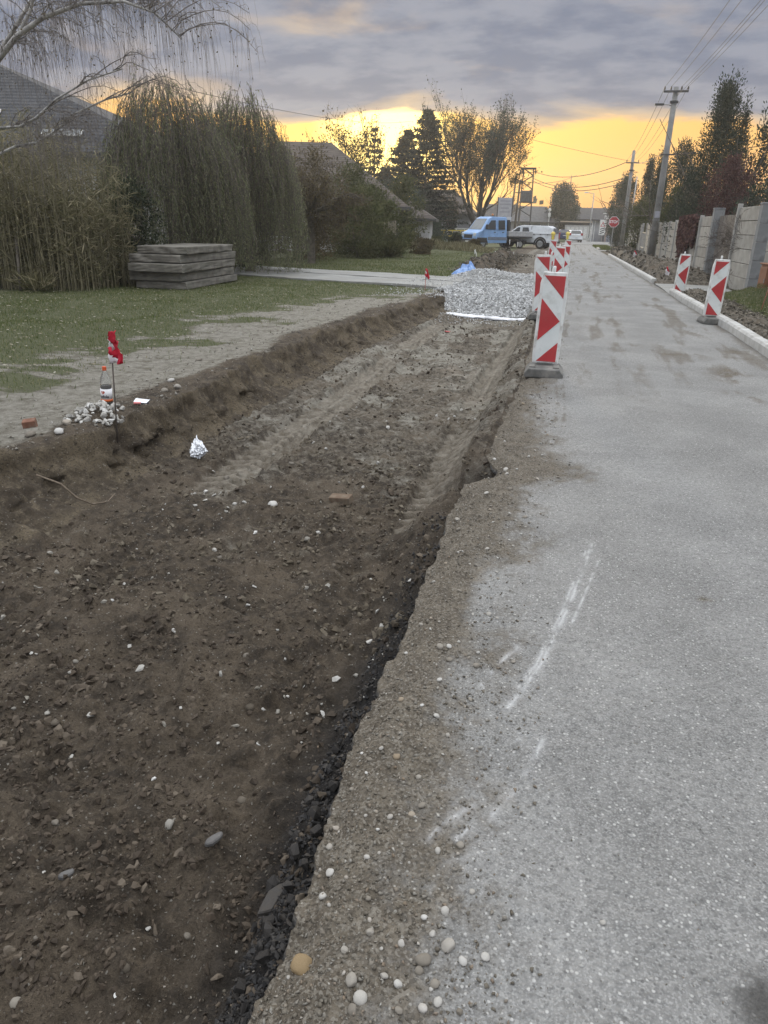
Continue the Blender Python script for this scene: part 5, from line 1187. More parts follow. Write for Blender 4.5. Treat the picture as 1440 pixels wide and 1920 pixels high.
def wheel(root, x, y, r_, w_=.22, spokes=5, rm=None):
    M_ = Matrix.Rotation(R(90), 4, 'X')
    o = MB().lathe([(r_*.62, -w_/2), (r_*.93, -w_/2), (r_, -w_*.3), (r_, w_*.3), (r_*.93, w_/2), (r_*.62, w_/2)], 22, M_, True).build('wheel', M_tyre, root, True, 0, 1, (x, y, r_))
    d = MB(); s_ = -1 if y < 0 else 1
    d.lathe([(r_*.63, -.02), (r_*.63, .04), (r_*.55, .05), (r_*.52, .0)], 20, Matrix.Translation((0, s_*w_*.28, 0))@M_)
    for k in range(spokes):
        a = 2*math.pi*k/spokes; d.add([Vector((math.cos(a+da)*rr, s_*(w_*.40), math.sin(a+da)*rr)) for rr, da in ((.05*r_, -.9), (r_*.57, -.16), (r_*.57, .16), (.05*r_, .9))], [(0, 1, 2, 3)])
    d.lathe([(.001, 0), (r_*.2, 0), (r_*.2, .05), (.001, .05)], 12, Matrix.Translation((0, s_*w_*.3, 0))@M_)
    d.build('rim', rm or M_rim, o)
    link('hub_shadow', MB().lathe([(.001, 0), (r_*.6, 0), (r_*.6, .01), (.001, .01)], 16, Matrix.Translation((0, s_*w_*.1, 0))@M_).mesh('hub_shade_disc'), M_blk, o).name = 'hub_shade_disc'  # black disc stands in for the shade behind the spokes
def arch(root, x, y, r_, mat, wdt=.05):
    v = MB(); s_ = -1 if y < 0 else 1; pts = [(math.cos(R(a))*q, math.sin(R(a))*q) for q, rg in ((r_*1.30, range(-15, 196, 15)), (r_*1.02, range(195, -16, -15))) for a in rg]
    v.prism([(x+a, b+r_) for a, b in pts], y, y+s_*wdt, 'y'); v.build('wheel_arch', mat, root)
# ---- blue double cab dropside truck
tr = empty('dropside_truck', 'light blue double cab truck with a low dropside bed parked on the grass', 'truck', (-6.4, 63.6, -.02), math.pi+R(44))
hwT = lambda z: .98-.16*max(0, (z-1.35))/1.0
prof = [(2.62, .36), (2.76, .50), (2.78, .86), (2.68, 1.14), (2.15, 1.36), (1.50, 2.22), (1.15, 2.36), (-.30, 2.36), (-.42, 2.28), (-.44, .42)]
shell(prof, hwT).build('cab', M_blue, tr, False, .05, 2)
MB().add([(2.10, -.80, 1.385), (2.10, .80, 1.385), (1.50, .70, 2.185), (1.50, -.70, 2.185)], [(0, 1, 2, 3)]).build('windscreen', M_glassl, tr, loc=(.035, 0, .01))
for s_ in (-1, 1):
    d = sidepanel([(2.02, .52), (2.02, 1.38), (1.90, 1.42), (1.22, 2.20), (.68, 2.22), (.68, .52)], hwT, s_, .008, .02).build('door', M_blue, tr)
    sidepanel([(1.80, 1.42), (1.25, 2.08), (.80, 2.10), (.80, 1.42)], hwT, s_, .016, .01).build('window', M_glass, d); sidepanel([(.80, 1.18), (.98, 1.18), (.98, 1.24), (.80, 1.24)], hwT, s_, .04, .03).build('handle', M_blk, d)
    d = sidepanel([(.62, .52), (.62, 2.22), (-.26, 2.24), (-.26, .52)], hwT, s_, .008, .02).build('door', M_blue, tr)
    sidepanel([(.52, 1.42), (.52, 2.10), (-.14, 2.12), (-.14, 1.42)], hwT, s_, .016, .01).build('window', M_glass, d); sidepanel([(-.02, 1.18), (.16, 1.18), (.16, 1.24), (-.02, 1.24)], hwT, s_, .04, .03).build('handle', M_blk, d)
    sidepanel([(2.60, .42), (2.60, .80), (1.62, .80), (1.62, .42)], hwT, s_, .010, .03).build('sill_moulding', M_blk, tr); sidepanel([(1.55, .62), (1.55, .86), (-.40, .86), (-.40, .62)], hwT, s_, .022, .03).build('side_moulding', pm('grey_moulding', (.13, .16, .22), (.16, .19, .25), 5, .6, 0), tr)
    MB().box(2.56, 2.775, s_*.62, s_*.92, .86, 1.14).build('headlamp', M_head, tr, False, .04, 1)
    MB().box(1.72, 1.88, s_*1.0, s_*1.24, 1.42, 1.78).build('mirror', M_blk, tr, False, .04, 1)
MB().box(2.70, 2.83, -.98, .98, .34, .66).build('bumper', M_blk, tr, False, .05, 2); MB().box(2.70, 2.80, -.55, .55, .74, 1.02).build('grille', M_blk, tr, False, .02, 1)
MB().box(2.83, 2.845, -.26, .26, .44, .55).build('number_plate', M_wplast, tr); MB().box(.35, .60, -.14, .14, 2.38, 2.44).build('beacon_base', M_blk, tr); MB().lathe([(.07, 0), (.075, .12), (.05, .16)], 10).build('roof_beacon', pm('orange_lens', (.7, .25, .05), (.75, .3, .08), 5, .3, 0), tr, True, 0, 1, (.47, 0, 2.42))
MB().box(-2.95, 1.0, -.42, .42, .46, .62).build('chassis', M_blk, tr); MB().box(-3.0, -.50, -1.02, 1.02, .84, .92).build('bed_floor', M_blk, tr)
for s_ in (-1, 1):
    for k in range(3): MB().box(-3.0, -.52, s_*1.02-.02, s_*1.02+.02, .93+k*.13, .93+k*.13+.125).build('side_board', M_alu, tr, False, .01, 1)
for x in (-3.0, -.55):
    for k in range(3): MB().box(x-.02, x+.02, -.99, .99, .93+k*.13, .93+k*.13+.125).build('end_board', M_alu, tr, False, .01, 1)
MB().box(-.62, -.56, -.95, .95, .9, 2.15).build('headboard_frame', M_blk, tr)
for x in (1.98, -1.85):
    for y in (-.86, .86): wheel(tr, x, y, .345); arch(tr, x, math.copysign(.965, y), .345, M_blk, .035)
# ---- white pickup with canopy
pk = empty('pickup_truck', 'white pickup with a white canopy and wide black wheel arches', 'pickup truck', (-4.15, 66.4, -.02), math.pi-R(13))
hwP = lambda z: .92-.16*max(0, z-1.05)/.75
prof = [(2.50, .46), (2.64, .60), (2.62, .95), (2.40, 1.06), (1.30, 1.14), (.55, 1.70), (.15, 1.80), (-.62, 1.80), (-2.05, 1.79), (-2.38, 1.62), (-2.58, 1.12), (-2.62, .60), (-2.50, .48)]
shell(prof, hwP).build('body', M_wcar, pk, False, .045, 2)
for s_ in (-1, 1):
    d = sidepanel([(1.30, .56), (1.25, 1.10), (.52, 1.66), (.22, 1.68), (.22, .56)], hwP, s_, .006, .02).build('door', M_wcar, pk); sidepanel([(1.10, 1.14), (.50, 1.62), (.30, 1.63), (.30, 1.14)], hwP, s_, .014, .01).build('window', M_glass, d)
    d = sidepanel([(.18, .56), (.18, 1.68), (-.58, 1.68), (-.58, .56)], hwP, s_, .006, .02).build('door', M_wcar, pk); sidepanel([(.08, 1.14), (.08, 1.63), (-.40, 1.63), (-.52, 1.30), (-.52, 1.14)], hwP, s_, .014, .01).build('window', M_glass, d)
    c_ = sidepanel([(-.72, 1.16), (-.72, 1.70), (-2.02, 1.70), (-2.22, 1.56), (-2.42, 1.16)], hwP, s_, .010, .02).build('canopy_side', M_wcar, pk)
    for x in (-.95, -1.5, -2.1): sidepanel([(x-.05, 1.09), (x-.05, 1.14), (x+.05, 1.14), (x+.05, 1.09)], hwP, s_, .03, .03).build('canopy_clip', M_blk, c_)
    sidepanel([(-.66, .56), (-.66, 1.74), (-.69, 1.74), (-.69, .56)], hwP, s_, .004, .01).build('cab_gap', M_blk, pk)
    MB().box(-2.66, -2.42, s_*.74, s_*.935, .78, 1.12).build('tail_lamp', M_tail, pk, False, .02, 1); MB().box(2.35, 2.62, s_*.62, s_*.92, .78, .98).build('headlamp', M_head, pk, False, .03, 1)
    MB().box(1.05, 1.2, s_*.94, s_*1.12, 1.1, 1.3).build('mirror', M_wcar, pk, False, .03, 1); MB().box(-.5, 1.2, s_*.9, s_*1.0, .36, .42).build('side_step', M_blk, pk)
MB().box(-2.76, -2.55, -.88, .88, .44, .60).build('bumper', M_blk, pk, False, .03, 1); MB().add([(-2.44, -.66, 1.62), (-2.44, .66, 1.62), (-2.60, .72, 1.22), (-2.60, -.72, 1.22)], [(0, 1, 2, 3)]).build('rear_window', M_glass, pk, loc=(-.04, 0, 0))
for x in (1.62, -1.52):
    for y in (-.82, .82): wheel(pk, x, y, .40, .27, 6); arch(pk, x, math.copysign(.915, y), .41, M_blk, .06)
MB().box(-2.3, 2.3, -.7, .7, .34, .50).build('chassis', M_blk, pk)
# ---- cars driving away
def car(x, y, rz, body, lab):
    root = empty('car', lab, 'car', (x, y, 0), rz); hw = lambda z: .86-.20*max(0, z-.88)/.6
    shell([(2.05, .32), (2.14, .55), (2.05, .76), (1.05, .92), (.35, 1.40), (-.1, 1.46), (-1.55, 1.44), (-2.0, 1.02), (-2.12, .92), (-2.16, .45), (-2.05, .30)], hw).build('body', body, root, False, .05, 2)
    MB().add([(-1.62, -.56, 1.38), (-1.62, .56, 1.38), (-2.0, .66, 1.03), (-2.0, -.66, 1.03)], [(0, 1, 2, 3)]).build('rear_window', M_glass, root, loc=(-.04, 0, .02))
    for s_ in (-1, 1):
        sidepanel([(.95, .96), (.35, 1.34), (-1.4, 1.36), (-1.75, .98)], hw, s_, .012, .02).build('window', M_glass, root); MB().box(-2.15, -1.98, s_*.60, s_*.85, .80, 1.10).build('tail_lamp', M_tail, root, False, .03, 1); MB().box(.75, .9, s_*.86, s_*1.02, .92, 1.06).build('mirror', body, root, False, .03, 1)
        for wx in (1.32, -1.35): wheel(root, wx, s_*.76, .31, .2)
    MB().box(-2.22, -2.05, -.82, .82, .32, .52).build('bumper', body, root, False, .04, 1); MB().box(-2.185, -2.165, -.26, .26, .66, .77).build('number_plate', M_wplast, root)
    MB().box(-1.8, 1.8, -.7, .7, .2, .34).build('underbody', M_blk, root)
car(-.30, 104, R(96), M_wcar, 'white hatchback driving away towards the crossing'); car(-1.75, 111, R(95), M_navy, 'dark blue car ahead of the white hatchback')

# ================================================================== buildings
M_plw = pm('white_render', (.50, .50, .50), (.58, .58, .575), 2, .9, .2, 40, .004, c3=(.43, .425, .41), sc3=.8)
M_pink_w = pm('pink_render', (.36, .29, .27), (.42, .34, .31), 2, .9, .2, 40, .004, c3=(.31, .25, .23), sc3=.6)
M_grey_w = pm('grey_render', (.26, .27, .30), (.32, .33, .36), 1.5, .9, .2, 40, .004)
def rooftile(name, c1, c2, sc=(3.2, 3.2, 3.2)):
    m, t = newmat(name); co = t.coord(); n_ = t.noise(co, 2.5, 4); w_ = t.n('ShaderNodeTexWave', wave_type='BANDS', bands_direction='Z'); t.l(co, w_.inputs[0]); w_.inputs['Scale'].default_value = 2.6; w_.inputs['Distortion'].default_value = .6
    t.out(t.mix(t.ramp(n_, .35, .65), c1, c2), .75, t.bump(w_.outputs[0], .5, .03), spec=.35); return m
M_roofd = rooftile('dark_roof_tiles', (.030, .032, .038), (.052, .054, .06)); M_roofb = rooftile('brown_roof_tiles', (.065, .052, .044), (.095, .078, .066)); M_roofg = rooftile('grey_roof_sheet', (.085, .087, .09), (.12, .12, .124))
def hip_house(name, x, y, rz, w_, d_, eave, ridge, rl, wallm, roofm, lab, wins=(), over=.55, roofx=None):
    """w_ along local x, d_ along local y; ridge of length rl along local x"""
    root = empty(name, lab, 'house', (x, y, 0), rz)
    MB().box(-w_/2, w_/2, -d_/2, d_/2, -.1, eave).build('wall', wallm, root)
    a, b = w_/2+over, d_/2+over; h = rl/2; rx_ = 0 if roofx is None else roofx
    v = [(-a, -b, eave-.1), (a, -b, eave-.1), (a, b, eave-.1), (-a, b, eave-.1), (-h+rx_, 0, ridge), (h+rx_, 0, ridge)]
    r_ = MB().add(v, [(0, 1, 5, 4), (2, 3, 4, 5), (1, 2, 5), (3, 0, 4), (3, 2, 1, 0)]).build('roof', roofm, root)
    MB().box(-a, a, -b-.03, -b, eave-.26, eave-.08).box(-a, a, b, b+.03, eave-.26, eave-.08).box(-a-.03, -a, -b, b, eave-.26, eave-.08).box(a, a+.03, -b, b, eave-.26, eave-.08).build('gutter', M_dark, r_)
    for (wx, wz, ww, wh) in wins:
        f_ = MB().box(wx-ww/2-.07, wx+ww/2+.07, -d_/2-.05, -d_/2-.004, wz-wh/2-.07, wz+wh/2+.07).build('window', M_wplast, root); MB().box(wx-ww/2, wx+ww/2, -d_/2-.062, -d_/2-.052, wz-wh/2, wz+wh/2).build('pane', M_glass, f_); MB().box(wx-ww/2-.15, wx+ww/2+.15, -d_/2-.14, -d_/2-.005, wz-wh/2-.13, wz-wh/2-.08).build('sill', M_kerb, f_)
    return root, r_
h1, r1 = hip_house('house', -22.2, 28.5, R(9), 15.0, 8.0, 3.75, 7.6, 3.0, M_plw, M_roofd, 'house with big dark roof and white skylight strips behind the reeds', ((4.0, 1.7, 1.3, 1.3), (1.0, 1.7, 1.3, 1.3), (-2.0, 1.7, 1.3, 1.3)), .6, -3.5)
sl = math.atan2(7.6-3.65, 4.6)
for (lx, f0, l_, nm) in ((3.55, .16, 1.5, 'skylight'), (.2, .34, 1.4, 'skylight')):
    o = MB().box(-l_/2, l_/2, -.16, .16, .02, .08).build(nm, M_wplast, r1, False, .02, 1, (lx, -4.6+4.6*f0, 3.65+3.95*f0), (sl, 0, 0)); MB().box(-l_/2+.06, l_/2-.06, -.12, .12, .082, .09).build('pane', M_glassl, o)
h2, r2 = hip_house('house', -16.6, 46.5, R(14), 11.5, 8.5, 2.6, 6.1, 3.2, M_plw, M_roofb, 'house with brown hipped roof behind willow and thuja hedge', ((3.0, 1.4, 1.4, 1.2), (-1.0, 1.4, 1.4, 1.2)), .6)
hip_house('house', -12.6, 55.5, R(8), 4.6, 4.5, 2.1, 3.15, 1.5, M_plw, M_roofb, 'low brown roofed annexe beyond the thuja hedge', ((.8, 1.2, .9, .9),), .4)
hip_house('house', -17.6, 99, R(3), 9.0, 7, 3.1, 5.8, 4, M_grey_w, M_roofb, 'bluish grey house behind the spruce trees and yellow railing', ((2.2, 1.7, 1.4, 1.3), (-1.6, 1.7, 1.4, 1.3)))
hip_house('house', -7.4, 132, R(0), 9, 7, 2.6, 4.9, 4, M_grey_w, M_roofg, 'far grey house between the tower and the round tree', ((2.2, 1.5, 1.2, 1.1), (-1.6, 1.5, 1.2, 1.1)))
hip_house('house', -14.5, 150, R(0), 10, 8, 3.0, 5.6, 5, M_plw, M_roofd, 'far pale house behind the broad bare tree', ((2.2, 1.6, 1.2, 1.1),))
hip_house('house', -3.6, 150, R(0), 6, 7, 2.6, 4.8, 2, M_plw, M_roofg, 'small far house in the gap left of round tree', ((.8, 1.5, 1.2, 1.1),))
hl = empty('hall', 'long low building with dark roof and light strip behind the crossing', 'building', (5.5, 152, 0))
MB().box(-7, 14, -4, 4, -.1, 3.2).build('wall', M_grey_w, hl); rf = MB().prism([(-4.6, 3.1), (4.6, 3.1), (4.6, 3.3), (.4, 5.3), (-.4, 5.3), (-4.6, 3.3)], -7.4, 14.4, 'x').build('roof', M_roofd, hl)
for x in (-1.2, .4): MB().box(x, x+1.2, -2.75, -2.5, 4.25, 4.4).build('roof_light', M_wplast, rf)
sh_ = empty('shed', 'small whitish shed with pale flat roof left of the street lamp', 'shed', (-.05, 128, 0))
MB().box(-1.9, 2.4, -1.5, 1.5, -.1, 2.15).build('wall', M_plw, sh_); MB().box(-2.7, 2.2, -2.0, 1.8, 2.55, 2.72).build('roof', pm('pale_sheet_roof', (.42, .34, .26), (.5, .41, .32), 3, .8, .1), sh_); MB().box(-1.8, 2.1, -1.4, 1.4, 2.15, 2.56).build('fascia', M_dark, sh_)
for i in range(6): MB().box(-1.6+i*.66, -1.6+i*.66+.5, -1.56, -1.51, .2, 1.9).build('cladding_board', M_wplast, sh_)
pb = empty('pink_building', 'pink walled corner building with a boxed sign and blue base', 'building', (4.35, 113.5, 0))
MB().box(-.55, 1.9, -1.6, 3, -.1, 3.1).build('wall', M_pink_w, pb); MB().box(-.35, 1.5, -1.68, -1.62, -.05, .95).build('base_band', pm('blue_grey_band', (.20, .22, .28), (.25, .27, .33), 3, .8, .1), pb); MB().box(-.75, 2.1, -1.8, 3.2, 3.1, 3.25).build('roof_slab', M_kerb, pb); MB().box(-.9, .2, -1.9, -1.7, 2.95, 3.45).build('sign_box', M_plw, pb); MB().box(.35, .9, -1.8, -1.62, 1.7, 2.5).build('meter_box', M_kerb, pb)
wb = empty('bus_shelter', 'small open shelter with posts beside the pink building', 'shelter', (2.75, 112.6, 0))
for x in (-.75, -.45, .65): MB().box(x-.05, x+.05, -.05, .05, -.05, 2.7).build('post', M_wplast, wb)
MB().box(-.85, 1.0, -.5, .7, 2.7, 2.82).build('roof', M_dark, wb); MB().box(-.85, 1.3, .2, .3, -.05, .95).build('low_wall', M_grey_w, wb)
st_ = empty('warning_sign', 'white crossing sign with a triangle above a striped plate', 'sign', (3.35, 111.6, 0))
MB().box(-.42, .42, -.02, .02, .9, 2.85).build('board', M_wplast, st_); MB().prism([(-.34, 1.98), (.34, 1.98), (0, 2.62)], -.03, -.022, 'y').build('triangle', M_red, st_); MB().prism([(-.2, 2.06), (.2, 2.06), (0, 2.44)], -.036, -.031, 'y').build('triangle_face', M_wplast, st_)
for k in range(3): MB().add([(-.3, -.028, 1.0+k*.28), (.3, -.028, 1.22+k*.28), (.3, -.028, 1.34+k*.28), (-.3, -.028, 1.12+k*.28)], [(0, 1, 2, 3)]).build('stripe', M_ink, st_)
MB().tube([(0, .05, -.1), (0, .05, 2.9)], .05, 6).build('post', M_galv, st_)
ls = empty('crossing_signal', 'slim white signal post with round lamp beyond the junction', 'signal', (-4.6, 128, 0))
MB().tube([(0, 0, -.1), (0, 0, 4.6)], .07, 6).build('post', M_wplast, ls); MB().lathe([(.22, -.05), (.24, 0), (.22, .05)], 14, Matrix.Rotation(R(90), 4, 'X')).build('signal_head', M_wplast, ls, True, 0, 1, (0, -.1, 4.3)); MB().box(-.2, .2, -.08, .0, 3.3, 3.9).build('signal_plate', M_wplast, ls)
# ================================================================== vegetation
def tubes(name, P, Rr, k, mat, parent=None):
    """P (B,n,3) polylines with radii (B,n) as one mesh"""
    P = np.asarray(P, float); Rr = np.asarray(Rr, float); B, n, _ = P.shape
    T = np.gradient(P, axis=1); T /= np.linalg.norm(T, axis=2, keepdims=True)+1e-9
    ref = np.where(np.abs(T[..., 2:3]) < .9, np.array([0, 0, 1.0]), np.array([1.0, 0, 0]))
    A = np.cross(T, ref); A /= np.linalg.norm(A, axis=2, keepdims=True)+1e-9; C_ = np.cross(T, A)
    th = np.arange(k)*2*np.pi/k
    V = P[:, :, None]+(A[:, :, None]*np.cos(th)[None, None, :, None]+C_[:, :, None]*np.sin(th)[None, None, :, None])*Rr[:, :, None, None]
    idx = np.arange(B*n*k).reshape(B, n, k); a = idx[:, :-1]; b = idx[:, 1:]
    q = np.stack([a, np.roll(a, -1, 2), np.roll(b, -1, 2), b], -1).reshape(-1, 4)
    return link(name, np_mesh(name, V.reshape(-1, 3), quads=q, smooth=True), mat, parent)
def cards(name, Cn, D, Ln, Wd, mat, parent, g, fold=.25, tone=None):
    """small leaf faces: centre, direction, length, width; each bent along its middle"""
    n = len(Cn); D = D/(np.linalg.norm(D, axis=1, keepdims=True)+1e-9)
    S = np.cross(D, g.normal(size=(n, 3))); S /= np.linalg.norm(S, axis=1, keepdims=True)+1e-9; Nn = np.cross(D, S)
    b = Cn; m_ = Cn+D*(Ln*.5)[:, None]+Nn*(Ln*fold*(g.random(n)-.5))[:, None]; e = Cn+D*Ln[:, None]+Nn*(Ln*fold*(g.random(n)-.5))[:, None]; s_ = S*(Wd*.5)[:, None]
    V = np.stack([b, m_+s_, e, m_-s_], 1).reshape(-1, 3)
    tn = np.repeat(g.random(n) if tone is None else tone, 4)
    return link(name, np_mesh(name, V, quads=np.arange(4*n).reshape(-1, 4), attrs={'tone': tn}), mat, parent)
def leafm(name, cols, trans=.3): return grassmat(name, cols, trans)
M_bark = pm('grey_bark', (.085, .075, .062), (.14, .125, .105), 8, .95, .6, 30, .008)
M_birch = pm('birch_bark', (.30, .295, .28), (.42, .415, .40), 5, .85, .3, 30, .004, c3=(.10, .095, .09), sc3=4)
M_twig = pm('thin_twigs', (.075, .062, .055), (.11, .092, .08), 8, .9, 0)
M_twigb = pm('birch_twigs', (.15, .135, .125), (.21, .19, .175), 8, .9, 0)
M_twigr = pm('reddish_twigs', (.10, .068, .052), (.14, .10, .078), 8, .9, 0)
M_willow = leafm('willow_leaves', [(0, (.10, .118, .06)), (.5, (.175, .196, .105)), (.85, (.26, .27, .155)), (1, (.35, .335, .215))], .5)
M_reed = leafm('reed_leaves', [(0, (.075, .076, .036)), (.5, (.16, .15, .078)), (.8, (.28, .25, .15)), (1, (.42, .37, .25))], .4)
M_ever = leafm('evergreen_leaves', [(0, (.012, .020, .009)), (.6, (.026, .038, .016)), (1, (.05, .062, .028))], .15)
M_thuja = leafm('thuja_sprays', [(0, (.022, .034, .022)), (.6, (.044, .062, .040)), (1, (.078, .098, .062))], .10)
M_thujay = leafm('yellow_green_sprays', [(0, (.045, .055, .018)), (.6, (.085, .096, .034)), (1, (.14, .14, .055))], .25)
M_spruce = leafm('spruce_needles', [(0, (.014, .020, .013)), (.6, (.026, .034, .021)), (1, (.046, .054, .032))], .12)
M_red = M_red
M_redl = leafm('dark_red_leaves', [(0, (.055, .028, .028)), (.6, (.10, .048, .046)), (1, (.17, .095, .08))], .25)
M_brownl = leafm('dry_brown_leaves', [(0, (.055, .045, .022)), (.6, (.10, .08, .038)), (1, (.16, .125, .06))], .35)
M_plume = leafm('pampas_plumes', [(0, (.38, .34, .27)), (1, (.55, .50, .42))], .3)

def branchy(base, dirs, length, r0, levels, g, split=3, up=.15, spread=.55, taper=.62, nseg=6, wob=.10, droop=0.0, lens=.68):
    """recursive limbs; returns list per level of (polylines, radii)"""
    out = []; cur = [(np.array(base, float), np.array(d, float)/np.linalg.norm(d), length, r0) for d in dirs]
    for lv in range(levels):
        if lv >= 3: nseg = 4
        P, Rr, nxt = [], [], []
        for p, d, l_, r_ in cur:
            pts = [p]; dd = d.copy()
            for i in range(nseg-1):
                dd = dd+g.normal(size=3)*wob+np.array([0, 0, up*.25-droop*.2*lv]); dd /= np.linalg.norm(dd); pts.append(pts[-1]+dd*l_/(nseg-1))
            pts = np.array(pts); P.append(pts); Rr.append(np.linspace(r_, r_*taper*.8, nseg))
            if lv < levels-1:
                for s_ in range(split):
                    t_ = g.uniform(.35, 1.0) if s_ else 1.0; i0 = min(int(t_*(nseg-1)), nseg-1)
                    nd = dd+g.normal(size=3)*spread; nd[2] += up; nd /= np.linalg.norm(nd)
                    nxt.append((pts[i0], nd, l_*lens*g.uniform(.75, 1.15), r_*taper*(.6 if s_ else .85)))
        out.append((np.array(P), np.array(Rr))); cur = nxt
    return out
def plant(name, label, cat, x, y, group=None): return empty(name, label, cat, (x, y, 0), 0, group)

# ---- weeping willows
def willow(x, y, h, rx, ry, nst, lab, seed, low=.15, sides=(1, 1)):
    g = np.random.default_rng(seed); root = plant('weeping_willow', lab, 'tree', x, y, 'weeping willows')
    br = branchy((0, 0, h*.45), [(math.cos(a)*.6, math.sin(a)*.6, 1) for a in np.linspace(0, 6.28, 7)[:-1]], h*.22, .09, 3, g, 3, .1, .5)
    tk = np.array([[(0, 0, -.1), (.05, 0, h*.15), (.02, .05, h*.3), (0, 0, h*.45)]]); tubes('trunk', tk, np.array([[.17, .15, .13, .12]]), 8, M_bark, root)
    tubes('limbs', np.concatenate([b[0] for b in br]), np.concatenate([b[1] for b in br]), 4, M_bark, root)
    a = g.random(nst)*2*np.pi; r_ = np.sqrt(g.random(nst)); lump = 1+.22*np.sin(3*a+seed)+.15*np.sin(5*a+1.7*seed)
    sx = rx*r_*np.cos(a)*lump*.9; sy = ry*r_*np.sin(a)*lump*.9
    top = h*(1-.38*r_**2.2)*(1+.07*g.normal(size=nst)); ln = np.minimum(top-h*low*(1.2-r_)-.12, h*(.28+.62*g.random(nst)))
    # some strands rise before they fall, which breaks the outline
    n = 9; t_ = np.linspace(0, 1, n)[None]; rise = .10*h*g.random(nst)[:, None]*np.sin(np.pi*np.clip(t_*3, 0, 1))*(g.random(nst) < .3)[:, None]
    out = (.25+.35*g.random(nst))[:, None]*(1-np.exp(-3*t_)); w1 = g.random(nst)[:, None]*6.28
    P = np.stack([sx[:, None]+np.cos(a)[:, None]*out+.05*np.sin(t_*9+w1), sy[:, None]+np.sin(a)[:, None]*out+.05*np.cos(t_*8+w1), top[:, None]-ln[:, None]*t_+rise], -1)
    tubes('hanging_twigs', P, np.repeat(np.linspace(.007, .003, n)[None], nst, 0), 3, M_twig, root)
    k = 40; f_ = g.random((nst, k))**.85*(n-1.001); i0 = f_.astype(int); fr = (f_-i0)[..., None]; ii = np.arange(nst)[:, None]
    C0 = P[ii, i0]*(1-fr)+P[ii, i0+1]*fr; C0 = C0.reshape(-1, 3)+g.normal(size=(nst*k, 3))*.03
    D = g.normal(size=(nst*k, 3))*.6+np.array([0, 0, -1.0]); m_ = nst*k
    ton = np.clip(np.repeat(g.random(nst), k)*.6+.4*g.random(m_), 0, 1)
    cards('crown', C0, D, .055+.065*g.random(m_), .016+.014*g.random(m_), M_willow, root, g, .3, ton)
willow(-11.35, 20.3, 4.75, 1.85, 1.9, 1250, 'weeping willow with leafy strands hanging behind the concrete slabs', 101)
willow(-10.35, 23.4, 4.8, 1.5, 1.8, 1150, 'weeping willow trailing its strands onto the concrete path', 102, .02)
willow(-11.9, 24.6, 5.0, 1.4, 1.6, 700, 'darker weeping willow half hidden between the reeds and other willows', 103)
# ---- reeds
g = np.random.default_rng(110)
rd = plant('reed_clump', 'tall tangled clump of dry reeds and bamboo before the dark roofed house', 'reeds', -12.2, 15.6)
n = 900; bx = g.uniform(-2.6, 1.7, n); by = g.uniform(-.9, 1.2, n)+.12*bx; hh = np.interp(bx, [-2.6, -1.2, .3, 1.2, 1.7], [3.5, 3.8, 3.6, 3.2, 2.5])*g.uniform(.55, 1.05, n)
ang = g.random(n)*6.28; ln_ = g.random(n)*.5; t_ = np.linspace(0, 1, 7)[None]
P = np.stack([bx[:, None]+np.cos(ang)[:, None]*ln_[:, None]*t_**2.2, by[:, None]+np.sin(ang)[:, None]*ln_[:, None]*t_**2.2, hh[:, None]*t_-.25*ln_[:, None]*t_**3], -1)
tubes('stalks', P, np.repeat(np.linspace(.012, .004, 7)[None], n, 0), 3, pm('dry_stalks', (.16, .145, .085), (.26, .235, .15), 6, .8, 0), rd)
k = 26; f_ = (.12+.88*g.random((n, k)))*5.99; i0 = f_.astype(int); fr = (f_-i0)[..., None]; ii = np.arange(n)[:, None]; C0 = (P[ii, i0]*(1-fr)+P[ii, np.minimum(i0+1, 6)]*fr).reshape(-1, 3)
a = g.random(n*k)*6.28; D = np.stack([np.cos(a), np.sin(a), g.uniform(-.9, 1.1, n*k)], 1); cards('crown', C0, D, .16+.24*g.random(n*k), .010+.016*g.random(n*k), M_reed, rd, g, .5)
a_ = [(-2.0, -.35), (-.3, -.8), (.75, -.6)]
for x, y, lab in ((-11.55, 14.55, 'low spiky tuft of pale grass at the foot of the reeds'), (-12.0, 14.9, 'second spiky grass tuft beside a leaning stick under the reeds')):
    tf = plant('grass_tuft', lab, 'grass tuft', x, y); n = 160; a = g.random(n)*6.28; C0 = np.stack([.06*np.cos(a), .06*np.sin(a), 0*a+.05], 1); D = np.stack([np.cos(a), np.sin(a), g.uniform(.2, 1.4, n)], 1); cards('blades', C0, D, .3+.35*g.random(n), .014+.01*g.random(n), M_reed, tf, g, .6)
tag(MB().tube([(-12.05, 14.6, 0), (-12.12, 14.75, .6), (-12.2, 14.9, 1.15)], .035, 7).build('leaning_stick', M_bark, None, True), 'bare leaning stick at the foot of the reeds', 'stick')
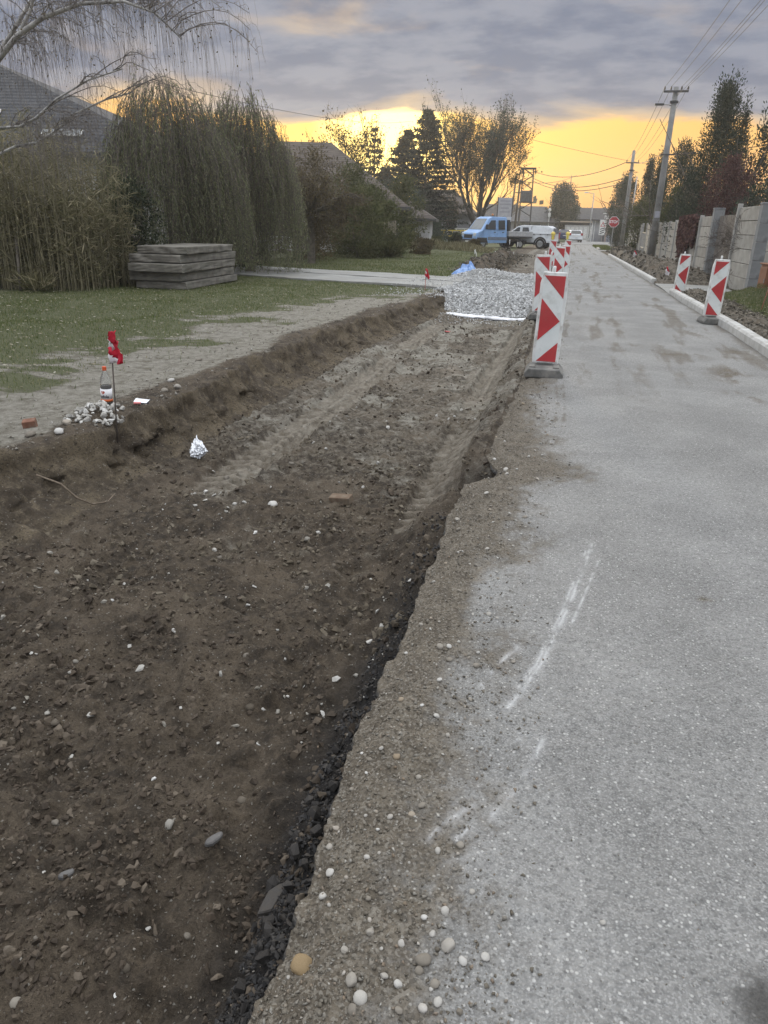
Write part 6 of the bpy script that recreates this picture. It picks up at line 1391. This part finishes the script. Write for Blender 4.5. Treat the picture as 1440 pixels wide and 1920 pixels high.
# ---- leafy masses
def bush(name, lab, cat, x, y, rx, ry, h, n, mat, seed, size=(.05, .06), wid=.6, group=None, z0=.0, shape='round', stems=5, stemmat=None, upd=.2):
    g = np.random.default_rng(seed); root = plant(name, lab, cat, x, y, group); n = int(n*.62); size = (size[0]*1.2, size[1]*1.2)
    br = branchy((0, 0, 0), [(math.cos(a)*.35, math.sin(a)*.35, 1) for a in np.linspace(0, 6.28, stems+1)[:-1]], h*.45, .03+.008*h, 3, g, 3, .1, .5)
    tubes('trunk', np.concatenate([b[0] for b in br]), np.concatenate([b[1] for b in br]), 4, stemmat or M_bark, root)
    # clumps of leaves spread through the volume
    nc = max(30, n//65); u = g.random(nc)**.5; a = g.random(nc)*6.28; zf = g.random(nc)
    if shape == 'cone': prof = (1-zf)**.75*.95+.06
    elif shape == 'flame': prof = np.sin(np.pi*np.clip(zf*.80+.16, 0, 1))**.8
    else: prof = np.sqrt(np.clip(1-(zf*1.9-.9)**2, .05, 1))
    cc = np.stack([rx*u*np.cos(a)*prof, ry*u*np.sin(a)*prof, z0+(h-z0)*zf], 1)
    w = g.integers(0, nc, n); sz = np.array([rx, ry, h*.42])*.13; off = np.clip(g.normal(size=(n, 3)), -1.6, 1.6)*sz*(.5+.9*g.random(nc))[w][:, None]
    C0 = cc[w]+off; C0[:, 2] = np.maximum(C0[:, 2], .03); D = off/sz+np.array([0, 0, upd])+g.normal(size=(n, 3))*.6
    ton = np.clip(.5*g.random(nc)[w]+.5*g.random(n), 0, 1)
    L_ = size[0]+size[1]*g.random(n); cards('crown', C0, D, L_, L_*wid, mat, root, g, .3, ton); return root
bush('laurel_bush', 'dark evergreen shrub between the reeds and the slab stack', 'shrub', -10.95, 17.6, .85, .8, 2.3, 9000, M_ever, 121, (.05, .05), .5)
bush('hedge_shrub', 'dark shadowy shrub behind the reeds at the house wall', 'shrub', -14.6, 18.5, 2.0, 1.2, 2.9, 9000, M_ever, 122, (.06, .07), .5)
bush('hedge_shrub', 'dark shrub filling the gap under the willow strands', 'shrub', -12.2, 25.5, 1.9, 1.0, 2.6, 7000, M_ever, 123, (.06, .07), .5)
bush('hedge_shrub', 'purple brown shrub behind the young tree trunk', 'shrub', -11.6, 33.0, 1.9, 1.2, 2.5, 8000, M_brownl, 124, (.06, .07), .5)
# ---- birch with arching limb and hanging twigs (trunk stands left of the view)
g = np.random.default_rng(130); bi = plant('weeping_birch', 'bare weeping birch arching pale limbs over the reeds', 'tree', -10.2, 11.0)
tubes('trunk', np.array([[(0, 0, -.1), (.08, 0, 1.0), (.15, .05, 2.0), (.35, .05, 2.9), (.75, .02, 3.4)]]), np.array([[.15, .13, .11, .095, .085]]), 9, M_birch, bi)
limbs = [[(.75, .02, 3.4), (1.25, 0, 3.70), (1.75, 0, 4.08), (2.3, -.1, 4.27), (2.95, -.1, 4.42), (3.6, -.05, 4.44), (4.05, .0, 4.30), (4.42, .05, 3.98)],
         [(.75, .02, 3.4), (1.1, .2, 3.8), (1.5, .35, 4.3), (1.9, .4, 4.75), (2.4, .5, 5.1), (3.0, .5, 5.25), (3.6, .5, 5.2), (4.1, .5, 4.9)],
         [(.35, .05, 2.9), (.8, -.2, 3.0), (1.4, -.3, 2.82), (1.8, -.3, 2.84), (2.1, -.3, 2.95), (2.5, -.3, 3.2), (3.0, -.2, 3.45), (3.5, -.1, 3.6)],
         [(.15, .05, 2.0), (.7, .3, 2.45), (1.2, .3, 2.62), (1.6, .3, 2.68), (1.95, .35, 2.85), (2.3, .4, 3.1), (2.8, .5, 3.3), (3.3, .5, 3.4)],
         [(1.75, 0, 4.08), (1.95, .1, 4.4), (2.1, .1, 4.7), (2.4, .1, 5.0), (2.8, .1, 5.2), (3.2, .1, 5.3), (3.6, .1, 5.25), (4.0, .1, 5.1)]]
LP_ = np.array(limbs); tubes('limbs', LP_, np.stack([np.linspace(r_, .010, 8) for r_ in (.050, .036, .026, .026, .026)]), 6, M_birch, bi)
# side branches first, then fine twigs hanging from them
nb_ = 150; li = g.choice(5, nb_, p=[.34, .2, .18, .14, .14]); s_ = (.18+.82*g.random(nb_))*6.99; i0 = s_.astype(int); fr = (s_-i0)[:, None]; st = LP_[li, i0]*(1-fr)+LP_[li, i0+1]*fr
n = 8; t_ = np.linspace(0, 1, n)[None]; a = g.normal(size=nb_)*.9+.1; l_ = .45+.95*g.random(nb_)
SB = np.stack([st[:, 0:1]+(np.cos(a)*l_)[:, None]*t_*.9, st[:, 1:2]+(np.sin(a)*l_*.9)[:, None]*t_, st[:, 2:3]+(.25*l_)[:, None]*np.sin(t_*2.2)-(.45*l_*g.random(nb_))[:, None]*t_**2.2], -1)+g.normal(size=(nb_, n, 3))*.015
tubes('side_branches', SB, np.repeat(np.linspace(.008, .003, n)[None], nb_, 0), 4, M_twigb, bi)
ns = 2000; w = g.integers(0, nb_, ns); s_ = (.12+.88*g.random(ns))*6.99; i0 = s_.astype(int); fr = (s_-i0)[:, None]; st = SB[w, i0]*(1-fr)+SB[w, i0+1]*fr
a = g.random(ns)*6.28; ln_ = .18+.85*g.random(ns)**1.5; ou = (.06+.30*g.random(ns)); ddx = np.cos(a)*ou+.10; ddy = np.sin(a)*ou
P = np.stack([st[:, 0:1]+ddx[:, None]*(1-np.exp(-2.3*t_)), st[:, 1:2]+ddy[:, None]*(1-np.exp(-2.3*t_)), st[:, 2:3]+(.05+.08*g.random(ns))[:, None]*np.sin(np.pi*np.clip(t_*1.6, 0, 1))-ln_[:, None]*t_**1.4], -1)+g.normal(size=(ns, n, 3))*.006
tubes('hanging_twigs', P, np.repeat(np.linspace(.0028, .0014, n)[None], ns, 0), 3, M_twigb, bi)
nl = 900; w = g.integers(0, ns, nl); j = g.integers(3, n, nl); cards('crown', P[w, j], g.normal(size=(nl, 3))+np.array([0, 0, -1]), .02+.025*g.random(nl), .012+.014*g.random(nl), M_brownl, bi, g)
# ---- young tree with a ball of fine drooping twigs
def twigtree(name, lab, x, y, th, tr_, h, spread, levels, split, seed, leaves, lmat, lsize, barkm=None, up=.2, droop=0., wob=.1, nd=5, tiltz=1.0, group=None, lens=.68, thin=3, spr=.55):
    g = np.random.default_rng(seed); root = plant(name, lab, 'tree', x, y, group)
    if th > .3: tubes('trunk', np.array([[(0, 0, -.1), (.02, 0, th*.3), (.0, .02, th*.65), (0, 0, th)]]), np.array([[tr_*1.25, tr_, tr_*.92, tr_*.85]]), 9, barkm or M_bark, root)
    dirs = [(math.cos(a+.3*seed)*spread, math.sin(a+.3*seed)*spread, tiltz*(.7+.6*g.random())) for a in np.linspace(0, 6.28, nd+1)[:-1]]
    br = branchy((0, 0, th-.03), dirs, (h-th)*.42, tr_*.6, levels, g, split, up, spr, .62, 6, wob, droop, lens)
    nbig = min(2, len(br)); tubes('limbs', np.concatenate([b[0] for b in br[:nbig]]), np.concatenate([b[1] for b in br[:nbig]]), 5, barkm or M_bark, root)
    tubes('twigs', np.concatenate([b[0] for b in br[nbig:3]]), np.maximum(np.concatenate([b[1] for b in br[nbig:3]]), .004), thin, M_twig, root)['kind'] = 'stuff'
    if len(br) > 3: tubes('fine_twigs', np.concatenate([b[0] for b in br[3:]]), np.maximum(np.concatenate([b[1] for b in br[3:]]), .004), thin, M_twig, root)['kind'] = 'stuff'
    if leaves:
        tips = np.concatenate([b[0][:, 1:].reshape(-1, 3) for b in br[-2:]]); w = g.integers(0, len(tips), leaves); cards('crown', tips[w]+g.normal(size=(leaves, 3))*.05, g.normal(size=(leaves, 3))+np.array([0, 0, -.4]), lsize*(.6+.8*g.random(leaves)), lsize*.55*(.6+.8*g.random(leaves)), lmat, root, g)
    return root
twigtree('young_tree', 'young tree with straight grey trunk on the mown lawn', -10.45, 29.8, 1.95, .15, 4.6, .9, 5, 5, 141, 16000, M_brownl, .07, None, .05, .10, .14, 7, .55, None, .66)
twigtree('garden_tree', 'sparse leafy tree rising behind the brown roof before the glow', -14.7, 52, 3.2, .16, 8.8, .55, 5, 4, 142, 1500, M_brownl, .16, None, .25, 0, .10, 6, 1.0, None, .70)
twigtree('broad_bare_tree', 'broad bare tree with many upright stems behind the blue truck', -10.9, 86, 1.4, .42, 13.6, .62, 6, 4, 143, 24000, M_thuja, .17, None, .26, 0, .09, 7, 1.0, None, .70, 3, .42)
twigtree('bare_shrub_tree', 'leafless tangled shrub leaning over the near concrete wall', 6.0, 26.5, .5, .06, 3.4, .9, 5, 4, 144, 0, None, .1, pm('pale_bark', (.15, .14, .13), (.21, .20, .185), 8, .9, 0), .06, .02, .16, 7, .8, None, .72)
twigtree('bare_tree', 'small bare tree between the tower poles and the billboard', -9.6, 108, 2.0, .12, 6.2, .6, 5, 3, 145, 500, M_brownl, .16, None, .2, 0, .12, 5, 1.0)
twigtree('bare_tree', 'small bare tree in front of the grey house by the railing', -14.2, 88, 1.2, .12, 5.2, .7, 5, 4, 146, 3000, M_brownl, .16, None, .15, 0, .12, 6, 1.0)
# ---- conifers
def spruce(lab, x, y, h, rad, seed, n_whorl=26, per=9, gaps=.0, k=46, sz=.28):
    g = np.random.default_rng(seed); root = plant('spruce_tree', lab, 'tree', x, y, 'spruce trees before the sunset')
    tubes('trunk', np.array([[(0, 0, -.1), (0, 0, h*.4), (.05, 0, h*.98)]]), np.array([[.22, .14, .02]]), 7, M_bark, root)
    P = []
    for i in range(n_whorl):
        f_ = i/(n_whorl-1); z = h*(.06+.92*f_)
        for j in range(per):
            if g.random() < gaps: continue
            a = g.random()*6.28; l_ = rad*(1-f_)**.8*g.uniform(.55, 1.12)+.15; t_ = np.linspace(0, 1, 7)
            P.append(np.stack([np.cos(a)*l_*t_, np.sin(a)*l_*t_, z+.25*l_*t_-.42*l_*t_**1.5*(1-.7*f_)+.10*l_*t_**4], -1))
    P = np.array(P); tubes('limbs', P, np.repeat(np.linspace(.035, .010, 7)[None], len(P), 0), 3, M_bark, root)
    B = len(P); f_ = (.12+.88*g.random((B, k))**.8)*5.99; i0 = f_.astype(int); fr = (f_-i0)[..., None]; ii = np.arange(B)[:, None]; C0 = (P[ii, i0]*(1-fr)+P[ii, np.minimum(i0+1, 6)]*fr).reshape(-1, 3)
    dirb = np.repeat((P[:, -1]-P[:, 0])/(np.linalg.norm(P[:, -1]-P[:, 0], axis=1, keepdims=True)), k, 0); D = dirb*.8+g.normal(size=(B*k, 3))*.55+np.array([0, 0, -.35])
    L_ = sz*(.5+.8*g.random(B*k)); cards('crown', C0+g.normal(size=C0.shape)*.05, D, L_, L_*.34, M_spruce, root, g, .2); return root
spruce('tall dense spruce left of the broad bare tree', -15.6, 80, 12.2, 5.4, 151, 26, 12, .08, 64, .36)
spruce('second dense spruce leaning against the tallest one', -18.0, 82, 10.6, 5.2, 152, 23, 12, .08, 64, .36)
spruce('thin open spruce standing in the sunset glow', -23.7, 90, 11.8, 2.6, 153, 20, 6, .25, 34, .34)
spruce('low spruce at the foot of the thin open spruce', -21.4, 86, 7.2, 3.4, 154, 24, 12, .0, 50, .32)
bush('garden_shrub', 'dark bushy tree mass under the sunset glow left of spruces', 'tree', -25.5, 84, 3.4, 2.4, 6.6, 6000, M_spruce, 155, (.20, .2), .5)
bush('round_conifer', 'dense rounded dark conifer standing alone beyond the junction', 'tree', -2.5, 130, 2.4, 2.3, 7.7, 24000, M_thuja, 156, (.15, .16), .5, None, .3)
def thuja(lab, x, y, h, rx, seed, n, mat=None, shape='flame', size=(.07, .08), grp='conifers behind the wall'):
    return bush('thuja_tree', lab, 'tree', x, y, rx, rx, h, n, mat or M_thuja, seed, size, .42, grp, .15, shape, 4, None, 1.1)
thuja('biggest shaggy conifer behind the wall, beside the red leaved tree', 6.25, 42, 7.9, 1.75, 161, 42000, None, 'cone', (.06, .07)); thuja('narrow leaning top of the shaggy conifer group', 7.25, 42.5, 7.2, .9, 162, 13000, None, 'cone', (.06, .07))
thuja('dense conifer behind the wall just right of the tall pole', 5.75, 51, 6.2, 1.25, 163, 24000, None, 'flame', (.06, .07)); thuja('blue green conifer low behind the vine covered wall', 5.55, 43.5, 4.3, 1.05, 164, 18000, None, 'flame', (.05, .06))
thuja('pointed conifer behind the wall left of the tall pole', 5.55, 62, 6.7, 1.0, 165, 18000, None, 'cone', (.07, .08)); thuja('conifer with forked top beside the second pole', 5.45, 71, 6.9, .95, 166, 16000, None, 'cone', (.08, .08))
thuja('dark conifer at the far end of the wall behind the second pole', 4.6, 84, 6.6, 1.25, 167, 14000, None, 'flame', (.09, .09)); thuja('last dark conifer beyond the stop sign', 4.4, 92, 6.8, 1.4, 168, 12000, None, 'flame', (.10, .10))
thuja('yellow green shrub spilling over the wall by second pole', 4.45, 60, 3.5, .95, 169, 7000, M_thujay, 'round', (.08, .08)); thuja('olive conifer just behind the base of the tall pole', 5.2, 47.5, 3.9, .85, 170, 7000, M_thujay, 'flame', (.07, .08))
bush('red_leaved_tree', 'dark red leaved tree in front of the big conifer', 'tree', 6.15, 36.5, 1.05, 1.1, 4.3, 22000, M_redl, 171, (.04, .05), .55, None, 1.6)
thuja('thin bare topped conifer at the far right behind the gate', 7.9, 40, 6.4, .85, 172, 7000, M_thuja, 'flame', (.08, .09)); bush('garden_shrub', 'dark shrub behind the brown gate', 'shrub', 6.9, 31.5, 1.5, 1.4, 3.2, 9000, M_thuja, 173, (.06, .06), .5, None, .8)
# ---- creeper on the wall
g = np.random.default_rng(180); vn = plant('wall_creeper', 'mat of dark red creeper leaves hanging over the wall', 'creeper', float(xWall(35.5)), 35.5)
n = 3600; yy = g.random(n)*4.6-2.0; lowz = np.interp(yy, [-2.2, -1.4, -.6, .6, 1.6, 2.7], [.95, 1.25, 1.0, .30, .55, 1.3]); zz_ = lowz+(2.30-lowz)*g.random(n)**.8
xo = np.array([float(xWall(35.5+v)) for v in yy])-float(xWall(35.5)); C0 = np.stack([xo-.05-.14*g.random(n), yy, zz_], 1); D = np.stack([-g.random(n)*.6, g.normal(size=n)*.5, -np.ones(n)], 1); cards('crown', C0, D, .09+.08*g.random(n), .07+.05*g.random(n), M_redl, vn, g)
st_l = []
for i in range(16):
    y0_ = g.uniform(-2, 2.4); st_l.append([(float(xWall(35.5+y0_))-float(xWall(35.5))-.06, y0_+.1*q*g.normal(), 2.2-q*g.uniform(.25, .36)) for q in range(6)])
tubes('stems', np.array(st_l), np.repeat(np.linspace(.012, .006, 6)[None], 16, 0), 4, M_twigr, vn)
# ---- hedges and pampas on the left beyond the lawn
bush('clipped_hedge', 'broad olive thuja hedge beside the young tree', 'hedge', -10.4, 36.5, 1.5, 1.3, 3.0, 15000, M_thujay, 181, (.07, .07), .42, None, 0, 'round', 5, None, .8); bush('clipped_hedge', 'rounded green hedge shrub left of the pampas grass', 'hedge', -9.55, 39.0, 1.2, 1.2, 2.5, 10000, M_thujay, 182, (.08, .07), .42, None, 0, 'round', 5, None, .8)
bush('garden_shrub', 'feathery green shrub rising over the hedge before the low roof', 'shrub', -11.2, 43, 1.5, 1.2, 3.3, 9000, M_thujay, 183, (.09, .08), .35, None, .2, 'flame', 4, None, .9); bush('garden_shrub', 'light green feathery tree behind the pampas grass', 'tree', -11.6, 52, 1.4, 1.4, 4.4, 8000, M_thujay, 184, (.11, .11), .35, None, .2, 'flame', 4, None, .9)
bush('garden_shrub', 'tall loose olive shrub covering the slope of brown roof', 'shrub', -11.9, 40.5, 1.7, 1.4, 4.2, 13000, M_thujay, 187, (.08, .08), .38, None, .2, 'round', 5, None, .6)
bush('garden_shrub', 'brown twiggy tree crown between the young tree and brown roof', 'tree', -13.2, 38.0, 1.7, 1.5, 4.7, 13000, M_brownl, 188, (.07, .08), .4, None, .6, 'round', 5, None, .2)
bush('garden_tree', 'dense dark tree in the gap between brown roof and spruces', 'tree', -19.5, 66, 2.6, 2.2, 6.0, 14000, M_thuja, 189, (.12, .12), .45, None, .2, 'round', 5, None, .4)
pg = plant('pampas_grass', 'pale pampas grass with feathery plumes beside the hedge', 'grass clump', -9.2, 38.2); g = np.random.default_rng(185)
n = 900; a = g.random(n)*6.28; D = np.stack([np.cos(a), np.sin(a), g.uniform(.5, 2.2, n)], 1); cards('blades', np.stack([.18*np.cos(a), .18*np.sin(a), a*0+.05], 1), D, .6+.7*g.random(n), .022+.014*g.random(n), M_thujay, pg, g, .6)
C0, D = [], []
for i in range(15):
    a_ = g.uniform(0, 6.28); b_ = np.array([.3*math.cos(a_), .3*math.sin(a_), g.uniform(1.05, 1.45)])
    for q in range(60): C0.append(b_+np.array([0.05*math.cos(a_), .05*math.sin(a_), 1])*q*.006); D.append(g.normal(size=3)+np.array([0, 0, 1.2]))
cards('plumes', np.array(C0), np.array(D), .05+.05*g.random(len(C0)), .018+.01*g.random(len(C0)), M_plume, pg, g)
bush('border_plants', 'brownish low border plants at the end of the hedge', 'shrub', -8.7, 44.5, .9, .8, .8, 3000, M_brownl, 186, (.08, .07), .4)
for i, (x, y, rx, h, mt, lab) in enumerate(((-11.0, 61, .9, 1.15, M_thuja, 'small grey green bush before the slatted panel'), (-9.7, 63.5, .7, 1.0, M_thuja, 'small bush right of the slatted panel'), (-8.3, 55, .45, 1.0, M_ever, 'little dark shrub on the bank near the truck front'), (-10.3, 57, .8, .75, M_thujay, 'low leafy bush on the garden bank'), (-7.3, 57.5, .5, .6, M_brownl, 'small dry shrub on the bank below truck'), (-12.6, 63, 1.1, 1.6, M_brownl, 'brown shrub left of the slatted panel'), (-16.8, 73, 3.0, 5.4, M_thuja, 'tall dark bush under the dense spruces'), (-13.2, 73, 1.2, 1.8, M_thuja, 'dark bush beside the yellow railing'))):
    bush("garden_bush", lab, "bush", x, y, rx, rx, h, int(2600*max(1, rx*rx)), mt, 190+i, (.09, .08), .45)
n = 9000; a = 28+16*g.random(n)
# loose weeds on the spoil and bank
x = -5.5-g.random(n)*6; y = 51+5*g.random(n)+.1*x; blades('bank_weeds', x, y, lawn_z(x, y), .10+.22*g.random(n), .03+.03*g.random(n), M_reed, 37, 'rough weeds along the garden bank')
# ---- far trees on the skyline
g = np.random.default_rng(200); C0 = []
for i in range(230):
    ang_ = g.uniform(R(-46), R(26)); d_ = g.uniform(185, 300); h_ = g.uniform(3, 7.0); cx_, cy_ = math.sin(ang_)*d_, math.cos(ang_)*d_; C0.append(np.array([cx_, cy_, h_*.5])+g.normal(size=(60, 3))*np.array([4.5, 3, h_*.26]))
C0 = np.concatenate(C0); C0[:, 2] = np.maximum(C0[:, 2], .1); o = cards('far_wood', C0, g.normal(size=C0.shape), 1.2+1.2*g.random(len(C0)), .9+.8*g.random(len(C0)), M_thuja, None, g); tag(o, 'far low woodland along the horizon', 'woodland', kind='stuff')
# ================================================================== evening air
hz_ = MB().box(-330, 330, -12, 345, -2.0, 22.5).build('haze', None); tag(hz_, 'thin evening haze filling the air over the street', 'haze', kind='stuff')
m = bpy.data.materials.new('evening_haze'); m.use_nodes = True; t = NT(m); t.t.nodes.clear()
pv = t.n('ShaderNodeVolumePrincipled'); pv.inputs['Color'].default_value = (.93, .92, .90, 1); pv.inputs['Density'].default_value = .0011; pv.inputs['Anisotropy'].default_value = .6
o_ = t.n('ShaderNodeOutputMaterial'); t.l(pv.outputs[0], o_.inputs['Volume']); hz_.data.materials.append(m)
